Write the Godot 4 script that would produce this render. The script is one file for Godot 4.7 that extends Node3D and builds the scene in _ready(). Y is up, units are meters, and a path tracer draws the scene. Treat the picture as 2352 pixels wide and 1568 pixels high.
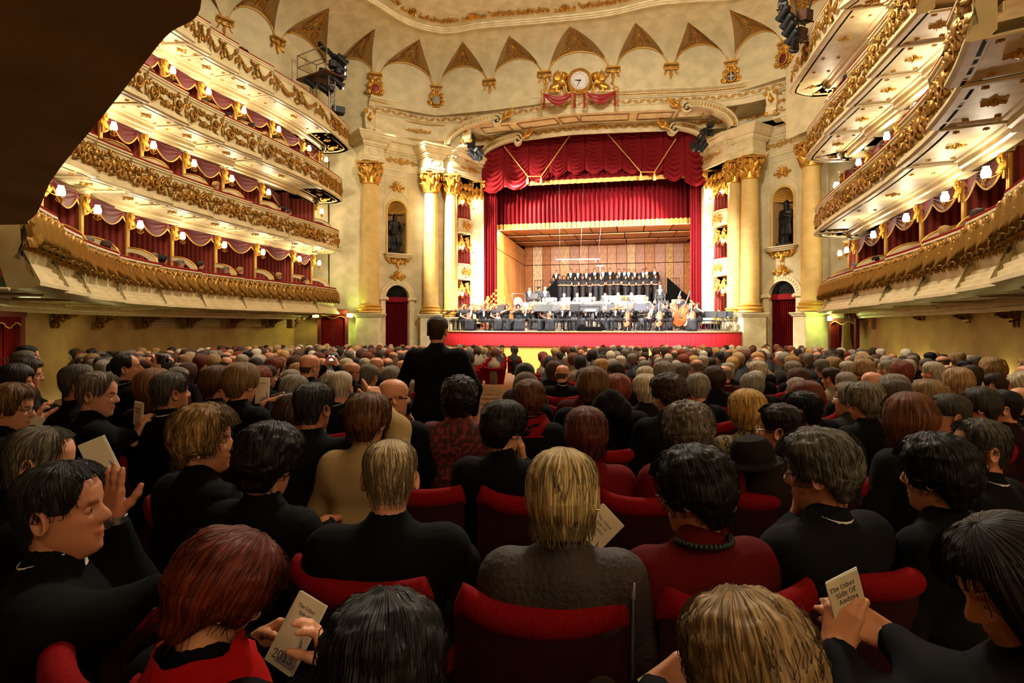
extends Node3D
const SCONCE := 1.0
const REAR := 1.3
const HALL := 125.0
const BORDER := 420.0
const CHANDELIER := Vector3(2.0, 13.2, -12.5)
const STAGE := 170.0
const EXPOSURE := 1.0
func _ready() -> void:
	dice.seed = 12345
	var cam := Camera3D.new()
	cam.name = "camera"
	cam.projection = Camera3D.PROJECTION_FRUSTUM
	cam.near = 0.1
	cam.far = 200.0
	cam.size = 0.1 * 1568.0 / LENS
	cam.frustum_offset = Vector2(0, -0.1 * (784.0 - HORIZON) / LENS)
	cam.position = Vector3(0, EYE, 0)
	add_child(cam)
	cam.current = true
	var we := WorldEnvironment.new()
	we.name = "world"
	var env := Environment.new()
	env.background_mode = Environment.BG_COLOR
	env.background_color = Color(0, 0, 0)
	env.tonemap_mode = Environment.TONE_MAPPER_LINEAR
	env.tonemap_exposure = EXPOSURE
	env.sdfgi_enabled = true
	env.ssao_enabled = true
	env.ssil_enabled = true
	we.environment = env
	add_child(we)
	materials()
	mat("drape_red", Color(0.60, 0.12, 0.12), 0.35)
	glow("lamp_glass", Color(1.0, 0.90, 0.72), 14.0)
	glow("spot_glow", Color(1.0, 0.97, 0.90), 25.0)
	glow("violet_glow", Color(0.85, 0.80, 1.0), 14.0)
	glow("screen_glow", Color(0.75, 0.85, 1.0), 4.0)
	glow("border_glow", Color(1.0, 0.93, 0.80), 5.0)
	glow("emergency_glow", Color(0.95, 1.0, 0.80), 10.0)
	glow("step_glow", Color(1.0, 0.92, 0.55), 3.0)
	balconies()
	proscenium()
	room()
	vault()
	stage()
	audience()
	box_people()
	hall_lights()
	#MORE
func area(called: String, at: Vector3, look: Vector3, size: Vector2, c: Color, e: float) -> void:
	var l := AreaLight3D.new()
	l.name = called
	l.area_size = size
	l.area_normalize_energy = true
	l.light_color = c
	l.light_energy = e
	l.area_range = 80.0
	l.area_attenuation = 2.0
	l.shadow_enabled = true
	add_child(l)
	l.position = at
	l.look_at(look, Vector3.UP if absf((look - at).normalized().y) < 0.98 else Vector3.FORWARD)
func hall_lights() -> void:
	# the chandelier hangs above the frame
	var c := thing("chandelier", "large chandelier hanging from the ceiling above the stalls", "chandelier", CHANDELIER)
	var rg := MB.new()
	for k in 2:
		var p := PackedVector3Array()
		for i in 25: p.append(Vector3(cos(TAU * i / 24) * (1.1 - 0.5 * k), 0.45 * k, sin(TAU * i / 24) * (1.1 - 0.5 * k)))
		rg.tube(p, 0.04, 6)
	for i in 8: rg.tube(PackedVector3Array([Vector3(cos(TAU * i / 8) * 1.1, 0, sin(TAU * i / 8) * 1.1), Vector3(cos(TAU * i / 8) * 0.6, 0.45, sin(TAU * i / 8) * 0.6), Vector3(0, 1.2, 0)]), 0.03, 5)
	part("frame", rg, M.gold_leaf, c)
	var gl := MB.new()
	gl.ball(Vector3.ZERO, Vector3.ONE * 0.11, 10, 8)
	var gm := gl.mesh()
	for i in 16: part("lamp_globe", gm, M.lamp_glass, c, Transform3D(Basis.IDENTITY, Vector3(cos(TAU * i / 16) * 1.1, -0.14, sin(TAU * i / 16) * 1.1)))
	var l := OmniLight3D.new()
	l.name = "chandelier_light"
	l.position = Vector3(0, -0.35, 0)
	l.light_color = Color(1.0, 0.97, 0.92)
	l.light_energy = HALL
	l.light_size = 0.9
	l.omni_range = 80
	l.omni_attenuation = 2
	l.shadow_enabled = true
	c.add_child(l)
	# sconces of the rear balcony, behind the camera
	for k in 2:
		for i in 5: sconce(Transform3D(Basis(Vector3.UP, PI), Vector3(0.6 + 2.2 * i, 4.6 + 2.6 * k, 2.9)), "sconce on the rear balcony wall behind the camera, %s from the left, %s row" % [ORD[i], ["lower", "upper"][k]], "rear sconces", 1.0, REAR)
	# strip of border lights behind the raised curtain, and the glowing strip that carries it
	var at := SP(-0.3, 7.06, 1.28)
	area("border_light", at, SP(-0.3, 2.2, 4.0), Vector2(10.5, 0.4), Color(1.0, 0.97, 0.92), BORDER)
	var b := thing("border_light_strip", "long strip of border lights behind the raised curtain hem", "stage light")
	var m := MB.new()
	m.box(Vector3(0, 0.06, 0), Vector3(10.6, 0.05, 0.4), Basis.IDENTITY)
	part("lamp_strip", m, M.border_glow, b, stage_frame(at))
# ---------- mesh buffer ----------
class MB:
	var v := PackedVector3Array()
	var uv := PackedVector2Array()
	var col := PackedColorArray()
	var ix := PackedInt32Array()
	var tint := Color.WHITE
	var tinted := false
	func pt(p: Vector3, t := Vector2.ZERO) -> int:
		v.append(p)
		uv.append(t)
		col.append(tint)
		return v.size() - 1
	func tri(a: int, b: int, c: int) -> void:
		ix.append(a)
		ix.append(b)
		ix.append(c)
	func quad(a: Vector3, b: Vector3, c: Vector3, d: Vector3, us := 1.0, vs := 1.0) -> void:
		var i := v.size()
		pt(a, Vector2(0, vs)); pt(b, Vector2(us, vs)); pt(c, Vector2(us, 0)); pt(d, Vector2(0, 0))
		tri(i, i + 1, i + 2)
		tri(i, i + 2, i + 3)
	# box about centre c, half sizes along the axes of b, edges chamfered by ch
	func box(c: Vector3, s: Vector3, b := Basis.IDENTITY, ch := 0.0) -> void:
		var h := s * 0.5
		if ch <= 0.0:
			for ax in 3:
				for sg in [-1.0, 1.0]:
					var n := Vector3.ZERO
					n[ax] = sg
					var u := Vector3.ZERO
					u[(ax + 1) % 3] = 1.0
					var w := Vector3.ZERO
					w[(ax + 2) % 3] = sg
					var i0 := v.size()
					quad(c + b * ((n - u - w) * h), c + b * ((n - u + w) * h), c + b * ((n + u + w) * h), c + b * ((n + u - w) * h))
					for k in 4:
						var q: Vector3 = [n - u - w, n - u + w, n + u + w, n + u - w][k] * h
						uv[i0 + k] = Vector2(q.z if ax == 0 else q.x, q.z if ax == 1 else q.y)
			return
		ch = minf(ch, minf(h.x, minf(h.y, h.z)) * 0.9)
		var pr := PackedVector2Array([Vector2(-h.x + ch, -h.z), Vector2(h.x - ch, -h.z), Vector2(h.x, -h.z + ch), Vector2(h.x, h.z - ch), Vector2(h.x - ch, h.z), Vector2(-h.x + ch, h.z), Vector2(-h.x, h.z - ch), Vector2(-h.x, -h.z + ch)])
		var sc := Vector2((h.x - ch) / h.x, (h.z - ch) / h.z)
		var lv := [[-h.y, sc], [-h.y + ch, Vector2.ONE], [h.y - ch, Vector2.ONE], [h.y, sc]]
		for k in 3:
			for i in 8:
				var p: Vector2 = pr[i]
				var q: Vector2 = pr[(i + 1) % 8]
				var s0: Vector2 = lv[k][1]
				var s1: Vector2 = lv[k + 1][1]
				quad(c + b * Vector3(p.x * s0.x, lv[k][0], p.y * s0.y), c + b * Vector3(q.x * s0.x, lv[k][0], q.y * s0.y), c + b * Vector3(q.x * s1.x, lv[k + 1][0], q.y * s1.y), c + b * Vector3(p.x * s1.x, lv[k + 1][0], p.y * s1.y))
		for k in [0, 3]:
			var i0 := v.size()
			for i in 8:
				pt(c + b * Vector3(pr[i].x * sc.x, lv[k][0], pr[i].y * sc.y))
			for i in range(1, 7):
				if k == 0: tri(i0, i0 + i + 1, i0 + i)
				else: tri(i0, i0 + i, i0 + i + 1)
	# smooth grid of nu x nv points
	func grid(p: PackedVector3Array, nu: int, nv: int, cu := false, cv := false, flip := false, us := 1.0, vs := 1.0) -> void:
		var b := v.size()
		for j in nv:
			for i in nu:
				v.append(p[j * nu + i])
				uv.append(Vector2(us * i / maxf(nu - 1, 1), vs * j / maxf(nv - 1, 1)))
				col.append(tint)
		for j in (nv if cv else nv - 1):
			for i in (nu if cu else nu - 1):
				var i2 := (i + 1) % nu
				var j2 := (j + 1) % nv
				var a := b + j * nu + i
				var c := b + j * nu + i2
				var d := b + j2 * nu + i2
				var e := b + j2 * nu + i
				if flip:
					ix.append(a); ix.append(d); ix.append(c); ix.append(a); ix.append(e); ix.append(d)
				else:
					ix.append(a); ix.append(c); ix.append(d); ix.append(a); ix.append(d); ix.append(e)
	# rings of points (all of one length) joined, creased where the profile turns sharply
	func rings(rs: Array, closed: bool, flip := false, crease := 0.75, us := 1.0) -> void:
		var n: int = rs[0].size()
		var start := 0
		var along := PackedFloat32Array([0.0])
		for j in range(1, rs.size()):
			along.append(along[j - 1] + rs[j][0].distance_to(rs[j - 1][0]))
		while start < rs.size() - 1:
			var e := start + 1
			while e < rs.size() - 1:
				var m := n / 2
				var d1: Vector3 = (rs[e][m] - rs[e - 1][m]).normalized()
				var d2: Vector3 = (rs[e + 1][m] - rs[e][m]).normalized()
				if d1.dot(d2) < crease: break
				e += 1
			var b := v.size()
			for j in range(start, e + 1):
				for i in n:
					v.append(rs[j][i])
					uv.append(Vector2(us * i / maxf(n - 1, 1), along[j]))
					col.append(tint)
			for j in e - start:
				for i in (n if closed else n - 1):
					var i2 := (i + 1) % n
					var a := b + j * n + i
					var c := b + j * n + i2
					var d := c + n
					var f := a + n
					if flip:
						ix.append(a); ix.append(d); ix.append(c); ix.append(a); ix.append(f); ix.append(d)
					else:
						ix.append(a); ix.append(c); ix.append(d); ix.append(a); ix.append(d); ix.append(f)
			start = e
	func fan(r: PackedVector3Array, flip := false) -> void:
		var c := Vector3.ZERO
		for q in r: c += q
		var i0 := pt(c / r.size())
		for q in r: pt(q)
		for i in r.size():
			var a := i0 + 1 + i
			var d := i0 + 1 + (i + 1) % r.size()
			if flip: tri(i0, d, a)
			else: tri(i0, a, d)
	func lathe(prof: Array, seg: int, t := Transform3D.IDENTITY, a0 := 0.0, a1 := TAU, crease := 0.75) -> void:
		var full := a1 - a0 > TAU - 0.001
		var rs := []
		for q in prof:
			var r := PackedVector3Array()
			for i in (seg if full else seg + 1):
				var a := a0 + (a1 - a0) * i / seg
				r.append(t * Vector3(cos(a) * q.x, q.y, sin(a) * q.x))
			rs.append(r)
		rings(rs, full, false, crease, a1 - a0)
	# tube along points; radii per point; flat squashes the second axis
	func tube(p: PackedVector3Array, rad, seg := 6, flat := 1.0, up := Vector3.UP, caps := true) -> void:
		var n := p.size()
		var b := v.size()
		for j in n:
			var d := (p[mini(j + 1, n - 1)] - p[maxi(j - 1, 0)])
			d = d.normalized() if d.length() > 1e-7 else Vector3.FORWARD
			var s := d.cross(up)
			if s.length() < 0.05: s = d.cross(Vector3.RIGHT if absf(d.x) < 0.9 else Vector3.BACK)
			s = s.normalized()
			var w := s.cross(d) * flat
			var r: float = rad if rad is float else rad[j]
			for i in seg:
				var a := TAU * i / seg
				v.append(p[j] + (s * cos(a) + w * sin(a)) * r)
				uv.append(Vector2(float(i) / seg, float(j) / n))
				col.append(tint)
		for j in n - 1:
			for i in seg:
				var a := b + j * seg + i
				var c := b + j * seg + (i + 1) % seg
				ix.append(a); ix.append(c); ix.append(c + seg); ix.append(a); ix.append(c + seg); ix.append(a + seg)
		if caps:
			for i in range(1, seg - 1):
				tri(b, b + i + 1, b + i)
				var e := b + (n - 1) * seg
				tri(e, e + i, e + i + 1)
	func ball(c: Vector3, r: Vector3, nu := 8, nv := 5, b := Basis.IDENTITY) -> void:
		var p := PackedVector3Array()
		for j in nv + 1:
			var f := PI * j / nv
			for i in nu:
				var a := TAU * i / nu
				p.append(c + b * (Vector3(cos(a) * sin(f), cos(f), sin(a) * sin(f)) * r))
		grid(p, nu, nv + 1, true, false)
	# flat outline (x, y) pushed out along z by d
	func prism(o: PackedVector2Array, d: float, t := Transform3D.IDENTITY) -> void:
		var tr := Geometry2D.triangulate_polygon(o)
		for s in 2:
			var i0 := v.size()
			for q in o: pt(t * Vector3(q.x, q.y, d * s), q)
			for k in range(0, tr.size(), 3):
				if s == 0: tri(i0 + tr[k], i0 + tr[k + 1], i0 + tr[k + 2])
				else: tri(i0 + tr[k], i0 + tr[k + 2], i0 + tr[k + 1])
		for i in o.size():
			var a := o[i]
			var c := o[(i + 1) % o.size()]
			quad(t * Vector3(a.x, a.y, 0), t * Vector3(c.x, c.y, 0), t * Vector3(c.x, c.y, d), t * Vector3(a.x, a.y, d))
	# profile points (out, up) along a plan path; outs are horizontal directions
	func sweep(path: PackedVector3Array, outs: PackedVector3Array, prof: Array, crease := 0.8, us := 1.0) -> void:
		var rs := []
		for q in prof:
			var r := PackedVector3Array()
			for i in path.size(): r.append(path[i] + outs[i] * q.x + Vector3(0, q.y, 0))
			rs.append(r)
		rings(rs, false, false, crease, us)
	func put(o: MB, t: Transform3D) -> void:
		var b := v.size()
		for q in o.v: v.append(t * q)
		uv.append_array(o.uv)
		col.append_array(o.col)
		for q in o.ix: ix.append(b + q)
	func mesh() -> ArrayMesh:
		var n := PackedVector3Array()
		n.resize(v.size())
		for k in range(0, ix.size(), 3):
			var a := ix[k]
			var b := ix[k + 1]
			var c := ix[k + 2]
			var f := (v[c] - v[a]).cross(v[b] - v[a])
			n[a] += f
			n[b] += f
			n[c] += f
		for i in n.size(): n[i] = n[i].normalized()
		var ar := []
		ar.resize(Mesh.ARRAY_MAX)
		ar[Mesh.ARRAY_VERTEX] = v
		ar[Mesh.ARRAY_NORMAL] = n
		ar[Mesh.ARRAY_TEX_UV] = uv
		if tinted: ar[Mesh.ARRAY_COLOR] = col
		ar[Mesh.ARRAY_INDEX] = ix
		var m := ArrayMesh.new()
		if ix.size(): m.add_surface_from_arrays(Mesh.PRIMITIVE_TRIANGLES, ar)
		return m

# ---------- naming and tagging ----------
var taken := {}
func numbered(s: String) -> String:
	var k: int = taken.get(s, 0)
	taken[s] = k + 1
	return s if k == 0 else "%s_%03d" % [s, k]
func tag(o: Node3D, label: String, category: String, group := "") -> void:
	o.set_meta("label", label)
	o.set_meta("category", category)
	if group != "": o.set_meta("group", group)
func thing(called: String, label: String, category: String, at := Vector3.ZERO, turn := 0.0, group := "") -> Node3D:
	var o := Node3D.new()
	o.name = numbered(called)
	add_child(o)
	o.position = at
	o.rotation.y = turn
	tag(o, label, category, group)
	return o
func part(called: String, m, mat: Material, parent: Node3D, at := Transform3D.IDENTITY, label := "") -> MeshInstance3D:
	var o := MeshInstance3D.new()
	o.mesh = m.mesh() if m is MB else m
	o.material_override = mat
	o.name = called
	parent.add_child(o, true)
	o.transform = at
	if label != "": o.set_meta("label", label)
	return o
func solo(called: String, m, mat: Material, label: String, category: String, at := Transform3D.IDENTITY, group := "") -> MeshInstance3D:
	var o := MeshInstance3D.new()
	o.mesh = m.mesh() if m is MB else m
	o.material_override = mat
	o.name = numbered(called)
	add_child(o)
	o.transform = at
	tag(o, label, category, group)
	return o
func struct(called: String, m, mat: Material) -> MeshInstance3D:
	var o := MeshInstance3D.new()
	o.mesh = m.mesh() if m is MB else m
	o.material_override = mat
	o.name = numbered(called)
	add_child(o)
	o.set_meta("kind", "structure")
	return o

# ---------- places ----------
const LENS := 1300.0
const EYE := 1.65
const HORIZON := 748.0
# the point at depth d that the photograph shows at (x, y)
func P(x: float, y: float, d: float) -> Vector3:
	return Vector3((x - 1176.0) * d / LENS, EYE - (y - HORIZON) * d / LENS, -d)
func depth_of(y: float, h: float) -> float:
	return LENS * h / (HORIZON - y)
func floor_at(z: float) -> float:
	return 0.02 * z
func spline(p: PackedVector3Array, n: int) -> PackedVector3Array:
	var r := PackedVector3Array()
	var k := p.size()
	for i in n + 1:
		var t := float(i) / n * (k - 1)
		var j := mini(int(t), k - 2)
		r.append(p[j].cubic_interpolate(p[j + 1], p[maxi(j - 1, 0)] if j > 0 else p[0] * 2 - p[1], p[j + 2] if j + 2 < k else p[k - 1] * 2 - p[k - 2], t - j))
	return r
# the same with equal steps
func even(p: PackedVector3Array, n: int) -> PackedVector3Array:
	var c := Curve3D.new()
	for q in p: c.add_point(q)
	var l := c.get_baked_length()
	var r := PackedVector3Array()
	for i in n + 1: r.append(c.sample_baked(l * i / n))
	return r
func outs_of(p: PackedVector3Array, side: float) -> PackedVector3Array:
	var r := PackedVector3Array()
	for i in p.size():
		var d := p[mini(i + 1, p.size() - 1)] - p[maxi(i - 1, 0)]
		d.y = 0
		r.append(d.normalized().cross(Vector3.UP) * side)
	return r
func frame(at: Vector3, z: Vector3, up := Vector3.UP) -> Transform3D:
	var x := up.cross(z).normalized()
	return Transform3D(Basis(x, z.cross(x).normalized(), z.normalized()), at)
func rnd(a: float, b: float) -> float:
	return dice.randf_range(a, b)
var dice := RandomNumberGenerator.new()

# ---------- materials ----------
var M := {}
func noise_img(w: int, h: int, freq: float, oct: int, seed_: int, fx := 1.0) -> Image:
	var f := FastNoiseLite.new()
	f.seed = seed_
	f.frequency = freq
	f.fractal_octaves = oct
	f.noise_type = FastNoiseLite.TYPE_SIMPLEX_SMOOTH
	return f.get_seamless_image(w, h)
func tex(im: Image) -> ImageTexture:
	return ImageTexture.create_from_image(im)
func ramp_img(src: Image, a: Color, b: Color, lo := 0.0, hi := 1.0) -> Image:
	var w := src.get_width()
	var h := src.get_height()
	var im := Image.create(w, h, false, Image.FORMAT_RGB8)
	for y in h:
		for x in w:
			im.set_pixel(x, y, a.lerp(b, clampf((src.get_pixel(x, y).r - lo) / (hi - lo), 0, 1)))
	return im
func mat(called: String, c: Color, rough := 0.7, metal := 0.0) -> StandardMaterial3D:
	var m := StandardMaterial3D.new()
	m.resource_name = called
	m.albedo_color = c
	m.roughness = rough
	m.metallic = metal
	M[called] = m
	return m
func glow(called: String, c: Color, e: float) -> StandardMaterial3D:
	var m := mat(called, c, 0.4)
	m.emission_enabled = true
	m.emission = c
	m.emission_energy_multiplier = e
	return m
func tri_tex(m: StandardMaterial3D, t: Texture2D, s: Vector3) -> void:
	m.albedo_texture = t
	m.uv1_triplanar = true
	m.uv1_world_triplanar = true
	m.uv1_scale = s
func bumped(m: StandardMaterial3D, t: Texture2D, cm: float) -> void:
	m.heightmap_enabled = true
	m.heightmap_texture = t
	m.heightmap_scale = cm
func materials() -> void:
	var mottle := noise_img(256, 256, 0.012, 4, 3)
	var fine := noise_img(256, 256, 0.12, 3, 4)
	var t_mottle := tex(ramp_img(mottle, Color(0.90, 0.90, 0.88), Color.WHITE, 0.25, 0.75))
	var t_fine := tex(fine)
	M_fine = t_fine
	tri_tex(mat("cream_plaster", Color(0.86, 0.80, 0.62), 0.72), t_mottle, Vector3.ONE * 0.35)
	tri_tex(mat("ivory_paint", Color(0.90, 0.83, 0.64), 0.5), t_mottle, Vector3.ONE * 0.5)
	tri_tex(mat("box_front_paint", Color(0.86, 0.79, 0.60), 0.45), t_mottle, Vector3.ONE * 0.5)
	tri_tex(mat("ochre_plaster", Color(0.86, 0.72, 0.41), 0.6), t_mottle, Vector3.ONE * 0.4)
	tri_tex(mat("stalls_plaster", Color(0.78, 0.66, 0.42), 0.75), t_mottle, Vector3.ONE * 0.3)
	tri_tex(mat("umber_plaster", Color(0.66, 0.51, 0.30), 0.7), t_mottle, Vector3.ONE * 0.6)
	mat("gold_leaf", Color(0.79, 0.59, 0.24), 0.36, 0.75)
	mat("old_gold", Color(0.60, 0.43, 0.17), 0.42, 0.7)
	mat("gold_paint", Color(0.80, 0.62, 0.27), 0.45, 0.35)
	mat("dark_bronze", Color(0.10, 0.085, 0.07), 0.45, 0.5)
	var velvet := mat("red_velvet", Color(0.50, 0.035, 0.045), 0.85)
	velvet.rim_enabled = true
	velvet.rim = 0.35
	velvet.rim_tint = 0.8
	velvet.metallic_specular = 0.2
	tri_tex(velvet, tex(ramp_img(fine, Color(0.8, 0.8, 0.8), Color.WHITE, 0.3, 0.7)), Vector3.ONE * 3.0)
	mat("seat_shell", Color(0.16, 0.035, 0.035), 0.7).metallic_specular = 0.25
	mat("curtain_red", Color(0.50, 0.10, 0.115), 0.8).metallic_specular = 0.2
	mat("curtain_dark", Color(0.34, 0.025, 0.035), 0.85).metallic_specular = 0.2
	mat("swag_red", Color(0.36, 0.03, 0.03), 0.75)
	mat("stage_cloth", Color(0.78, 0.08, 0.11), 0.75)
	mat("fringe_gold", Color(0.78, 0.60, 0.25), 0.7)
	mat("black", Color(0.02, 0.02, 0.022), 0.55)
	mat("matt_black", Color(0.018, 0.018, 0.018), 0.9).metallic_specular = 0.2
	mat("steel", Color(0.62, 0.62, 0.62), 0.3, 0.9)
	mat("dark_wood", Color(0.30, 0.16, 0.09), 0.5)
	mat("skin", Color(0.80, 0.55, 0.40), 0.55)
	var sk: StandardMaterial3D = M.skin
	sk.vertex_color_use_as_albedo = true
	mat("white_cloth", Color(0.88, 0.86, 0.82), 0.8)
	mat("red_drum", Color(0.70, 0.03, 0.06), 0.25)
	mat("paper", Color(0.86, 0.80, 0.68), 0.8)
	mat("ink", Color(0.22, 0.16, 0.18), 0.7)
	# print and wood grain
	var st := Image.create(64, 8, false, Image.FORMAT_RGB8)
	for x in 64:
		var t := 0.5 + 0.5 * sin(TAU * x / 32.0)
		var c := Color(0.40, 0.105, 0.075).lerp(Color(0.60, 0.235, 0.17), smoothstep(0.35, 0.65, t))
		if x % 32 in [0, 1, 16]: c = c.lerp(Color(0.68, 0.34, 0.22), 0.5)
		for y in 8: st.set_pixel(x, y, c)
	mat("striped_wallpaper", Color.WHITE, 0.8).albedo_texture = tex(st)
	(M.striped_wallpaper as StandardMaterial3D).uv1_scale = Vector3(2.8, 1, 1)
	var gr := noise_img(128, 256, 0.03, 4, 8)
	gr.resize(512, 256)
	var grain := tex(ramp_img(gr, Color(0.80, 0.76, 0.70), Color.WHITE, 0.3, 0.7))
	M_grain = grain
	for w in [["wood_honey", Color(0.72, 0.46, 0.20)], ["wood_amber", Color(0.66, 0.39, 0.15)], ["wood_pale", Color(0.80, 0.62, 0.38)], ["wood_rose", Color(0.75, 0.52, 0.33)], ["wood_floor", Color(0.42, 0.27, 0.12)], ["wood_floor_pale", Color(0.47, 0.31, 0.14)], ["wood_floor_dark", Color(0.36, 0.22, 0.10)], ["stage_boards", Color(0.40, 0.34, 0.28)], ["varnished_spruce", Color(0.72, 0.34, 0.08)]]:
		var m := mat(w[0], w[1], 0.42)
		m.albedo_texture = grain
		m.uv1_triplanar = true
		m.uv1_scale = Vector3(2.4, 0.35, 2.4)
	(M.stage_boards as StandardMaterial3D).uv1_scale = Vector3(0.3, 2.0, 2.0)
	# hair: streaks that run along the strands
	var hs := noise_img(256, 32, 0.06, 4, 21)
	hs.resize(256, 8)
	hs.resize(256, 64)
	M_streak = tex(ramp_img(hs, Color(0.66, 0.64, 0.61), Color.WHITE, 0.30, 0.62))
	M_streak_h = tex(hs)
var M_fine: Texture2D
var M_grain: Texture2D
var M_streak: Texture2D
var M_streak_h: Texture2D
func cloth(c: Color) -> StandardMaterial3D:
	var k := "cloth_" + c.to_html(false)
	if not M.has(k):
		var m := mat(k, c, 0.88)
		m.metallic_specular = 0.25
	return M[k]
func hair_mat(c: Color) -> StandardMaterial3D:
	var k := "hair_" + c.to_html(false)
	if not M.has(k):
		var m := mat(k, c, 0.5)
		m.metallic_specular = 0.35
		m.albedo_texture = M_streak
		bumped(m, M_streak_h, 0.5)
	return M[k]
# ---------- carved ornament, flat in (x, y) and proud along z ----------
func scroll(m: MB, c: Vector2, r: float, turns: float, start: float, dir: float, th: float, z := 0.02) -> void:
	var p := PackedVector3Array()
	var rad := PackedFloat32Array()
	var n := int(10 * turns) + 4
	for i in n + 1:
		var t := float(i) / n
		var a := start + dir * TAU * turns * t
		var q := r * (1.0 - 0.80 * t)
		p.append(Vector3(c.x + cos(a) * q, c.y + sin(a) * q, z + 0.03 * t))
		rad.append(th * (0.45 + 0.75 * sin(PI * (0.15 + 0.7 * t))))
	m.tube(p, rad, 5, 0.8, Vector3.BACK)
	m.ball(p[n], Vector3.ONE * th * 1.5, 6, 4)
func leaf(m: MB, b: Vector2, ang: float, l: float, w: float, curl := 0.5, z := 0.01) -> void:
	var d := Vector2.from_angle(ang)
	var s := d.orthogonal()
	var p := PackedVector3Array()
	for j in 6:
		var t := j / 5.0
		var ww := w * sin(PI * (0.12 + 0.88 * t) * 0.98) * (1.0 + 0.25 * (j % 2))
		for i in 5:
			var u := (i - 2) / 2.0
			var zz := z + l * 0.10 + l * curl * 0.35 * t * t - absf(u) * w * 0.55 + (0.25 * w if i == 2 else 0.0)
			var q := b + d * l * t + s * u * ww * 0.5 + d * absf(u) * -0.12 * l * (1 - t)
			p.append(Vector3(q.x, q.y, zz))
	m.grid(p, 5, 6)
func rosette(m: MB, c: Vector2, r: float, n: int, z := 0.01) -> void:
	for i in n: leaf(m, c, TAU * i / n, r, r * 0.7, 0.3, z)
	m.ball(Vector3(c.x, c.y, z + r * 0.25), Vector3.ONE * r * 0.3, 6, 4)
func mirrored(m: MB, from: int, ifrom: int) -> void:
	var b := m.v.size() - from
	for i in range(from, from + b): 
		var q := m.v[i]
		m.pt(Vector3(-q.x, q.y, q.z), m.uv[i])
	var k := m.ix.size()
	for i in range(ifrom, k, 3): m.tri(m.ix[i] + b, m.ix[i + 2] + b, m.ix[i + 1] + b)
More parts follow.
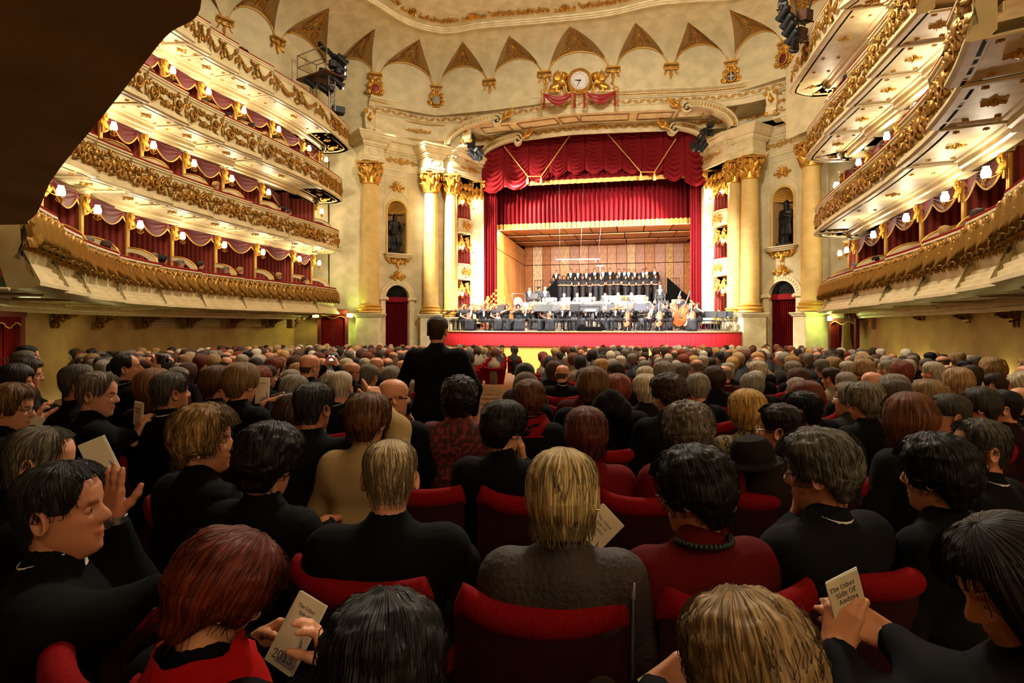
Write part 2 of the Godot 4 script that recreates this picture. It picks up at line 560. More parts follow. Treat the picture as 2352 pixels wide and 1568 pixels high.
# one carved panel, about 2 wide and 0.6 high
func carving(style: int) -> MB:
	var m := MB.new()
	if style == 1:
		for i in 9:
			var x := -0.92 + 0.23 * i
			var k := -1.0 if i % 2 else 1.0
			scroll(m, Vector2(x, 0.19), 0.09, 1.0, 0.3, k, 0.034, 0.07)
			leaf(m, Vector2(x - 0.02, 0.20), -1.57 + 0.14 * k, 0.52, 0.17, 0.5, 0.05)
			leaf(m, Vector2(x + 0.10, 0.14), -1.57 - 0.3 * k, 0.38, 0.15, 0.9, 0.05)
			leaf(m, Vector2(x - 0.07, 0.02), -1.57 + 0.5 * k, 0.30, 0.13, 0.9, 0.07)
			leaf(m, Vector2(x + 0.04, -0.08), -1.57 - 0.4 * k, 0.24, 0.12, 1.0, 0.07)
			m.ball(Vector3(x, -0.29, 0.06), Vector3(0.035, 0.055, 0.04), 6, 4)
			m.ball(Vector3(x + 0.09, -0.21, 0.07), Vector3(0.04, 0.04, 0.04), 6, 4)
	elif style == 2:
		var a := m.v.size()
		var b := m.ix.size()
		scroll(m, Vector2(0.20, -0.02), 0.20, 1.4, 1.9, -1.0, 0.040)
		scroll(m, Vector2(0.48, -0.12), 0.17, 1.2, 1.0, -1.0, 0.034)
		scroll(m, Vector2(0.62, 0.14), 0.13, 1.2, -2.0, 1.0, 0.030)
		scroll(m, Vector2(0.33, 0.17), 0.09, 1.0, 0.0, 1.0, 0.024)
		for i in 4: leaf(m, Vector2(0.44 + 0.07 * i, 0.02), 1.2 - i * 0.5, 0.17, 0.09, 0.7, 0.03)
		leaf(m, Vector2(0.14, -0.22), 0.3, 0.22, 0.10)
		leaf(m, Vector2(0.62, -0.05), -1.3, 0.26, 0.11)
		for i in 4:
			leaf(m, Vector2(0.90, 0.24 - i * 0.12), -1.57 + (0.5 if i % 2 else -0.5), 0.17, 0.12, 0.6, 0.03)
		for i in 3: leaf(m, Vector2(0.04, 0.18), 1.4 - i * 0.45, 0.15, 0.07, 0.6, 0.04)
		m.ball(Vector3(0.30, -0.03, 0.03), Vector3(0.07, 0.08, 0.06), 6, 4)
		mirrored(m, a, b)
		m.ball(Vector3(0, 0.0, 0.03), Vector3(0.12, 0.16, 0.09), 10, 6)
		leaf(m, Vector2(0, -0.12), -1.57, 0.18, 0.14)
	elif style == 3:
		for s in [-1.0, 1.0]:
			var c := Vector2(0.55 * s, -0.03)
			scroll(m, c, 0.25, 1.25, PI * 0.5, s, 0.042)
			rosette(m, c, 0.11, 6, 0.03)
			for i in 5: leaf(m, c + Vector2.from_angle(i * 1.2) * 0.22, i * 1.2 + 0.9 * s, 0.15, 0.09, 0.6, 0.03)
			scroll(m, Vector2(0.20 * s, 0.12), 0.11, 1.1, 0.5, -s, 0.028)
			scroll(m, Vector2(0.18 * s, -0.19), 0.08, 1.0, 2.0, s, 0.024)
			leaf(m, Vector2(0.30 * s, 0.10), 1.57 - 0.9 * s, 0.20, 0.09)
			leaf(m, Vector2(0.10 * s, 0.05), 1.57 - 1.2 * s, 0.17, 0.09, 0.7, 0.03)
			for i in 4: leaf(m, Vector2(0.92 * s, 0.25 - i * 0.13), -1.57 + (0.35 if i % 2 else -0.35), 0.17, 0.08, 0.4, 0.02)
		for i in 5: leaf(m, Vector2(0, -0.26), 0.5 + i * 0.53, 0.17, 0.08, 0.4, 0.02)
		rosette(m, Vector2(0, 0.14), 0.09, 6, 0.03)
	elif style == 4:
		var g := RandomNumberGenerator.new()
		g.seed = 5
		for s in [-1.0, 1.0]:
			for i in 17:
				var t := i / 16.0
				var x := lerpf(0.12, 0.72, t)
				var y := 0.13 - 0.26 * sin(PI * t)
				var r := 0.028 + 0.03 * sin(PI * t)
				for k in 2: m.ball(Vector3(x * s + g.randf_range(-0.02, 0.02), y + g.randf_range(-0.03, 0.03), 0.05), Vector3(r, r, r * 0.9), 5, 4)
			for i in 9: 
				for k in 2: m.ball(Vector3(0.80 * s + g.randf_range(-0.03, 0.03), 0.20 - i * 0.05, 0.05), Vector3.ONE * (0.03 + 0.012 * sin(i * 1.3)), 5, 4)
			leaf(m, Vector2(0.80 * s, 0.18), 1.57 - 0.8 * s, 0.17, 0.08)
			scroll(m, Vector2(0.92 * s, -0.02), 0.17, 0.7, 1.2, -s, 0.026)
			leaf(m, Vector2(0.05 * s, 0.16), 1.57 - 1.0 * s, 0.22, 0.10, 0.6, 0.03)
			leaf(m, Vector2(0.04 * s, -0.05), -1.57 + 0.6 * s, 0.20, 0.10, 0.6, 0.03)
			scroll(m, Vector2(0.10 * s, 0.20), 0.07, 1.0, 0.0, s, 0.02, 0.05)
		m.ball(Vector3(0, 0.07, 0.07), Vector3(0.075, 0.10, 0.08), 8, 6)
		m.ball(Vector3(0, -0.09, 0.06), Vector3(0.05, 0.06, 0.06), 6, 4)
		leaf(m, Vector2(0, -0.12), -1.57, 0.18, 0.12)
	return m
# a running scroll of n waves, for friezes: 1 long, h high
func running_scroll(n: int, h: float, l: float) -> MB:
	var m := MB.new()
	for i in n:
		var x := -l / 2 + l * (i + 0.5) / n
		var k := 1.0 if i % 2 else -1.0
		var r := minf(l / n * 0.46, h * 0.42)
		scroll(m, Vector2(x, 0), r, 1.1, 0.0, k, h * 0.075, 0.01)
		leaf(m, Vector2(x + r * 0.4, h * 0.2 * k), 0.6 * k, r * 0.9, h * 0.22, 0.4)
		leaf(m, Vector2(x - r * 0.5, -h * 0.3 * k), 2.6 * k, r * 0.8, h * 0.2, 0.4)
	return m

# ---------- balconies ----------
class Tier:
	var curve := Curve3D.new()
	var side := 1.0
	var y := 0.0
	var length := 0.0
	var joints := PackedFloat32Array()
	func at(s: float) -> Vector3:
		return curve.sample_baked(clampf(s, 0, length), true)
	func out(s: float) -> Vector3:
		var d := at(s + 0.1) - at(s - 0.1)
		d.y = 0
		return d.normalized().cross(Vector3.UP) * side
	func off(s: float, o: float, dy := 0.0) -> Vector3:
		return at(s) + out(s) * o + Vector3(0, dy, 0)
	# arc length at which the line set out by o passes the photograph's column x
	func find(x: float, o := 0.0) -> float:
		var best := 0.0
		var gap := 1e9
		for i in 401:
			var s := length * i / 400.0
			var q := off(s, o)
			var g := absf(1176.0 + 1300.0 * q.x / -q.z - x)
			if g < gap:
				gap = g
				best = s
		return best
func make_tier(side: float, h: float, px: Array, joints: Array) -> Tier:
	var t := Tier.new()
	t.side = side
	t.y = EYE + h
	var raw := PackedVector3Array()
	for q in px:
		var d := depth_of(q[1], h)
		raw.append(P(q[0], q[1], d))
	# smooth the traced line a little, then round the far end back to the wall
	for k in 2:
		var c := raw.duplicate()
		for i in range(1, raw.size() - 1): c[i] = raw[i] * 0.6 + (raw[i - 1] + raw[i + 1]) * 0.2
		raw = c
	var e := raw[raw.size() - 1]
	var d := (e - raw[raw.size() - 2]).normalized()
	var o := d.cross(Vector3.UP) * side
	for q in [[0.45, 0.22], [0.72, 0.65], [0.80, 1.3], [0.80, 2.6]]: raw.append(e + d * q[0] - o * q[1])
	for q in spline(raw, 160): t.curve.add_point(q)
	t.length = t.curve.get_baked_length()
	for j in joints: t.joints.append(t.find(j))
	return t
func bent(m: MB, t: Tier, s0: float, s1: float, y: float, lean: float, saw: float, from := Vector2(-1, 1), hs := 1.0) -> MB:
	var r := MB.new()
	r.uv = m.uv
	r.col = m.col
	r.ix = m.ix
	for q in m.v:
		var f := (q.x - from.x) / (from.y - from.x)
		r.v.append(t.off(lerpf(s0, s1, f), lean + q.z + saw * (f - 0.5) + 0.05 * (1.0 - q.y * q.y * 9.0), y + q.y * hs))
	return r
const RAIL := [Vector2(-0.20, -0.03), Vector2(-0.20, 0.01), Vector2(-0.15, 0.035), Vector2(0.05, 0.035), Vector2(0.085, 0.01), Vector2(0.085, -0.03)]
const FRONT := [Vector2(-0.18, -0.9), Vector2(-0.18, -0.03), Vector2(0.09, -0.03), Vector2(0.09, -0.07), Vector2(0.055, -0.09), Vector2(0.055, -0.13), Vector2(0.02, -0.15), Vector2(0.0, -0.20), Vector2(0.035, -0.34), Vector2(0.05, -0.50), Vector2(0.035, -0.66), Vector2(-0.01, -0.77), Vector2(0.05, -0.79), Vector2(0.05, -0.83), Vector2(0.09, -0.85), Vector2(0.09, -0.89), Vector2(0.12, -0.905), Vector2(0.12, -0.95), Vector2(0.06, -0.98), Vector2(-0.1, -0.98)]
const FRONT_LOW := [Vector2(-0.18, -0.9), Vector2(-0.18, -0.03), Vector2(0.09, -0.03), Vector2(0.09, -0.07), Vector2(0.055, -0.09), Vector2(0.055, -0.15), Vector2(0.01, -0.17), Vector2(0.03, -0.34), Vector2(0.03, -0.55), Vector2(-0.01, -0.66), Vector2(-0.04, -0.80), Vector2(0.02, -0.84), Vector2(0.02, -0.88), Vector2(0.10, -0.92), Vector2(0.10, -0.98), Vector2(0.16, -1.01), Vector2(0.16, -1.07), Vector2(0.23, -1.10), Vector2(0.23, -1.16), Vector2(0.12, -1.20), Vector2(-0.1, -1.22)]
func balcony(t: Tier, up: Tier, style: int, label: String, post_px: Array) -> Array:
	var drop := 1.22 if style == 1 else 0.98
	var b := thing("balcony", label, "balcony", Vector3.ZERO)
	var edges := [0.0]
	for j in t.joints: edges.append(j)
	edges.append(t.length)
	var carved := carving(style)
	for i in edges.size() - 1:
		var s0: float = edges[i]
		var s1: float = edges[i + 1]
		if s1 - s0 < 0.15: continue
		var n := clampi(int((s1 - s0) * 6), 6, 40)
		var last: bool = i == edges.size() - 2
		var saw := 0.0 if last else 0.16
		var path := PackedVector3Array()
		var outs := PackedVector3Array()
		for k in n + 1:
			var f := float(k) / n
			var s := lerpf(s0 + 0.012, s1 - 0.012, f)
			path.append(t.off(s, saw * (f - 0.5)))
			outs.append(t.out(s))
		var fr := MB.new()
		fr.sweep(path, outs, FRONT_LOW if style == 1 else FRONT, 0.9)
		for e in [0, n]:   # close the ends of the bay
			var r := PackedVector3Array()
			for q in (FRONT_LOW if style == 1 else FRONT): r.append(path[e] + outs[e] * q.x + Vector3(0, q.y, 0))
			fr.fan(r, e == 0)
		var bay := part("box_front", fr, M.box_front_paint, b)
		var rl := MB.new()
		rl.sweep(path, outs, RAIL, 0.9)
		part("hand_rail", rl, M.red_velvet, bay)
		# the rounded end carries panels of the usual width
		var wide := 2.0 if style != 4 else 2.2
		var many := maxi(1, roundi((minf(s1, t.length - 1.4) - s0) / wide)) if last else maxi(1, roundi((s1 - s0) / 2.6))
		var stop := minf(s1, t.length - 1.2) if last else s1
		for k in many:
			var a := lerpf(s0, stop, float(k) / many)
			var c := lerpf(s0, stop, float(k + 1) / many)
			part("carved_relief", bent(carved, t, a + 0.02, c - 0.02, -0.36 if style == 1 else -0.47, 0.0, saw / many, Vector2(-1, 1), 1.0), M.old_gold if style != 4 else M.old_gold, bay)
		# underside, back to the posts and the rear wall
		var so := MB.new()
		var pr := [Vector2(-0.05, -drop), Vector2(-0.14, -drop), Vector2(-0.16, -drop + 0.035), Vector2(-0.86, -drop + 0.035), Vector2(-0.88, -drop), Vector2(-0.98, -drop), Vector2(-0.98, -drop - 0.10), Vector2(-1.04, -drop - 0.13), Vector2(-1.04, -drop - 0.20), Vector2(-1.20, -drop - 0.20), Vector2(-1.20, -drop), Vector2(-2.6, -drop), Vector2(-2.6, -drop + 0.16), Vector2(-0.18, -drop + 0.16)]
		so.sweep(path, outs, pr, 0.9)
		if not last:
			for q in 2:   # ribs that part one coffer from the next
				var f: int = [0, n][q]
				var bs := Basis(outs[f], Vector3.UP, outs[f].cross(Vector3.UP))
				so.box(path[f] - outs[f] * 0.5 + Vector3(0, -drop - 0.005, 0), Vector3(0.86, 0.05, 0.07), bs, 0.015)
		var sof := part("soffit", so, M.ivory_paint, b)
		if style == 1: continue
		var mid: float = (s0 + minf(s1, t.length - 1.0)) / 2
		var w: float = minf(s1, t.length - 1.0) - s0
		var sp := 1 if w < 3.2 else 2
		for k in sp:
			var sc := s0 + w * (k + 0.5) / sp
			part("rosette", diamond, M.gold_paint, sof, frame(t.off(sc, -0.52, -drop + 0.032), Vector3.DOWN, t.out(sc)))
			for dx in [-0.36, 0.36]:
				for o in [-0.30, -0.72]: part("stud", stud, M.gold_paint, sof, frame(t.off(sc + dx * w / sp, o, -drop + 0.032), Vector3.DOWN, t.out(sc)))
	if up == null: return []
	# posts, partitions and back wall of the boxes below the tier above
	var roof := up.y - 0.98
	var base := t.y - 0.82
	var back := MB.new()
	var bp := PackedVector3Array()
	var bo := PackedVector3Array()
	for k in 60:
		var s := t.length * k / 59.0
		bp.append(t.off(s, -2.5))
		bo.append(t.out(s))
	back.sweep(bp, bo, [Vector2(0, -0.9), Vector2(0, roof - t.y + 0.05), Vector2(-0.1, roof - t.y + 0.05)], 0.9, t.length)
	part("back_wall", back, M.striped_wallpaper, b)
	var posts := []
	for x in post_px:
		var s := t.find(x, -1.0)
		var q := t.off(s, -1.0)
		var o := t.out(s)
		var bs := Basis(o, Vector3.UP, o.cross(Vector3.UP))
		var h := roof - 0.20 - base
		var po := MB.new()
		po.box(Vector3(q.x, base + h / 2, q.z), Vector3(0.07, h, 0.10), bs, 0.012)
		po.box(Vector3(q.x, base + h / 2, q.z) + o * 0.035, Vector3(0.03, h - 0.1, 0.04), bs, 0.01)
		var pp := part("post", po, M.gold_paint, b)
		var ca := MB.new()
		for k in 3: ca.box(Vector3(q.x, roof - 0.10 - 0.035 * k, q.z) + o * (0.05 - 0.02 * k), Vector3(0.24 - 0.05 * k, 0.033, 0.26 - 0.04 * k), bs, 0.006)
		part("post_cap", ca, M.ivory_paint, pp)
		var pa := MB.new()
		pa.box(Vector3(q.x, base + h / 2, q.z) - o * 0.77, Vector3(1.46, h + 0.2, 0.06), bs)
		part("partition", pa, M.striped_wallpaper, b)
		# low scrolled wing between post and rail
		var ol := PackedVector2Array()
		for k in 9:
			var f := k / 8.0
			ol.append(Vector2(0.0 + 0.82 * sin(f * PI / 2), 0.46 * cos(f * PI / 2)))
		for k in 9:
			var f := 1.0 - k / 8.0
			ol.append(Vector2(0.72 * sin(f * PI / 2), 0.46 * cos(f * PI / 2) - 0.11))
		var wg := MB.new()
		wg.prism(ol, 0.10, Transform3D(bs, q + Vector3(0, 0.02, 0) - bs.z * 0.05))
		var wp := part("scrolled_wing", wg, M.box_front_paint, b)
		var pl := MB.new()
		pl.prism(PackedVector2Array([Vector2(0, 0.36), Vector2(0.3, 0.33), Vector2(0.55, 0.2), Vector2(0.72, -0.1), Vector2(0.72, -0.8), Vector2(0, -0.8)]), 0.04, Transform3D(bs, q - bs.z * 0.02))
		part("low_partition", pl, M.striped_wallpaper, b)
		var ed := MB.new()
		for dz in [-0.025, 0.025]:
			var p := PackedVector3Array()
			for k in 9: p.append(Transform3D(bs, q + Vector3(0, 0.045, 0)) * Vector3(ol[k].x, ol[k].y, dz))
			ed.tube(p, 0.022, 5)
		part("gilt_edge", ed, M.gold_leaf, wp)
		posts.append([s, q, o])
	return posts
var diamond: ArrayMesh
var stud: ArrayMesh
func small_ornaments() -> void:
	var d := MB.new()
	for i in 8: leaf(d, Vector2.ZERO, TAU * i / 8, 0.15 if i % 2 == 0 else 0.10, 0.07, 0.3)
	for i in 4: leaf(d, Vector2.from_angle(TAU * i / 4) * 0.09, TAU * i / 4 + 0.5, 0.08, 0.05, 0.4)
	d.ball(Vector3(0, 0, 0.03), Vector3.ONE * 0.05, 6, 4)
	diamond = d.mesh()
	var s := MB.new()
	for i in 6: leaf(s, Vector2.ZERO, TAU * i / 6, 0.05, 0.035, 0.3)
	s.ball(Vector3(0, 0, 0.02), Vector3.ONE * 0.022, 6, 4)
	stud = s.mesh()

# ---------- sconces and swags of the boxes ----------
var sconce_parts := []
func make_sconce_meshes() -> void:
	var br := MB.new()
	scroll(br, Vector2(0, 0), 0.085, 1.3, -0.6, 1.0, 0.026, 0.06)
	for i in 3: leaf(br, Vector2(0, -0.03), -1.57 + (i - 1) * 0.5, 0.22, 0.09, 0.4, 0.03)
	br.box(Vector3(0, -0.15, 0.015), Vector3(0.09, 0.42, 0.03), Basis.IDENTITY, 0.01)
	for s in [-1.0, 1.0]: leaf(br, Vector2(0, 0.04), 1.57 + s * 0.7, 0.13, 0.08, 0.4, 0.05)
	var arm := MB.new()
	var p := PackedVector3Array()
	for i in 15:
		var t := i / 14.0
		p.append(Vector3(0, -0.10 - 0.22 * sin(PI * t * 0.62) - 0.05 * t, 0.03 + 0.25 * t - 0.06 * sin(TAU * t)))
	arm.tube(p, 0.016, 6)
	for k in 3:
		var q := PackedVector3Array()
		for i in 9:
			var t := i / 8.0
			var a := TAU * k / 3 + 0.5
			var r := 0.02 + 0.07 * sin(PI * t)
			q.append(Vector3(cos(a) * r, -0.47 + 0.13 * t, 0.28 + sin(a) * r))
		arm.tube(q, 0.009, 5)
	arm.lathe([Vector2(0.0, -0.50), Vector2(0.025, -0.47), Vector2(0.012, -0.44), Vector2(0.05, -0.36), Vector2(0.06, -0.335), Vector2(0.0, -0.335)], 10, Transform3D(Basis.IDENTITY, Vector3(0, 0, 0.28)))
	var gl := MB.new()
	gl.lathe([Vector2(0.0, -0.345), Vector2(0.045, -0.335), Vector2(0.078, -0.29), Vector2(0.085, -0.24), Vector2(0.072, -0.18), Vector2(0.05, -0.13), Vector2(0.058, -0.11), Vector2(0.0, -0.10)], 12, Transform3D(Basis.IDENTITY, Vector3(0, 0, 0.28)))
	sconce_parts = [br.mesh(), arm.mesh(), gl.mesh()]
func sconce(t: Transform3D, label: String, group: String, scale := 1.0, e := SCONCE) -> Node3D:
	var o := thing("wall_sconce", label, "wall lamp", Vector3.ZERO, 0, group)
	o.transform = t
	o.scale = Vector3.ONE * scale
	part("bracket", sconce_parts[0], M.gold_leaf, o)
	part("arm", sconce_parts[1], M.gold_leaf, o)
	part("lamp_globe", sconce_parts[2], M.lamp_glass, o)
	var l := OmniLight3D.new()
	l.name = "lamp_light"
	l.position = Vector3(0, -0.23, 0.28)
	l.light_color = Color(1.0, 0.94, 0.83)
	l.light_energy = e
	l.light_size = 0.07
	l.omni_range = 60
	l.omni_attenuation = 2
	l.shadow_enabled = true
	o.add_child(l)
	return o
var swag_parts := []
func make_swag_meshes() -> void:
	# one wide: a middle scallop, two half ones, and folds that hang in arcs
	var hang := func(u: float) -> float: return 0.16 + 0.34 * absf(sin(PI * (u * 1.6 + 0.55))) ** 0.85
	var p := PackedVector3Array()
	var e := PackedVector3Array()
	var nu := 41
	var nv := 17
	for j in nv:
		for i in nu:
			var u := i / (nu - 1.0)
			var v := j / (nv - 1.0)
			var d: float = hang.call(u)
			var f := sin(v * 7.0 * TAU * 0.5 + cos(TAU * (u * 2.0 + 0.5)) * 1.2)
			p.append(Vector3(u - 0.5, -d * v, 0.04 + 0.022 * f * sin(PI * minf(v + 0.1, 1.0)) + 0.05 * sin(PI * v) * (d - 0.15)))
	for i in nu: e.append(p[(nv - 1) * nu + i] + Vector3(0, -0.01, 0.01))
	var m := MB.new()
	m.grid(p, nu, nv)
	var fr := MB.new()
	fr.tube(e, 0.02, 5, 1.0, Vector3.BACK)
	swag_parts = [m.mesh(), fr.mesh()]
func swag(a: Vector3, b: Vector3, o: Vector3, y: float, label: String, group: String) -> void:
	var c := (a + b) / 2
	var x := b - a
	x.y = 0
	var w := x.length()
	x = x.normalized()
	var z := x.cross(Vector3.UP)
	if z.dot(o) < 0:
		z = -z
		x = -x
	var s := thing("swag_valance", label, "curtain", Vector3.ZERO, 0, group)
	s.transform = Transform3D(Basis(x * (w - 0.08), Vector3.UP, z), Vector3(c.x, y, c.z) - o * 0.06)
	part("swag", swag_parts[0], M.swag_red, s)
	part("fringe", swag_parts[1], M.fringe_gold, s)
const ORD := ["first", "second", "third", "fourth", "fifth", "sixth", "seventh", "eighth", "ninth", "tenth", "eleventh", "twelfth", "thirteenth", "fourteenth", "fifteenth", "sixteenth", "seventeenth", "eighteenth", "nineteenth", "twentieth", "twenty-first", "twenty-second", "twenty-third", "twenty-fourth", "twenty-fifth", "twenty-sixth", "twenty-seventh", "twenty-eighth", "twenty-ninth", "thirtieth", "thirty-first", "thirty-second", "thirty-third", "thirty-fourth", "thirty-fifth", "thirty-sixth", "thirty-seventh", "thirty-eighth", "thirty-ninth", "fortieth", "forty-first", "forty-second"]
const TIER_NAMES := ["lowest", "second", "third", "top"]
var tiers := {}
func balconies() -> void:
	small_ornaments()
	make_sconce_meshes()
	make_swag_meshes()
	var spec := {
		"L": [1.0, [
			[1.70, [[58, 452], [82, 479], [163, 550], [255, 587], [358, 609], [455, 625], [550, 637], [638, 647], [717, 655], [764, 662]], [101, 163, 255, 358, 455, 550, 638, 719], [92, 187, 293, 397, 495, 586, 671, 716]],
			[4.38, [[120, 258], [207, 316], [290, 351], [384, 394], [479, 431], [571, 465], [656, 491], [729, 512], [769, 528]], [207, 290, 384, 479, 571, 656, 729], [232, 327, 422, 512, 599, 680, 722]],
			[6.74, [[240, 92], [330, 151], [422, 217], [507, 261], [592, 304], [670, 341], [738, 374], [778, 410]], [330, 422, 507, 592, 670, 738], [290, 372, 458, 541, 621, 692, 734]],
			[9.10, [[380, -28], [436, 26], [474, 56], [540, 108], [623, 156], [698, 200], [757, 245], [795, 290]], [436, 474, 540, 623, 698, 757], []]]],
		"R": [-1.0, [
			[1.70, [[2440, 340], [2347, 461], [2248, 509], [2139, 558], [2051, 592], [1975, 617], [1911, 637], [1892, 650]], [2347, 2248, 2139, 2051, 1975, 1911], [2318, 2213, 2117, 2035, 1969, 1948]],
			[4.38, [[2226, -90], [2222, 0], [2208, 70], [2159, 197], [2082, 287], [2012, 359], [1944, 415], [1890, 456], [1880, 481]], [2208, 2159, 2082, 2012, 1944, 1890], [2212, 2144, 2071, 2001, 1944, 1930]],
			[6.74, [[2110, -90], [2060, 0], [2012, 87], [1961, 164], [1907, 235], [1861, 296]], [2060, 2012, 1961, 1907], [2060, 2006, 1960, 1911]],
			[9.10, [[1960, -90], [1903, 0], [1862, 70], [1826, 141]], [1945, 1903, 1862], []]]]}
	for sd in spec:
		var made := []
		for q in spec[sd][1]: made.append(make_tier(spec[sd][0], q[0], q[1], q[2]))
		tiers[sd] = made
		var where := "left" if sd == "L" else "right"
		for k in 4:
			var look: String = ["whose front hangs with gilded acanthus leaves", "with gilded cartouches between scrolls", "with gilded spiral scrolls round flowers", "with gilded garlands and masks, open above"][k]
			var posts: Array = balcony(made[k], made[k + 1] if k < 3 else null, k + 1, "%s %s balcony tier %s" % [TIER_NAMES[k], where, look], spec[sd][1][k][3])
			if k == 3: continue
			var roof: float = made[k + 1].y - 0.98
			for i in posts.size():
				var q: Vector3 = posts[i][1]
				var o: Vector3 = posts[i][2]
				var nth: String = ORD[posts.size() - 1 - i]
				var up_by := 0.32
				sconce(frame(Vector3(q.x, roof - up_by, q.z) + o * 0.07, o), "lit gilt sconce, %s post from the stage, %s %s tier" % [nth, TIER_NAMES[k], where], "sconces of the %s %s tier" % [TIER_NAMES[k], where])
				if i + 1 < posts.size():
					swag(q, posts[i + 1][1], o, roof - 0.16, "red swag valance with gold fringe, %s box from stage, %s %s tier" % [ORD[posts.size() - 2 - i], TIER_NAMES[k], where], "swags of the %s %s tier" % [TIER_NAMES[k], where])
# ---------- proscenium, upper walls and vault ----------
func wf(xa: float, da: float, xb: float, db: float) -> Transform3D:
	var a := P(xa, HORIZON, da)
	var b := P(xb, HORIZON, db)
	a.y = 0
	b.y = 0
	var x := (b - a).normalized()
	return Transform3D(Basis(x, Vector3.UP, x.cross(Vector3.UP)), (a + b) / 2)
func wide(xa: float, da: float, xb: float, db: float) -> float:
	var v := P(xa, HORIZON, da) - P(xb, HORIZON, db)
	v.y = 0
	return v.length()
func plan(q: Array, n := 0) -> PackedVector3Array:
	var r := PackedVector3Array()
	for k in q:
		var p := P(k[0], HORIZON, k[1])
		p.y = 0
		r.append(p)
	return spline(r, n) if n else r
# a raised line that follows points in a wall frame
func trim(m: MB, t: Transform3D, p: PackedVector2Array, r := 0.025, flat := 0.7, z := 0.01) -> void:
	var q := PackedVector3Array()
	for k in p: q.append(t * Vector3(k.x, k.y, z))
	m.tube(q, r, 6, flat, t.basis.z)
func arc2(c: Vector2, r: Vector2, a0: float, a1: float, n: int) -> PackedVector2Array:
	var p := PackedVector2Array()
	for i in n + 1:
		var a := lerpf(a0, a1, float(i) / n)
		p.append(c + Vector2(cos(a) * r.x, sin(a) * r.y))
	return p
# ornament in (x, y, z) laid onto a wall frame
func laid(m: MB, t: Transform3D, at: Vector2, s := 1.0, z := 0.0) -> MB:
	var r := MB.new()
	r.put(m, t * Transform3D(Basis.from_scale(Vector3.ONE * s), Vector3(at.x, at.y, z)))
	return r
func crest() -> MB:   # shell crest, about 1 wide, 0.7 high
	var m := MB.new()
	for i in 7: leaf(m, Vector2(0, -0.05), PI * (i + 0.5) / 7, 0.34 + 0.08 * sin(PI * (i + 0.5) / 7), 0.14, 0.4)
	for s in [-1.0, 1.0]:
		scroll(m, Vector2(0.20 * s, -0.16), 0.13, 1.2, 1.5, s, 0.04)
		scroll(m, Vector2(0.42 * s, -0.02), 0.09, 1.1, 2.5, -s, 0.03)
		leaf(m, Vector2(0.2 * s, -0.1), 1.57 - 1.3 * s, 0.26, 0.10)
	m.ball(Vector3(0, -0.06, 0.08), Vector3(0.09, 0.11, 0.08), 8, 5)
	return m
func spray() -> MB:   # long symmetrical spray, about 2 wide, 0.35 high
	var m := MB.new()
	rosette(m, Vector2.ZERO, 0.17, 8, 0.02)
	for s in [-1.0, 1.0]:
		scroll(m, Vector2(0.30 * s, 0.02), 0.14, 1.2, 0.5, s, 0.028)
		scroll(m, Vector2(0.58 * s, -0.02), 0.11, 1.2, 2.0, -s, 0.024)
		for i in 3: leaf(m, Vector2((0.40 + 0.2 * i) * s, 0), 1.57 - s * (1.0 + 0.25 * (i % 2) * 2), 0.24, 0.08, 0.4)
		leaf(m, Vector2(0.78 * s, 0), 1.57 - s * 1.57, 0.24, 0.10)
	return m
func corbel() -> MB:   # bracket under a vault foot, 0.75 wide, 0.9 high
	var m := MB.new()
	m.box(Vector3(0, 0.24, 0.12), Vector3(0.74, 0.10, 0.30), Basis.IDENTITY, 0.02)
	for s in [-1.0, 1.0]:
		scroll(m, Vector2(0.26 * s, 0.10), 0.12, 1.2, 1.2, -s, 0.045, 0.12)
		leaf(m, Vector2(0.2 * s, 0.0), -1.57 + 0.5 * s, 0.30, 0.14, 0.3, 0.08)
	for i in 5: leaf(m, Vector2(0, -0.02), PI * (i + 0.5) / 5, 0.20, 0.10, 0.5, 0.14)
	leaf(m, Vector2(0, 0.0), -1.57, 0.42, 0.20, 0.2, 0.10)
	m.ball(Vector3(0, -0.40, 0.08), Vector3(0.06, 0.08, 0.06), 6, 4)
	return m
func cartouche() -> MB:   # wreathed oval, 1.0 wide, 1.3 high
	var m := MB.new()
	for i in 14:
		var a := TAU * i / 14
		leaf(m, Vector2(cos(a) * 0.25, sin(a) * 0.29), a + 0.7, 0.22, 0.13, 0.5, 0.04)
	for s in [-1.0, 1.0]:
		scroll(m, Vector2(0.36 * s, -0.16), 0.15, 1.2, 2.2, -s, 0.05, 0.05)
		scroll(m, Vector2(0.33 * s, 0.26), 0.13, 1.2, 0.8, s, 0.045, 0.05)
		for i in 3: leaf(m, Vector2(0.1 * s, 0.36), 1.57 - s * (0.2 + 0.5 * i), 0.24, 0.11, 0.5, 0.05)
	var o := PackedVector3Array()
	for i in 21: o.append(Vector3(cos(TAU * i / 20) * 0.23, sin(TAU * i / 20) * 0.27, 0.10))
	m.tube(o, 0.035, 6, 1.0, Vector3.BACK)
	return m
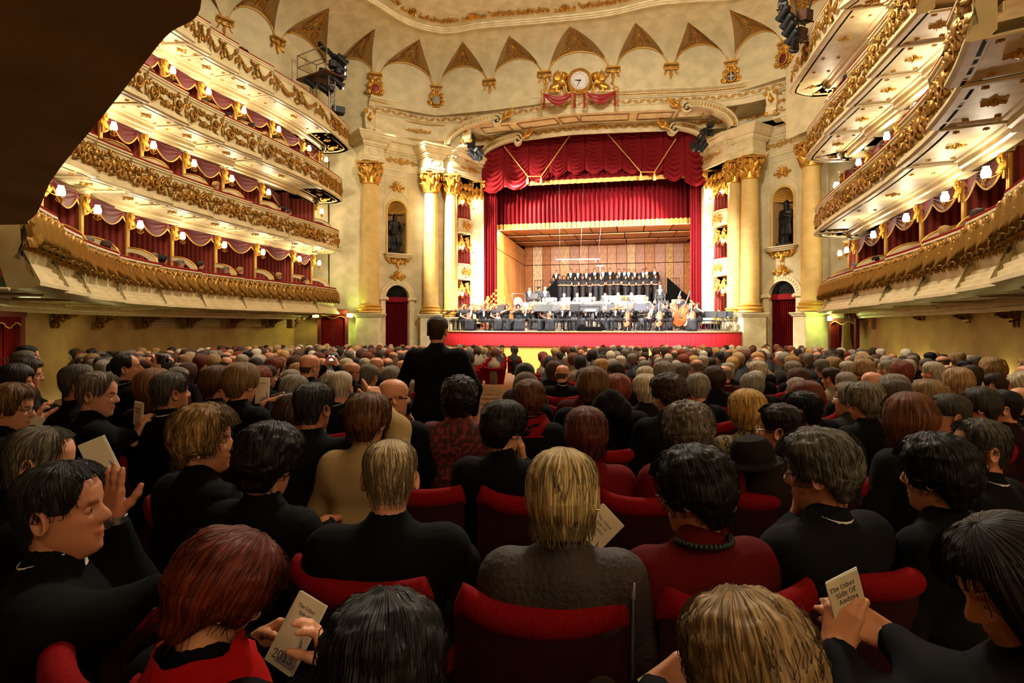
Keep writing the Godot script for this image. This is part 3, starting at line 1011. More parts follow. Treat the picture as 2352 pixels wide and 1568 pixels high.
func column(t: Vector3, r: float, y0: float, y1: float, label: String, gold_side := true) -> void:
	var c := thing("column", label, "column", Vector3(t.x, 0, t.z))
	var f := floor_at(t.z)
	var pd := MB.new()
	var w := r * 2.55
	pd.box(Vector3(0, (f + y0 - 0.30) / 2, 0), Vector3(w, y0 - 0.30 - f, w), Basis.IDENTITY, 0.02)
	for k in 3: pd.box(Vector3(0, y0 - 0.27 + 0.06 * k, 0), Vector3(w + 0.10 + 0.08 * k, 0.058, w + 0.10 + 0.08 * k), Basis.IDENTITY, 0.012)
	pd.box(Vector3(0, f + 0.12, 0), Vector3(w + 0.12, 0.24, w + 0.12), Basis.IDENTITY, 0.02)
	part("pedestal", pd, M.cream_plaster, c)
	var ba := MB.new()
	var pr := []
	pr.append(Vector2(r * 1.32, y0 - 0.08))
	for q in [[1.30, 0.02, 0.09], [1.18, 0.20, 0.06]]:
		for i in 7: pr.append(Vector2(r * q[0] + q[2] * (sin(PI * i / 6) - 0.4), y0 + q[1] + 0.14 * q[2] / 0.09 * i / 6.0))
	pr.append(Vector2(r * 1.03, y0 + 0.34))
	ba.lathe(pr, 28)
	part("base", ba, M.gold_paint, c)
	var sh := MB.new()
	var sp := []
	for i in 9:
		var k := i / 8.0
		sp.append(Vector2(r * (1.0 - 0.16 * k * k), lerpf(y0 + 0.33, y1, k)))
	sh.lathe(sp, 32)
	part("shaft", sh, M.ochre_plaster, c)
	var ca := MB.new()
	var q := r * 0.86
	var ch := 0.98
	ca.lathe([Vector2(q, y1 - 0.05), Vector2(q + 0.06, y1 - 0.02), Vector2(q + 0.06, y1 + 0.02), Vector2(q * 0.98, y1 + 0.05), Vector2(q * 1.0, y1 + 0.5), Vector2(q * 1.25, y1 + ch - 0.12)], 20)
	ca.box(Vector3(0, y1 + ch - 0.05, 0), Vector3(q * 2.9, 0.11, q * 2.9), Basis.IDENTITY, 0.02)
	for row in 2:
		for i in 8:
			var a := TAU * (i + 0.5 * row) / 8
			var l := MB.new()
			leaf(l, Vector2.ZERO, PI / 2, 0.44, 0.30, 0.9)
			ca.put(l, Transform3D(Basis(Vector3(-sin(a), 0, cos(a)), Vector3.UP, Vector3(cos(a), 0, sin(a))), Vector3(cos(a) * q, y1 + 0.06 + 0.30 * row, sin(a) * q)))
	for i in 4:
		var a := TAU * (i + 0.5) / 4
		for s in [-1.0, 1.0]:
			var l := MB.new()
			scroll(l, Vector2(0.0, 0.0), 0.15, 1.4, 1.0, s, 0.05, 0.0)
			var b: float = a + s * 0.9
			ca.put(l, Transform3D(Basis(Vector3(-sin(b), 0, cos(b)), Vector3.UP, Vector3(cos(b), 0, sin(b))), Vector3(cos(a) * q * 1.5, y1 + ch - 0.24, sin(a) * q * 1.5)))
		var e := MB.new()
		rosette(e, Vector2.ZERO, 0.13, 6)
		var g := TAU * i / 4
		ca.put(e, Transform3D(Basis(Vector3(-sin(g), 0, cos(g)), Vector3.UP, Vector3(cos(g), 0, sin(g))), Vector3(cos(g) * q * 1.42, y1 + ch - 0.12, sin(g) * q * 1.42)))
	part("capital", ca, M.gold_leaf, c)
const ENT := [Vector2(-0.1, 9.45), Vector2(0.06, 9.45), Vector2(0.06, 9.55), Vector2(0.09, 9.56), Vector2(0.09, 9.68), Vector2(0.03, 9.71), Vector2(0.03, 10.12), Vector2(0.10, 10.15), Vector2(0.10, 10.20), Vector2(0.15, 10.22), Vector2(0.15, 10.34), Vector2(0.24, 10.37), Vector2(0.34, 10.46), Vector2(0.42, 10.56), Vector2(0.42, 10.62), Vector2(0.48, 10.66), Vector2(0.48, 10.74), Vector2(-0.4, 10.78)]
func entablature(path: PackedVector3Array, scale_out: float, parent: Node3D, called := "entablature") -> MeshInstance3D:
	var m := MB.new()
	var outs := outs_of(path, 1.0)
	for i in outs.size(): outs[i] = outs[i] * scale_out
	m.sweep(path, outs, ENT, 0.9)
	var e := part(called, m, M.ivory_paint, parent)
	var d := MB.new()
	var ev := even(path, maxi(3, int(path.size() * 0 + path[0].distance_to(path[path.size() - 1]) / 0.13)))
	var eo := outs_of(ev, 1.0)
	for i in ev.size(): d.box(ev[i] + eo[i] * (0.19 * scale_out) + Vector3(0, 10.285, 0), Vector3(0.08, 0.10, 0.075), Basis(eo[i], Vector3.UP, eo[i].cross(Vector3.UP)))
	part("dentils", d, M.ivory_paint, e).set_meta("kind", "stuff")
	return e
func box_path(t: Transform3D, w: float, d: float) -> PackedVector3Array:
	return PackedVector3Array([t * Vector3(-w / 2, 0, -0.3), t * Vector3(-w / 2, 0, d), t * Vector3(w / 2, 0, d), t * Vector3(w / 2, 0, -0.3)])
# block of the entablature that breaks forward over a column
func ressaut(at: Vector3, t: Transform3D, w: float, parent: Node3D) -> void:
	var rs := []
	var lo := MB.new()
	for q in ENT:
		var h: float = w / 2 + q.x * 0.9
		rs.append(PackedVector3Array([Vector3(-h, q.y, -h), Vector3(-h, q.y, h), Vector3(h, q.y, h), Vector3(h, q.y, -h)]))
	for j in ENT.size() - 1:
		for i in 4:
			var b := Transform3D(t.basis, Vector3(at.x, 0, at.z))
			lo.quad(b * rs[j][i], b * rs[j][(i + 1) % 4], b * rs[j + 1][(i + 1) % 4], b * rs[j + 1][i])
	var e := part("entablature_block", lo, M.ivory_paint, parent)
	var tr := MB.new()
	var pl := Transform3D(t.basis, Vector3(at.x, 9.91, at.z) + t.basis.z * (w / 2 + 0.03))
	var o := PackedVector2Array()
	for k in 9: o.append(Vector2.from_angle(TAU * (k + 0.5) / 8) * Vector2(w * 0.32, 0.17))
	trim(tr, pl, o, 0.02)
	part("octagon_moulding", tr, M.ivory_paint, e)
func statue(t: Transform3D, kind: int, label: String) -> void:
	var s := thing("statue", label, "statue")
	s.transform = t
	var pl := MB.new()
	pl.box(Vector3(0, 0.07, 0), Vector3(0.72, 0.14, 0.44), Basis.IDENTITY, 0.02)
	part("plinth", pl, M.dark_bronze, s)
	var k := -1.0 if kind == 1 else 1.0
	var b: Array = [
		[Vector3(0.10, 0.14, 0.08), Vector3(0.12, 0.58, 0.12), 0.10, 0.11], [Vector3(-0.12, 0.14, 0.0), Vector3(-0.11, 0.58, 0.02), 0.12, 0.11],
		[Vector3(0.12, 0.58, 0.12), Vector3(0.08, 1.06, 0.02), 0.11, 0.15], [Vector3(-0.11, 0.58, 0.02), Vector3(-0.07, 1.06, 0.0), 0.12, 0.16],
		[Vector3(0, 1.06, 0), Vector3(0, 1.32, 0.02), 0.17, 0.14], [Vector3(-0.07, 1.45, 0.0), Vector3(0.07, 1.45, 0.0), 0.14, 0.14], [Vector3(0, 1.32, 0.02), Vector3(0, 1.48, 0.0), 0.15, 0.14],
		[Vector3(0, 1.55, 0.0), Vector3(0, 1.74, 0.03), 0.065, 0.06], [Vector3(0, 1.77, 0.02), Vector3(0, 1.85, 0.03), 0.105, 0.10], [Vector3(0, 1.74, 0.07), Vector3(0, 1.66, 0.07), 0.06, 0.06],
		[Vector3(-0.21, 1.50, 0.0), Vector3(-0.28, 1.18, -0.02), 0.085, 0.07], [Vector3(0.21, 1.50, 0.0), Vector3(0.27, 1.22, 0.06), 0.085, 0.07],
		[Vector3(0.27, 1.22, 0.06), Vector3(0.10 + 0.16 * k * 0.5, 1.32, 0.24), 0.065, 0.05], [Vector3(-0.28, 1.18, -0.02), Vector3(-0.14, 1.05, 0.17), 0.065, 0.05],
		[Vector3(-0.26, 1.5, -0.06), Vector3(-0.27, 0.30, -0.08), 0.09, 0.13], [Vector3(0.2, 1.05, 0.10), Vector3(-0.2, 0.98, 0.12), 0.07, 0.07], [Vector3(0.2, 1.05, 0.10), Vector3(0.24, 0.5, 0.10), 0.06, 0.09],
	]
	var m := field(b, 0.026, 0.09)
	# drapery folds run down the robe
	for i in m.v.size():
		var q := m.v[i]
		if q.y < 1.15 and q.y > 0.16:
			var w := 0.016 * sin(q.x * 70.0 + q.y * 9.0) * smoothstep(1.15, 0.7, q.y)
			m.v[i] = q + Vector3(q.x, 0, q.z).normalized() * w
	part("figure", m, M.dark_bronze, s)
	if kind == 0:
		var ly := MB.new()
		for d in [-1.0, 1.0]:
			var p := PackedVector3Array()
			for i in 7: p.append(Vector3(0.27 + d * (0.045 + 0.05 * sin(PI * i / 6.0)) + 0.015 * i, 1.12 + 0.06 * i, 0.22))
			ly.tube(p, 0.016, 6)
			ly.ball(p[6], Vector3.ONE * 0.03, 6, 4)
		ly.box(Vector3(0.33, 1.42, 0.22), Vector3(0.14, 0.025, 0.025))
		ly.box(Vector3(0.28, 1.14, 0.22), Vector3(0.11, 0.08, 0.05), Basis.IDENTITY, 0.01)
		part("lyre", ly, M.dark_bronze, s)
	else:
		var cr := MB.new()
		cr.lathe([Vector2(0.12, 1.88), Vector2(0.11, 1.93), Vector2(0.05, 1.99), Vector2(0, 2.02)], 10)
		part("helmet", cr, M.dark_bronze, s)
func side_bay(t: Transform3D, w: float, side: String, dc: float) -> void:
	# the wall in pieces round the door arch and the niche
	var hw := w / 2
	var r := 0.64
	var nr := 0.50
	var lo := PackedVector2Array([Vector2(-hw, -0.7), Vector2(dc - r, -0.7), Vector2(dc - r, 3.05)])
	lo.append_array(arc2(Vector2(dc, 3.05), Vector2(r, r), PI, 0, 16))
	for q in [Vector2(dc + r, 3.05), Vector2(dc + r, -0.7), Vector2(hw, -0.7), Vector2(hw, 6.3), Vector2(dc + nr, 6.3), Vector2(dc + nr, 5.26), Vector2(dc - nr, 5.26), Vector2(dc - nr, 6.3), Vector2(-hw, 6.3)]: lo.append(q)
	var hi := PackedVector2Array([Vector2(-hw, 6.3), Vector2(dc - nr, 6.3), Vector2(dc - nr, 7.42)])
	hi.append_array(arc2(Vector2(dc, 7.42), Vector2(nr, nr), PI, 0, 16))
	for q in [Vector2(dc + nr, 7.42), Vector2(dc + nr, 6.3), Vector2(hw, 6.3), Vector2(hw, 9.5), Vector2(-hw, 9.5)]: hi.append(q)
	for i in range(lo.size() - 1, 0, -1): if lo[i].distance_to(lo[i - 1]) < 1e-4: lo.remove_at(i)
	for i in range(hi.size() - 1, 0, -1): if hi[i].distance_to(hi[i - 1]) < 1e-4: hi.remove_at(i)
	var m := MB.new()
	var bk := t.translated_local(Vector3(0, 0, -0.3))
	m.prism(lo, 0.3, bk)
	m.prism(hi, 0.3, bk)
	var wall := struct("wall_" + side + "_bay", m, M.cream_plaster)
	# niche: half drum with a shell
	var ni := MB.new()
	var rs := []
	for k in 2:
		var rr := PackedVector3Array()
		for i in 13: rr.append(t * Vector3(dc + cos(PI - PI * i / 12) * nr, 5.26 + 2.16 * k, -0.05 - 0.75 * sin(PI * i / 12)))
		rs.append(rr)
	ni.rings(rs, false)
	ni.quad(t * Vector3(dc - nr, 5.26, 0), t * Vector3(dc + nr, 5.26, 0), t * Vector3(dc + nr, 5.26, -0.8), t * Vector3(dc - nr, 5.26, -0.8))
	part("niche_back", ni, M.umber_plaster, wall)
	var sh := MB.new()
	var p := PackedVector3Array()
	for j in 9:
		for i in 49:
			var a := PI * i / 48
			var k := j / 8.0
			var rb := 1.0 + 0.06 * absf(sin(a * 11)) * k
			p.append(t * Vector3(dc - cos(a) * nr * k * rb, 7.36 + sin(a) * nr * k * rb, -0.62 + 0.58 * k * k + 0.03 * sin(a * 22) * k))
	sh.grid(p, 49, 9)
	part("shell_hood", sh, M.gold_paint, wall)
	var fr := MB.new()
	var o := PackedVector2Array([Vector2(dc - nr - 0.06, 5.26)])
	o.append_array(arc2(Vector2(dc, 7.42), Vector2(nr + 0.06, nr + 0.06), PI, 0, 20))
	o.append(Vector2(dc + nr + 0.06, 5.26))
	trim(fr, t, o, 0.06, 0.6)
	part("niche_moulding", fr, M.ochre_plaster, wall)
	var sf := MB.new()
	for k in 3: sf.box(t * Vector3(dc, 5.23 - 0.07 * k, 0.13 - 0.03 * k), Vector3(1.52 - 0.1 * k, 0.068, 0.42 - 0.07 * k), t.basis, 0.015)
	part("niche_shelf", sf, M.ivory_paint, wall)
	var br := MB.new()
	for s in [-1.0, 1.0]:
		scroll(br, Vector2(0.52 * s, 0.18), 0.12, 1.2, 1.0, -s, 0.05, 0.05)
		scroll(br, Vector2(0.22 * s, 0.06), 0.13, 1.2, 2.0, s, 0.045, 0.05)
		for i in 3: leaf(br, Vector2((0.15 + 0.18 * i) * s, 0.12), -1.57 - s * 0.5, 0.26, 0.13, 0.4, 0.05)
	leaf(br, Vector2(0, 0.1), -1.57, 0.42, 0.18, 0.4, 0.06)
	part("shelf_bracket", laid(br, t, Vector2(dc, 4.84), 1.0, 0.02), M.gold_leaf, wall)
	statue(t * Transform3D(Basis.IDENTITY.scaled(Vector3.ONE * 1.06), Vector3(dc, 5.28, -0.30)), 0 if side == "left" else 1, "dark bronze robed statue holding a lyre in the left niche" if side == "left" else "dark bronze robed statue with a crowned helmet in the right niche")
	# panel lines and crest over the niche
	var pn := MB.new()
	for s in [-1.0, 1.0]:
		var q := PackedVector2Array([Vector2(dc + 0.72 * s, 6.9), Vector2(dc + 0.72 * s, 7.9), Vector2(dc + 0.62 * s, 7.9), Vector2(dc + 0.62 * s, 8.1)])
		for i in 7: q.append(Vector2(dc + s * lerpf(0.60, 0.16, i / 6.0), 8.1 + 0.32 * smoothstep(0, 1, i / 6.0)))
		trim(pn, t, q, 0.022)
		trim(pn, t, PackedVector2Array([Vector2(dc + 0.62 * s, 8.25), Vector2(dc + 0.62 * s, 9.15), Vector2(dc, 9.15)]), 0.022)
	part("panel_moulding", pn, M.ivory_paint, wall)
	part("crest", laid(crest(), t, Vector2(dc, 8.62), 0.85), M.gold_leaf, wall)
	# door arch
	var ar := MB.new()
	var oo := arc2(Vector2(dc, 3.05), Vector2(r + 0.30, r + 0.30), 0, PI, 24)
	oo.append_array(arc2(Vector2(dc, 3.05), Vector2(r, r), PI, 0, 24))
	ar.prism(oo, 0.10, t)
	for i in 18:
		var a := PI * (i + 0.5) / 18
		ar.box(t * Vector3(dc + cos(a) * (r + 0.15), 3.05 + sin(a) * (r + 0.15), 0.11), Vector3(0.10, 0.035, 0.05), t.basis * Basis(Vector3.BACK, a), 0.01)
	for s in [-1.0, 1.0]:
		ar.box(t * Vector3(dc + (r + 0.15) * s, 1.2, 0.05), Vector3(0.26, 3.7, 0.10), t.basis, 0.012)
		ar.box(t * Vector3(dc + (r + 0.15) * s, 3.02, 0.10), Vector3(0.44, 0.16, 0.22), t.basis, 0.03)
		for d in [-1.0, 1.0]: ar.ball(t * Vector3(dc + (r + 0.15) * s + 0.20 * d, 2.98, 0.12), Vector3(0.08, 0.08, 0.10), 8, 6, t.basis)
	part("door_arch", ar, M.ivory_paint, wall)
	part("door_crest", laid(crest(), t, Vector2(dc, 4.15), 0.85, 0.1), M.gold_leaf, wall)
	var dd := thing("door_curtain", "dark red curtain drawn across the arched door, %s of the stage" % side, "curtain")
	for s in 2:
		var g := MB.new()
		var cp := PackedVector3Array()
		for j in 2:
			for i in 33:
				var u := i / 32.0
				cp.append(t * Vector3(dc - r + r * (u + s), -0.6 + 3.5 * j, -0.2 + 0.05 * sin(u * 38.0 + s)))
		g.grid(cp, 33, 2)
		part("curtain_leaf", g, M.curtain_dark, dd)
	var pe := MB.new()
	pe.box(t * Vector3(dc, 2.97, -0.10), Vector3(2 * r, 0.26, 0.08), t.basis, 0.02)
	part("pelmet", pe, M.curtain_red, dd)
	var gr := MB.new()
	for i in 9:
		var a := PI * (i + 0.5) / 9
		for k in 2: rosette(gr, Vector2(cos(a), sin(a)) * r * (0.45 + 0.35 * k), 0.09 + 0.03 * k, 6)
		trim(gr, Transform3D.IDENTITY, PackedVector2Array([Vector2.ZERO, Vector2(cos(a + 0.17), sin(a + 0.17)) * r]), 0.014)
	for k in 3: trim(gr, Transform3D.IDENTITY, arc2(Vector2.ZERO, Vector2.ONE * r * (0.25 + 0.36 * k), 0, PI, 18), 0.014)
	var gl := solo("fanlight_grille", laid(gr, t, Vector2(dc, 3.08), 1.0, -0.16), M.dark_bronze, "dark pierced fanlight grille above the red %s door curtain" % side, "grille")
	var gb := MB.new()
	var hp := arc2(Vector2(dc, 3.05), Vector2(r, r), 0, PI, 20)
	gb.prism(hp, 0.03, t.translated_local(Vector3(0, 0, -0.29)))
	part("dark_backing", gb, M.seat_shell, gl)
	# frieze spray between the column blocks and the attic panel
	part("frieze_spray", laid(spray(), t, Vector2(0, 9.93), w * 0.36, 0.06), M.gold_paint, wall)
	# dark lobby seen through the cloth's gap
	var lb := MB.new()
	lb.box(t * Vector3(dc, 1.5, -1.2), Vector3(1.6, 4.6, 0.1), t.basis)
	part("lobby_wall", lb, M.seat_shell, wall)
# curved console between the stage boxes and the header
func console_arc(a: Vector3, b: Vector3, deep: Vector3, parent: Node3D) -> void:
	var x := b - a
	x.y = 0
	var w := x.length()
	x = x.normalized()
	var h := b.y - a.y
	var z := deep.normalized()
	var d := deep.length()
	var band := MB.new()
	var n := 18
	var rs := []
	for i in n + 1:
		var t := PI / 2 * i / n
		var c := a + x * (w * (1 - cos(t))) + Vector3.UP * h * sin(t)
		var nr := (x * cos(t) * h - Vector3.UP * sin(t) * w).normalized() * -1.0
		var th := 0.34
		rs.append(PackedVector3Array([c, c + z * d, c + z * d + nr * th * 0.25 + z * 0.0, c + z * (d - 0.08) + nr * th * 0.3, c + z * (d - 0.08) + nr * th * 0.8, c + z * d + nr * th * 0.85, c + z * d + nr * th, c + nr * th]))
	band.rings(rs, true, false, 0.3)
	var con := part("curved_console", band, M.ivory_paint, parent)
	var tt := MB.new()
	for i in 22:
		var t := PI / 2 * (i + 0.5) / 22
		var c := a + x * (w * (1 - cos(t))) + Vector3.UP * h * sin(t)
		var nr := (x * cos(t) * h - Vector3.UP * sin(t) * w).normalized() * -1.0
		tt.box(c + z * (d - 0.03) + nr * 0.18, Vector3(0.15, 0.05, 0.06), Basis(nr, z.cross(nr), z), 0.01)
	part("fluting", tt, M.gold_paint, con)
	var sc := MB.new()
	var p := PackedVector3Array()
	for i in 26:
		var t := i / 25.0
		var ang := PI / 2 - TAU * 1.4 * t
		var r := 0.27 * (1 - 0.8 * t)
		p.append(b + x * (0.02 + cos(ang) * r) + Vector3.UP * (-0.02 + sin(ang) * r))
	for s in [0.0, 1.0]:
		var q := PackedVector3Array()
		for k in p: q.append(k + z * d * s)
		sc.tube(q, 0.05, 6)
	var cy := []
	for s in [0.0, 1.0]:
		var q := PackedVector3Array()
		for i in 12: q.append(b + x * (0.02 + cos(TAU * i / 12) * 0.22) + Vector3.UP * (-0.02 + sin(TAU * i / 12) * 0.22) + z * d * s)
		cy.append(q)
	sc.rings(cy, true)
	part("scroll_end", sc, M.ivory_paint, con)
	# gilt spandrel behind the band
	var o := PackedVector3Array()
	var sp := MB.new()
	for j in 5:
		for i in n + 1:
			var t := PI / 2 * i / n
			var c := a + x * (w * (1 - cos(t))) + Vector3.UP * h * sin(t)
			var e := a + x * (w * (1 - cos(t))) + Vector3.UP * (h + 0.35)
			o.append(c.lerp(e, j / 4.0))
	sp.grid(o, n + 1, 5)
	part("spandrel", sp, M.umber_plaster, con)
	var f := Transform3D(Basis(x, Vector3.UP, z), a + Vector3.UP * (h * 0.72 + 0.1) + x * w * 0.12 + z * 0.03)
	var og := MB.new()
	for i in 4:
		scroll(og, Vector2(0.0 + 0.32 * i, 0.0 + 0.16 * i * (1 - 0.15 * i)), 0.16, 1.2, i, 1.0 if i % 2 else -1.0, 0.04)
		leaf(og, Vector2(0.1 + 0.32 * i, 0.05 + 0.14 * i), 0.4 + i, 0.26, 0.12)
	part("spandrel_relief", laid(og, f, Vector2.ZERO, w / 2.3), M.gold_leaf, con)
	var an := MB.new()
	for i in 5: leaf(an, Vector2(0.1 * i, 0.06 * i), 0.3 + 0.5 * sin(i * 2.0), 0.34, 0.16, 0.6, 0.05)
	an.ball(Vector3(0.22, 0.2, 0.1), Vector3(0.1, 0.12, 0.1), 8, 5)
	part("leafy_finial", laid(an, Transform3D(Basis(x, Vector3.UP, z), b + x * 0.26 + z * d * 0.9), Vector2.ZERO), M.gold_leaf, con)
func stage_boxes(t: Transform3D, w: float, side: String, ptop: Transform3D, plx: float) -> void:
	var tw := thing("stage_box_tower", "narrow gilt tower of three stage boxes beside the stage curtain, %s" % ("behind the violins" if side == "left" else "behind the double basses"), "box tower")
	var bk := MB.new()
	bk.box(t * Vector3(0, 5.0, -0.9), Vector3(w + 0.5, 10.0, 0.05), t.basis)
	part("back_wall", bk, M.striped_wallpaper, tw)
	var levels := [[8.42, 7.33, 6.57, 6.05], [6.05, 4.95, 4.10, 3.62], [3.62, 2.30, 1.9, 1.4]]
	for k in 3:
		var q: Array = levels[k]
		var op := MB.new()
		# pelmet ornament over the opening
		for s in [-1.0, 1.0]:
			scroll(op, Vector2(0.26 * s, 0.12), 0.16, 1.2, 0.6, s, 0.05)
			leaf(op, Vector2(0.30 * s, 0.0), -1.57 + s * 0.5, 0.30, 0.14)
			leaf(op, Vector2(0.12 * s, 0.22), 1.57 - s, 0.26, 0.12)
		leaf(op, Vector2(0, 0.1), -1.57, 0.26, 0.18)
		part("gilt_pelmet", laid(op, t, Vector2(0, q[0] - 0.02), w * 0.9), M.gold_leaf, tw)
		var sg := MB.new()
		var p := PackedVector3Array()
		for j in 6:
			for i in 21:
				var u := i / 20.0
				p.append(t * Vector3((u - 0.5) * w, q[0] - 0.05 - (0.10 + 0.28 * absf(cos(u * PI))) * j / 5.0, -0.05 + 0.03 * sin(j * 2.2 + u * 9)))
		sg.grid(p, 21, 6)
		part("swag", sg, M.swag_red, tw)
		var fr := MB.new()
		var fp := PackedVector3Array()
		var fo := PackedVector3Array()
		for i in 9:
			var u := i / 8.0 * 2 - 1
			fp.append(t * Vector3(u * w / 2, q[1], 0.16 * (1 - u * u)))
			fo.append(t.basis.z)
		fr.sweep(fp, fo, [Vector2(-0.3, 0), Vector2(0.04, 0), Vector2(0.06, -0.03), Vector2(0.06, -0.10), Vector2(0.02, -0.14), Vector2(0.05, -0.4), Vector2(0.0, q[2] - q[1] + 0.1), Vector2(0.06, q[2] - q[1] + 0.05), Vector2(0.06, q[2] - q[1]), Vector2(-0.6, q[2] - q[1])], 0.9)
		var bx := part("box_front", fr, M.box_front_paint, tw)
		var rl := MB.new()
		rl.sweep(fp, fo, [Vector2(-0.2, 0.0), Vector2(-0.2, 0.05), Vector2(0.05, 0.05), Vector2(0.05, 0.0)], 0.9)
		part("hand_rail", rl, M.red_velvet, bx)
		var og := MB.new()
		scroll(og, Vector2(-0.22, 0), 0.19, 1.3, 0.4, 1.0, 0.05)
		scroll(og, Vector2(0.22, 0), 0.19, 1.3, 2.7, -1.0, 0.05)
		rosette(og, Vector2.ZERO, 0.16, 7, 0.05)
		for i in 6: leaf(og, Vector2.from_angle(i * 1.05) * 0.2, i * 1.05 + 0.6, 0.2, 0.1)
		part("carved_relief", laid(og, t, Vector2(0, (q[1] + q[2]) / 2 - 0.02), w * 0.8, 0.17), M.gold_leaf, bx)
		for s in [-1.0, 1.0]:
			var jb := MB.new()
			jb.box(t * Vector3(s * (w / 2 - 0.03), (q[0] + q[1]) / 2, -0.4), Vector3(0.06, q[0] - q[1] + 0.4, 0.8), t.basis)
			part("jamb", jb, M.striped_wallpaper, tw)
			sconce(t * Transform3D(Basis.IDENTITY, Vector3(s * (w / 2 - 0.08), q[0] - 0.10, 0.02)), "lit gilt sconce at the %s stage box, %s side, %s of the stage" % [["top", "middle", "bottom"][k], "column" if (s < 0) == (side == "left") else "curtain", side], "sconces of the stage boxes", 0.9, SCONCE * 1.1)
	var hd := MB.new()
	for s in [-1.0, 0.0, 1.0]:
		scroll(hd, Vector2(0.34 * s, 0.1), 0.17, 1.3, 1.0 + s, 1.0 if s > 0 else -1.0, 0.055, 0.06)
		for i in 3: leaf(hd, Vector2(0.30 * s, -0.1), -1.57 + (i - 1) * 0.6, 0.34, 0.15, 0.5, 0.05)
	part("gilt_head", laid(hd, t, Vector2(0, 8.95), w), M.gold_leaf, tw)
	# pilaster on the stage side
	var pi := MB.new()
	pi.box(ptop * Vector3(0, 5.4, 0), Vector3(plx, 6.6, 0.5), ptop.basis, 0.03)
	pi.box(ptop * Vector3(0, 2.0, 0), Vector3(plx + 0.2, 0.5, 0.7), ptop.basis, 0.03)
	for k in 2: pi.box(ptop * Vector3(0, 2.3 + 0.1 * k, 0), Vector3(plx + 0.14 - 0.06 * k, 0.09, 0.62 - 0.06 * k), ptop.basis, 0.03)
	part("pilaster", pi, M.cream_plaster, tw)
	var ca := MB.new()
	for row in 2:
		for i in 3: leaf(ca, Vector2((i - 1) * 0.24, 0.30 * row - 0.4), PI / 2, 0.42, 0.26, 0.9, 0.02)
	for s in [-1.0, 1.0]: scroll(ca, Vector2(0.34 * s, 0.36), 0.16, 1.3, 1.0, s, 0.055, 0.06)
	ca.box(Vector3(0, 0.56, 0), Vector3(0.95, 0.1, 0.2), Basis.IDENTITY, 0.02)
	part("pilaster_capital", laid(ca, ptop, Vector2(0, 8.9), plx / 0.75, 0.26), M.gold_leaf, tw)
var UPPER := [[846, 27.2], [915, 28.1], [990, 28.9], [1060, 28.8], [1130, 28.4], [1260, 27.3], [1333, 26.9], [1500, 26.5], [1600, 26.3], [1690, 25.9], [1765, 25.1], [1830, 24.2], [1850, 23.9]]
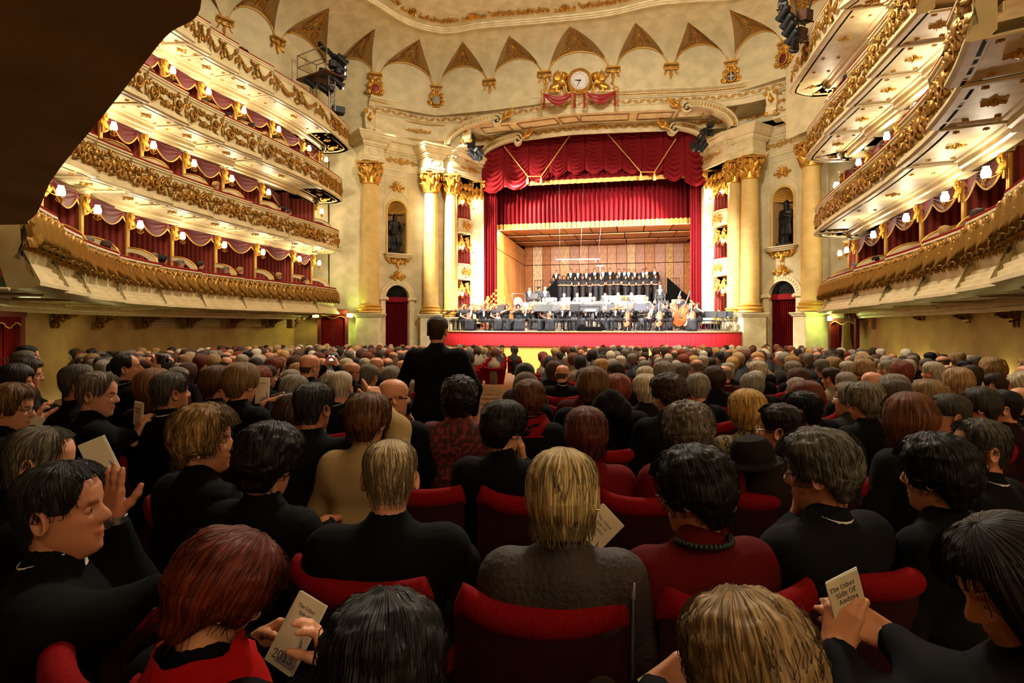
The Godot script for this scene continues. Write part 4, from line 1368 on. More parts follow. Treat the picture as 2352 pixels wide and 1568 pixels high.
func proscenium() -> void:
	var lt := wf(868, 27.9, 972, 29.4)
	side_bay(lt, wide(868, 27.9, 972, 29.4) + 0.5, "left", -0.22)
	var rt := wf(1745, 26.7, 1845, 24.9)
	side_bay(rt, wide(1745, 26.7, 1845, 24.9) + 0.5, "right", 0.10)
	var cols := [[850, 27.2, 0.42, "left", "outer"], [990, 29.0, 0.38, "left", "middle"], [1036, 29.4, 0.36, "left", "inner"], [1864, 24.2, 0.42, "right", "outer"], [1722, 26.3, 0.42, "right", "middle"], [1688, 27.0, 0.36, "right", "inner"]]
	var head := thing("proscenium_arch", "cream and gilt proscenium entablature and header over the stage opening", "proscenium")
	for c in cols:
		var p := P(c[0], HORIZON, c[1])
		var what: String = {"outer": "ochre column beside the balcony ends", "middle": "ochre column between niche and stage boxes", "inner": "slim ochre column next to the stage box tower"}[c[4]]
		column(p, c[2], 2.36 if c[4] != "inner" else 2.2, 8.46, "%s, gilt capital, %s" % [what, c[3]])
		var tt := lt if c[3] == "left" else rt
		if c[4] != "inner": ressaut(p, tt, c[2] * 2 + 0.1, head)
	for s in [[lt, 868, 27.9, 972, 29.4], [rt, 1745, 26.7, 1845, 24.9]]:
		var t: Transform3D = s[0]
		var w := wide(s[1], s[2], s[3], s[4]) + 0.5
		entablature(PackedVector3Array([t * Vector3(-w / 2, 0, 0), t * Vector3(w / 2, 0, 0)]), 0.55, head)
	# stage box towers and their own entablature
	stage_boxes(wf(1050, 29.7, 1081, 30.7), 1.15, "left", wf(1080, 31.0, 1112, 31.0), 0.76)
	stage_boxes(wf(1640, 28.4, 1673, 27.3), 1.15, "right", wf(1612, 28.7, 1645, 28.7), 0.72)
	entablature(plan([[1016, 29.3], [1040, 29.0], [1116, 31.2]]), 0.8, head)
	entablature(plan([[1602, 28.9], [1672, 26.6], [1700, 26.6]]), 0.8, head)
	part("frieze_spray", laid(spray(), wf(1040, 29.0, 1116, 31.2), Vector2(0, 9.93), 0.75, 0.06), M.gold_paint, head)
	part("frieze_spray", laid(spray(), wf(1602, 28.9, 1672, 26.6), Vector2(0, 9.93), 0.75, 0.06), M.gold_paint, head)
	# wall strips between the columns
	for q in [[1004, 29.6, 1024, 29.7], [1700, 27.2, 1712, 27.0], [820, 27.6, 868, 28.0], [1845, 25.0, 1893, 24.6]]:
		var t := wf(q[0], q[1], q[2], q[3])
		var m := MB.new()
		m.box(t * Vector3(0, 4.4, -0.2), Vector3(wide(q[0], q[1], q[2], q[3]) + 0.3, 10.4, 0.3), t.basis)
		struct("wall_strip", m, M.cream_plaster)
	for q in [[-10.8, -27.5, 3.8, 0.0], [15.2, -25.0, 3.6, 0.0]]:
		var m := MB.new()
		m.box(Vector3(q[0], 6.5, q[1]), Vector3(q[2], 15, 0.3))
		struct("wall_strip", m, M.cream_plaster)
	for q in [[1000, 30.3, 1112, 31.3], [1606, 28.9, 1712, 27.2]]:
		var t := wf(q[0], q[1], q[2], q[3])
		var m := MB.new()
		m.box(t * Vector3(0, 11.6, -0.3), Vector3(wide(q[0], q[1], q[2], q[3]) + 0.5, 2.4, 0.3), t.basis)
		struct("wall_strip", m, M.cream_plaster)
	# attic, header and main cornice along one line
	var line := plan(UPPER, 90)
	var lo := outs_of(line, 1.0)
	var cor := [Vector2(-0.02, 12.0), Vector2(0.04, 12.03), Vector2(0.04, 12.30), Vector2(0.10, 12.32), Vector2(0.10, 12.36), Vector2(0.17, 12.38), Vector2(0.17, 12.52), Vector2(0.26, 12.55), Vector2(0.32, 12.60), Vector2(0.32, 12.66), Vector2(-0.5, 12.68)]
	var m := MB.new()
	m.sweep(line, lo, cor, 0.9)
	part("main_cornice", m, M.ivory_paint, head)
	var rope := MB.new()
	var ev := even(line, 150)
	var eo := outs_of(ev, 1.0)
	for i in ev.size(): rope.ball(ev[i] + eo[i] * 0.19 + Vector3(0, 12.45, 0), Vector3(0.075, 0.06, 0.06), 6, 4, Basis(eo[i].cross(Vector3.UP), 0.5 * Vector3.UP + 0.4 * eo[i].cross(Vector3.UP), eo[i]))
	part("rope_moulding", rope, M.gold_leaf, head).set_meta("kind", "stuff")
	var tt := Tier.new()
	for q in line: tt.curve.add_point(q)
	tt.length = tt.curve.get_baked_length()
	tt.side = 1.0
	for i in 9:
		part("gilt_frieze", bent(running_scroll(8, 0.24, 2.0), tt, tt.length * i / 9.0, tt.length * (i + 1) / 9.0, 12.16, -0.0, 0.0), M.gold_leaf, head)
	# attic walls with consoles and panels; header front between them
	var n := line.size()
	var att := [[0, 24], [76, n - 1]]
	for k in 2:
		var p := line.slice(att[k][0], att[k][1] + 1)
		var o := lo.slice(att[k][0], att[k][1] + 1)
		var a := MB.new()
		a.sweep(p, o, [Vector2(-0.4, 10.7), Vector2(0.02, 10.75), Vector2(0.02, 10.86), Vector2(-0.03, 10.88), Vector2(-0.03, 12.02)], 0.9)
		var w := part("attic_wall", a, M.ivory_paint, head)
		var e0 := p[0]
		var e1 := p[p.size() - 1]
		var f := Transform3D(Basis((e1 - e0).normalized(), Vector3.UP, (e1 - e0).normalized().cross(Vector3.UP)), (e0 + e1) / 2)
		var len := e0.distance_to(e1)
		var bulge := (p[p.size() / 2] - f.origin).dot(f.basis.z)
		f.origin += f.basis.z * (bulge * 0.85)
		var pm := MB.new()
		var c := len * 0.34
		var r := PackedVector2Array([Vector2(-c + 0.15, 11.05), Vector2(c - 0.15, 11.05), Vector2(c, 11.2), Vector2(c, 11.75), Vector2(c - 0.15, 11.9), Vector2(-c + 0.15, 11.9), Vector2(-c, 11.75), Vector2(-c, 11.2), Vector2(-c + 0.15, 11.05)])
		trim(pm, f, r, 0.025)
		part("panel_moulding", pm, M.gold_paint, w)
		part("panel_spray", laid(spray(), f, Vector2(0, 11.47), 0.72), M.gold_leaf, w)
		var sd := MB.new()
		for x in [-1.0, 1.0]:
			for y in [11.18, 11.77]: sd.ball(f * Vector3(x * (c - 0.16), y, 0.01), Vector3.ONE * 0.05, 6, 4)
		part("bosses", sd, M.gold_paint, w)
		for x in [0, p.size() - 1]:
			var q := Transform3D(Basis(o[x].cross(Vector3.UP) * -1.0, Vector3.UP, o[x]), p[x] + o[x] * 0.02)
			var cs := MB.new()
			var pr := [Vector2(0.0, 0.0), Vector2(0.16, 0.02), Vector2(0.22, 0.16), Vector2(0.20, 0.36), Vector2(0.10, 0.50), Vector2(0.14, 0.62), Vector2(0.24, 0.85), Vector2(0.26, 1.0), Vector2(0.18, 1.08), Vector2(0.0, 1.1)]
			var rs := []
			for z in pr: rs.append(PackedVector3Array([q * Vector3(-0.22, 10.92 + z.y, 0), q * Vector3(-0.22, 10.92 + z.y, z.x), q * Vector3(0.22, 10.92 + z.y, z.x), q * Vector3(0.22, 10.92 + z.y, 0)]))
			for j in rs.size() - 1:
				for i in 3: cs.quad(rs[j][i], rs[j][i + 1], rs[j + 1][i + 1], rs[j + 1][i])
			var cn := part("console", cs, M.ivory_paint, w)
			var gl := MB.new()
			leaf(gl, Vector2(0, 0.9), -1.57, 0.4, 0.34, 0.4, 0.24)
			for s in [-1.0, 1.0]: scroll(gl, Vector2(0.2 * s, 0.95), 0.11, 1.2, 0.5, s, 0.04, 0.22)
			for s in [-1.0, 1.0]: scroll(gl, Vector2(0.2 * s, 0.06), 0.10, 1.2, 0.5, -s, 0.04, 0.18)
			part("gilt_leaf", laid(gl, q, Vector2(0, 10.92)), M.gold_leaf, cn)
	var hp := line.slice(24, 77)
	var ho := lo.slice(24, 77)
	var hm := MB.new()
	hm.sweep(hp, ho, [Vector2(-2.0, 11.82), Vector2(-0.06, 11.78), Vector2(-0.06, 11.73), Vector2(0.04, 11.73), Vector2(0.04, 11.80), Vector2(-0.02, 11.84), Vector2(-0.02, 12.03)], 0.9)
	var hdr := part("header", hm, M.ivory_paint, head)
	var cof := MB.new()
	for i in range(3, hp.size() - 8, 6):
		var a := hp[i]
		var b := hp[i + 5]
		for q in [[a, a], [b, b]]: cof.box(q[0] - ho[i] * 0.85 + Vector3(0, 11.77, 0), Vector3(0.9, 0.05, 0.06), Basis(ho[i], Vector3.UP, ho[i].cross(Vector3.UP)), 0.01)
		for d in [0.42, 1.28]:
			var c: Vector3 = (a + b) / 2 - ho[i + 2] * d + Vector3(0, 11.77, 0)
			cof.box(c, Vector3(0.05, 0.05, a.distance_to(b)), Basis(ho[i + 2], Vector3.UP, ho[i + 2].cross(Vector3.UP)), 0.01)
	part("coffer_mouldings", cof, M.umber_plaster, hdr)
	var bk := MB.new()
	bk.sweep(hp, ho, [Vector2(-1.75, 11.32), Vector2(-1.68, 11.32), Vector2(-1.68, 11.46), Vector2(-1.74, 11.48), Vector2(-1.74, 11.80), Vector2(-1.70, 11.84)], 0.9)
	part("back_band", bk, M.ivory_paint, hdr)
	var t2 := Tier.new()
	for q in hp: t2.curve.add_point(q)
	t2.length = t2.curve.get_baked_length()
	t2.side = 1.0
	for i in 6: part("gilt_band", bent(running_scroll(9, 0.28, 2.0), t2, t2.length * i / 6.0, t2.length * (i + 1) / 6.0, 11.64, -1.78, 0.0), M.gold_leaf, hdr)
	part("gilt_boss", laid(crest(), Transform3D(Basis.IDENTITY, t2.off(t2.length * 0.45, -1.68, 11.66)), Vector2.ZERO, 0.5), M.gold_leaf, hdr)
	console_arc(P(1036, 0, 29.0) * Vector3(1, 0, 1) + Vector3(0, 10.78, 0), P(1140, 0, 28.2) * Vector3(1, 0, 1) + Vector3(0, 11.72, 0), Vector3(0, 0, 0.55), head)
	console_arc(P(1112, 0, 30.8) * Vector3(1, 0, 1) + Vector3(0, 10.70, 0), P(1188, 0, 29.8) * Vector3(1, 0, 1) + Vector3(0, 11.35, 0), Vector3(0, 0, 0.45), head)
	console_arc(P(1670, 0, 26.4) * Vector3(1, 0, 1) + Vector3(0, 10.78, 0), P(1572, 0, 26.6) * Vector3(1, 0, 1) + Vector3(0, 11.72, 0), Vector3(0, 0, 0.55), head)
	console_arc(P(1612, 0, 28.2) * Vector3(1, 0, 1) + Vector3(0, 10.70, 0), P(1545, 0, 28.2) * Vector3(1, 0, 1) + Vector3(0, 11.35, 0), Vector3(0, 0, 0.45), head)

# ---------- lunettes and vault ----------
const SPRING := 13.75
const TOP := 15.05
func vault() -> void:
	# [x of the corbel, depth, x where its rib meets the ceiling moulding, y there]
	var C := [[380, 20.6, 560, -160], [515, 22.4, 640, -90], [637, 23.9, 738, -58], [757, 27.4, 852, 1], [862, 27.3, 937, 52], [1002, 28.7, 1022, 72], [1125, 28.0, 1107, 60], [1251, 27.1, 1220, 51], [1408, 26.6, 1385, 34], [1541, 26.3, 1505, 8], [1680, 26.0, 1590, 0], [1805, 24.2, 1690, -8], [1935, 21.4, 1800, -50], [2090, 18.0, 1920, -150]]
	var apex := [0, -60, 18, 66, 90, 95, 82, 60, 52, 50, 22, -6, -60]
	var edge := PackedVector3Array()
	for q in C: edge.append(P(q[2], q[3], LENS * (TOP - EYE) / (HORIZON - q[3])))
	var tc := Curve3D.new()
	var smooth_edge := spline(edge, (C.size() - 1) * 12)
	var cove := MB.new()
	var wall := MB.new()
	var low := struct("wall_upper", wall, M.cream_plaster)
	var gold_set := []
	for i in C.size() - 1:
		var w0 := P(C[i][0], HORIZON, C[i][1])
		var w1 := P(C[i + 1][0], HORIZON, C[i + 1][1])
		w0.y = 0
		w1.y = 0
		var side := w1 - w0
		var nrm := side.normalized().cross(Vector3.UP)
		var surf := func(s: float, v: float) -> Vector3:
			var a := w0.lerp(w1, s)
			var k := (i + s) * 12.0
			var j := mini(int(k), smooth_edge.size() - 2)
			var e := smooth_edge[j].lerp(smooth_edge[j + 1], k - j)
			return Vector3(lerpf(a.x, e.x, 1 - cos(v * PI / 2)), lerpf(SPRING, TOP, sin(v * PI / 2)), lerpf(a.z, e.z, 1 - cos(v * PI / 2)))
		var va := 0.8
		var best := 1e9
		for k in 60:
			var v := 0.4 + 0.58 * k / 59.0
			var q: Vector3 = surf.call(0.5, v)
			var y := HORIZON - LENS * (q.y - EYE) / -q.z
			if absf(y - apex[i]) < best:
				best = absf(y - apex[i])
				va = v
		va = minf(va, 0.9)
		var margin := 0.06
		var rise := 0.88 if i != 3 else 0.8
		var ns := 24
		var pc := PackedVector3Array()
		var pw := PackedVector3Array()
		var pl := PackedVector3Array()
		var arch := PackedVector3Array()
		for k in ns + 1:
			var s := float(k) / ns
			var u := clampf((s - margin) / (1 - 2 * margin), 0, 1)
			var h := 1.0 - absf(2 * u - 1)
			var tv := va * pow(h, 0.56)
			var a := w0.lerp(w1, s) + Vector3(0, SPRING + rise * sqrt(maxf(0, 1 - (2 * u - 1) ** 2)), 0)
			arch.append(a)
			var top: Vector3 = surf.call(s, tv)
			if h <= 0.0: top = a
			for j in 9: pc.append(top.lerp(surf.call(s, 1.0), 0) if j == 0 else surf.call(s, lerpf(tv, 1.0, j / 8.0)))
			for j in 7:
				var f := j / 6.0
				var q := a.lerp(top, f)
				q.y += 0.10 * sin(PI * f) * h
				pw.append(q)
			pl.append(Vector3(a.x, 0, a.z))
		cove.grid(pc, 9, ns + 1, false, false, true)
		var web := MB.new()
		web.grid(pw, 7, ns + 1, false, false, true)
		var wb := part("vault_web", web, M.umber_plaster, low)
		# wall under the arch, down to the cornice or to the floor
		var ground := 9.6 if i < 3 or i > 10 else (-0.7 if i == 3 else 12.3)
		var ws := MB.new()
		var gp := PackedVector3Array()
		for k in ns + 1:
			gp.append(Vector3(pl[k].x, ground, pl[k].z))
			gp.append(arch[k])
		ws.grid(gp, 2, ns + 1, false, false, true)
		part("lunette", ws, M.cream_plaster, low)
		var am := MB.new()
		var ap := PackedVector3Array()
		for k in arch.size(): ap.append(arch[k] + nrm * 0.03)
		am.tube(ap, 0.05, 6, 0.8, nrm)
		part("arch_moulding", am, M.gold_paint, wb)
		if i == 0 or i == C.size() - 2: continue
		# gilt relief that fills the web
		var tri := MB.new()
		var g := RandomNumberGenerator.new()
		g.seed = 40 + i
		for s in [-1.0, 1.0]:
			for k in 6:
				var x := 0.16 + 0.13 * k
				scroll(tri, Vector2(x * s, 0.25 - 0.02 * k), 0.075 - 0.006 * k, 1.1, k, s if k % 2 else -s, 0.018, 0.01)
				leaf(tri, Vector2(x * s, 0.14), 1.57 - s * g.randf_range(0.2, 1.3), 0.11, 0.055, 0.5)
			for k in 4:
				scroll(tri, Vector2((0.34 - 0.07 * k) * s, 0.42 + 0.12 * k), 0.07 - 0.008 * k, 1.2, 1 + k, -s if k % 2 else s, 0.018, 0.01)
				leaf(tri, Vector2((0.22 - 0.04 * k) * s, 0.40 + 0.12 * k), 1.57 - s * 0.6, 0.13, 0.06, 0.5)
				leaf(tri, Vector2((0.40 - 0.08 * k) * s, 0.38 + 0.12 * k), 1.57 + s * 0.5, 0.10, 0.05, 0.5)
		tri.ball(Vector3(0, 0.46, 0.0), Vector3(0.10, 0.085, 0.03), 10, 6)
		for k in 3: leaf(tri, Vector2(0, 0.62 + 0.1 * k), 1.57, 0.15, 0.09, 0.5)
		leaf(tri, Vector2(0, 0.08), 1.57, 0.26, 0.12, 0.5)
		for k in tri.v.size():
			var q := tri.v[k]
			var s := clampf(0.5 + 0.5 * q.x * (1 - 2 * margin) * (1.0 - 0.30 * q.y), 0.02, 0.98)
			var fs := s * ns
			var k0 := mini(int(fs), ns - 1)
			var f := clampf(q.y, 0.0, 0.98) * 6.0
			var f0 := mini(int(f), 5)
			var a := pw[k0 * 7 + f0].lerp(pw[k0 * 7 + f0 + 1], f - f0)
			var b := pw[(k0 + 1) * 7 + f0].lerp(pw[(k0 + 1) * 7 + f0 + 1], f - f0)
			tri.v[k] = a.lerp(b, fs - k0) + (nrm * 0.6 + Vector3.DOWN * 0.8) * (q.z * 1.6 + 0.015)
		part("web_relief", tri, M.gold_leaf, wb)
	part("cove", cove, M.cream_plaster, low)
	# corbels; those over columns carry a cartouche
	var co := corbel()
	var ct := cartouche()
	var shields := {862: Color(0.55, 0.12, 0.08), 1002: Color(0.55, 0.56, 0.52), 1680: Color(0.14, 0.25, 0.42), 1805: Color(0.35, 0.08, 0.10)}
	for i in range(1, C.size() - 1):
		if C[i][0] in [757, 1935]: continue
		var p := P(C[i][0], HORIZON, C[i][1])
		p.y = 0
		var a := P(C[i - 1][0], HORIZON, C[i - 1][1])
		var b := P(C[i + 1][0], HORIZON, C[i + 1][1])
		var x := (b - a) * Vector3(1, 0, 1)
		x = x.normalized()
		var t := Transform3D(Basis(x, Vector3.UP, x.cross(Vector3.UP)), p)
		var cb := part("corbel", laid(co, t, Vector2(0, SPRING - 0.22), 0.9, -0.05), M.gold_leaf, low)
		if shields.has(C[i][0]):
			part("cartouche", laid(ct, t, Vector2(0, SPRING - 0.72), 0.85, 0.12), M.gold_leaf, cb)
			var sh := MB.new()
			sh.ball(t * Vector3(0, SPRING - 0.72, 0.16), Vector3(0.19, 0.23, 0.06), 12, 8, t.basis)
			var sm := mat("shield_%d" % C[i][0], shields[C[i][0]], 0.5)
			var so := part("painted_shield", sh, sm, low)
			if C[i][0] == 1680:
				var cr := MB.new()
				cr.box(t * Vector3(0, SPRING - 0.72, 0.215), Vector3(0.05, 0.36, 0.03), t.basis)
				cr.box(t * Vector3(0, SPRING - 0.72, 0.215), Vector3(0.28, 0.05, 0.03), t.basis)
				part("gold_cross", cr, M.gold_paint, low)
	# ceiling: moulding, field and its frieze
	var mo := MB.new()
	var r := PackedVector3Array()
	for q in smooth_edge: r.append(q)
	for k in 3:
		var q := PackedVector3Array()
		for z in r: q.append(z + Vector3(0, -0.02 + 0.02 * k, 0.12 * k))
		mo.tube(q, 0.085 - 0.02 * k, 6)
	struct("trim_ceiling", mo, M.ivory_paint)
	var fl := MB.new()
	var fp := PackedVector3Array()
	for q in smooth_edge:
		fp.append(q + Vector3(0, 0.02, 0.02))
		fp.append(Vector3(q.x * 0.8 + 0.4, TOP + 0.10, q.z + 1.0))
		fp.append(Vector3(q.x * 0.6 + 0.6, TOP + 0.12, minf(q.z + 6.0, -9)))
		fp.append(Vector3(q.x * 0.9, TOP + 0.12, 3.0))
		fp.append(Vector3(q.x * 0.9, TOP + 0.5, 3.0))
		fp.append(Vector3(q.x, TOP + 0.5, q.z))
	fl.grid(fp, 6, smooth_edge.size(), false, false, true)
	var ceil := struct("ceiling", fl, M.cream_plaster)
	var tt := Tier.new()
	for q in smooth_edge.slice(34, 125): tt.curve.add_point(Vector3(q.x, TOP, q.z))
	tt.length = tt.curve.get_baked_length()
	tt.side = 1.0
	var n := 12
	for i in n:
		var og := MB.new()
		if i % 3 == 1:
			for k in 7: leaf(og, Vector2(0, -0.10), PI * (k + 0.5) / 7, 0.42, 0.10, 0.3)
			for s in [-1.0, 1.0]:
				scroll(og, Vector2(0.26 * s, -0.05), 0.17, 1.4, 1.0, s, 0.026)
				scroll(og, Vector2(0.62 * s, -0.06), 0.14, 1.4, 2.0, -s, 0.024)
				leaf(og, Vector2(0.4 * s, -0.1), 1.57 - s * 1.3, 0.34, 0.10)
			og.ball(Vector3(0, -0.16, 0.0), Vector3(0.26, 0.05, 0.05), 10, 5)
		else:
			for k in 6:
				var x := -0.85 + 0.34 * k
				scroll(og, Vector2(x, 0.0), 0.15, 1.4, k, 1.0 if k % 2 else -1.0, 0.024)
				leaf(og, Vector2(x + 0.1, -0.1), 0.5 + (k % 3), 0.26, 0.09)
				leaf(og, Vector2(x - 0.1, 0.1), 2.2 + (k % 2), 0.22, 0.08)
		var rl := MB.new()
		rl.ix = og.ix
		rl.uv = og.uv
		rl.col = og.col
		var s0 := tt.length * i / n
		var s1 := tt.length * (i + 1) / n
		for q in og.v:
			var p := tt.off(lerpf(s0, s1, q.x * 0.5 + 0.5), 0.72 + q.y * 1.15)
			rl.v.append(Vector3(p.x, TOP + 0.08 - q.z, p.z))
		part("ceiling_relief", rl, M.gold_leaf, ceil)
	# clock, winged lions and draped cloth on the cornice
	clock_group()
func clock_group() -> void:
	var c := P(1331, 187, 26.55)
	var k := thing("clock", "round gilt wall clock with roman numerals above the stage", "clock", c)
	k.basis = Basis(Vector3.UP, -0.06)
	var rim := MB.new()
	var pr := [Vector2(0.43, 0.0), Vector2(0.43, 0.16), Vector2(0.46, 0.20), Vector2(0.52, 0.18), Vector2(0.58, 0.12), Vector2(0.60, 0.04), Vector2(0.60, -0.1)]
	var up := Transform3D(Basis(Vector3.RIGHT, PI / 2), Vector3.ZERO)
	rim.lathe(pr, 40, up)
	for i in 40: rim.ball(Vector3(cos(TAU * i / 40) * 0.53, sin(TAU * i / 40) * 0.53, 0.17), Vector3.ONE * 0.03, 5, 4)
	part("rim", rim, M.gold_leaf, k)
	var d := MB.new()
	d.lathe([Vector2(0.0, 0.10), Vector2(0.44, 0.10)], 40, up)
	part("dial", d, M.white_cloth, k)
	var marks := MB.new()
	for i in 60:
		var a := TAU * i / 60
		if i % 5 == 0: continue
		marks.box(Vector3(cos(a) * 0.40, sin(a) * 0.40, 0.105), Vector3(0.02, 0.006, 0.004), Basis(Vector3.BACK, a))
	part("minute_marks", marks, M.gold_paint, k)
	var rn := ["XII", "I", "II", "III", "IIII", "V", "VI", "VII", "VIII", "IX", "X", "XI"]
	for i in 12:
		var a := PI / 2 - TAU * i / 12
		var t := TextMesh.new()
		t.text = rn[i]
		t.font = serif()
		t.font_size = 24
		t.pixel_size = 0.0045
		t.depth = 0.006
		part("numeral", t, M.old_gold, k, Transform3D(Basis(Vector3.BACK, a - PI / 2), Vector3(cos(a) * 0.34, sin(a) * 0.34, 0.105)))
	for q in [[-0.36 * TAU / 1.0, 0.30, 0.016], [0.0, 0.20, 0.022]]: pass
	var hands := [[deg_to_rad(-112.0), 0.36, 0.017], [deg_to_rad(173.0), 0.24, 0.026]]
	for h in hands:
		var m := MB.new()
		m.prism(PackedVector2Array([Vector2(-0.07, -h[2]), Vector2(0, -h[2] * 1.3), Vector2(h[1] * 0.8, -h[2] * 0.7), Vector2(h[1], 0), Vector2(h[1] * 0.8, h[2] * 0.7), Vector2(0, h[2] * 1.3), Vector2(-0.07, h[2])]), 0.01, Transform3D(Basis(Vector3.BACK, h[0]), Vector3(0, 0, 0.115)))
		part("hand", m, M.black, k)
	for s in [-1.0, 1.0]:
		var l := thing("winged_lion", "gilt seated winged lion supporter %s of the clock" % ("left" if s < 0 else "right"), "sculpture", P(1331 + s * 46, 214, 26.6))
		l.basis = Basis(Vector3.UP, -0.06) * Basis.from_scale(Vector3(-s, 1, 1))
		var b: Array = [
			[Vector3(-0.30, 0.22, 0), Vector3(0.02, 0.48, 0), 0.19, 0.16], [Vector3(0.02, 0.48, 0), Vector3(0.18, 0.66, 0), 0.17, 0.13], [Vector3(0.18, 0.66, 0), Vector3(0.20, 0.82, 0), 0.13, 0.14],
			[Vector3(0.20, 0.84, 0), Vector3(0.27, 0.86, 0), 0.13, 0.11], [Vector3(0.27, 0.84, 0), Vector3(0.39, 0.80, 0), 0.085, 0.06], [Vector3(0.16, 0.93, 0.07), Vector3(0.15, 0.99, 0.08), 0.035, 0.02],
			[Vector3(0.16, 0.56, 0.09), Vector3(0.30, 0.30, 0.10), 0.08, 0.06], [Vector3(0.30, 0.30, 0.10), Vector3(0.30, 0.04, 0.10), 0.055, 0.045], [Vector3(0.30, 0.03, 0.10), Vector3(0.38, 0.03, 0.10), 0.045, 0.04],
			[Vector3(0.14, 0.54, -0.09), Vector3(0.22, 0.30, -0.10), 0.08, 0.06], [Vector3(0.22, 0.30, -0.10), Vector3(0.22, 0.04, -0.10), 0.055, 0.045],
			[Vector3(-0.30, 0.20, 0.11), Vector3(-0.06, 0.30, 0.15), 0.14, 0.10], [Vector3(-0.06, 0.30, 0.15), Vector3(-0.16, 0.06, 0.15), 0.08, 0.05], [Vector3(-0.16, 0.04, 0.15), Vector3(0.04, 0.04, 0.15), 0.05, 0.045],
			[Vector3(-0.46, 0.10, 0), Vector3(-0.62, 0.16, 0), 0.035, 0.03], [Vector3(-0.62, 0.16, 0), Vector3(-0.68, 0.34, 0), 0.03, 0.03], [Vector3(-0.68, 0.34, 0), Vector3(-0.60, 0.46, 0), 0.03, 0.03], [Vector3(-0.60, 0.46, 0), Vector3(-0.56, 0.48, 0), 0.07, 0.05],
		]
		part("body", field(b, 0.025, 0.05), M.gold_leaf, l)
		for z in [-0.06, 0.08]:
			var w := MB.new()
			for i in 7: leaf(w, Vector2(0.02 - 0.02 * i, 0.56), 1.75 + 0.13 * i, 0.55 - 0.05 * i, 0.12, 0.2)
			var ww := MB.new()
			ww.put(w, Transform3D(Basis.IDENTITY, Vector3(0, 0, z)))
			part("wing", ww, M.gold_leaf, l)
		var mn := MB.new()
		for i in 9: leaf(mn, Vector2(0.17, 0.84), 2.0 + 0.38 * i, 0.19, 0.08, 0.5, 0.06)
		part("mane", mn, M.gold_leaf, l)
	for s in [-1.0, 1.0]:
		var d0 := thing("painted_drape", "carved red drape hanging from gilt rings under the %s winged lion" % ("left" if s < 0 else "right"), "ornament")
		var a := P(1331 + s * 14, 211, 26.15)
		var b := P(1331 + s * 84, 213 if s < 0 else 207, 26.15)
		var p := PackedVector3Array()
		for j in 13:
			for i in 25:
				var u := i / 24.0
				var v := j / 12.0
				var q := a.lerp(b, u)
				q.y -= sin(PI * u) * (0.16 + 0.36 * v) + 0.08 * v
				q.z += 0.10 * sin(PI * v) + 0.035 * sin(v * 22.0 + u * 4.0) * sin(PI * u)
				p.append(q)
		var m := MB.new()
		m.grid(p, 25, 13)
		part("drape", m, M.drape_red, d0)
		for e in [[a, 0.03], [b, 0.0]]:
			var tl := MB.new()
			for i in 9: tl.ball(e[0] + Vector3((s if e[1] == 0.0 else s) * -0.06, -0.12 - 0.075 * i, 0.05), Vector3(0.06 + 0.01 * sin(i * 2.0), 0.045, 0.05), 6, 4)
			part("drape_tail", tl, M.drape_red, d0)
			var rg := MB.new()
			var q := PackedVector3Array()
			for i in 13: q.append(e[0] + Vector3(cos(TAU * i / 12) * 0.10, sin(TAU * i / 12) * 0.10 + 0.03, 0.07))
			rg.tube(q, 0.028, 5, 1.0, Vector3.BACK)
			rosette(rg, Vector2.ZERO, 0.0, 0)
			for i in 6: rg.ball(e[0] + Vector3(s * 0.07, -0.15 - 0.12 * i, 0.07), Vector3(0.04, 0.06, 0.04), 6, 4)
			part("gilt_ring", rg, M.gold_leaf, d0)
func serif() -> SystemFont:
	if not M.has("font"):
		var f := SystemFont.new()
		f.font_names = PackedStringArray(["Droid Serif"])
		M["font"] = f
	return M.font
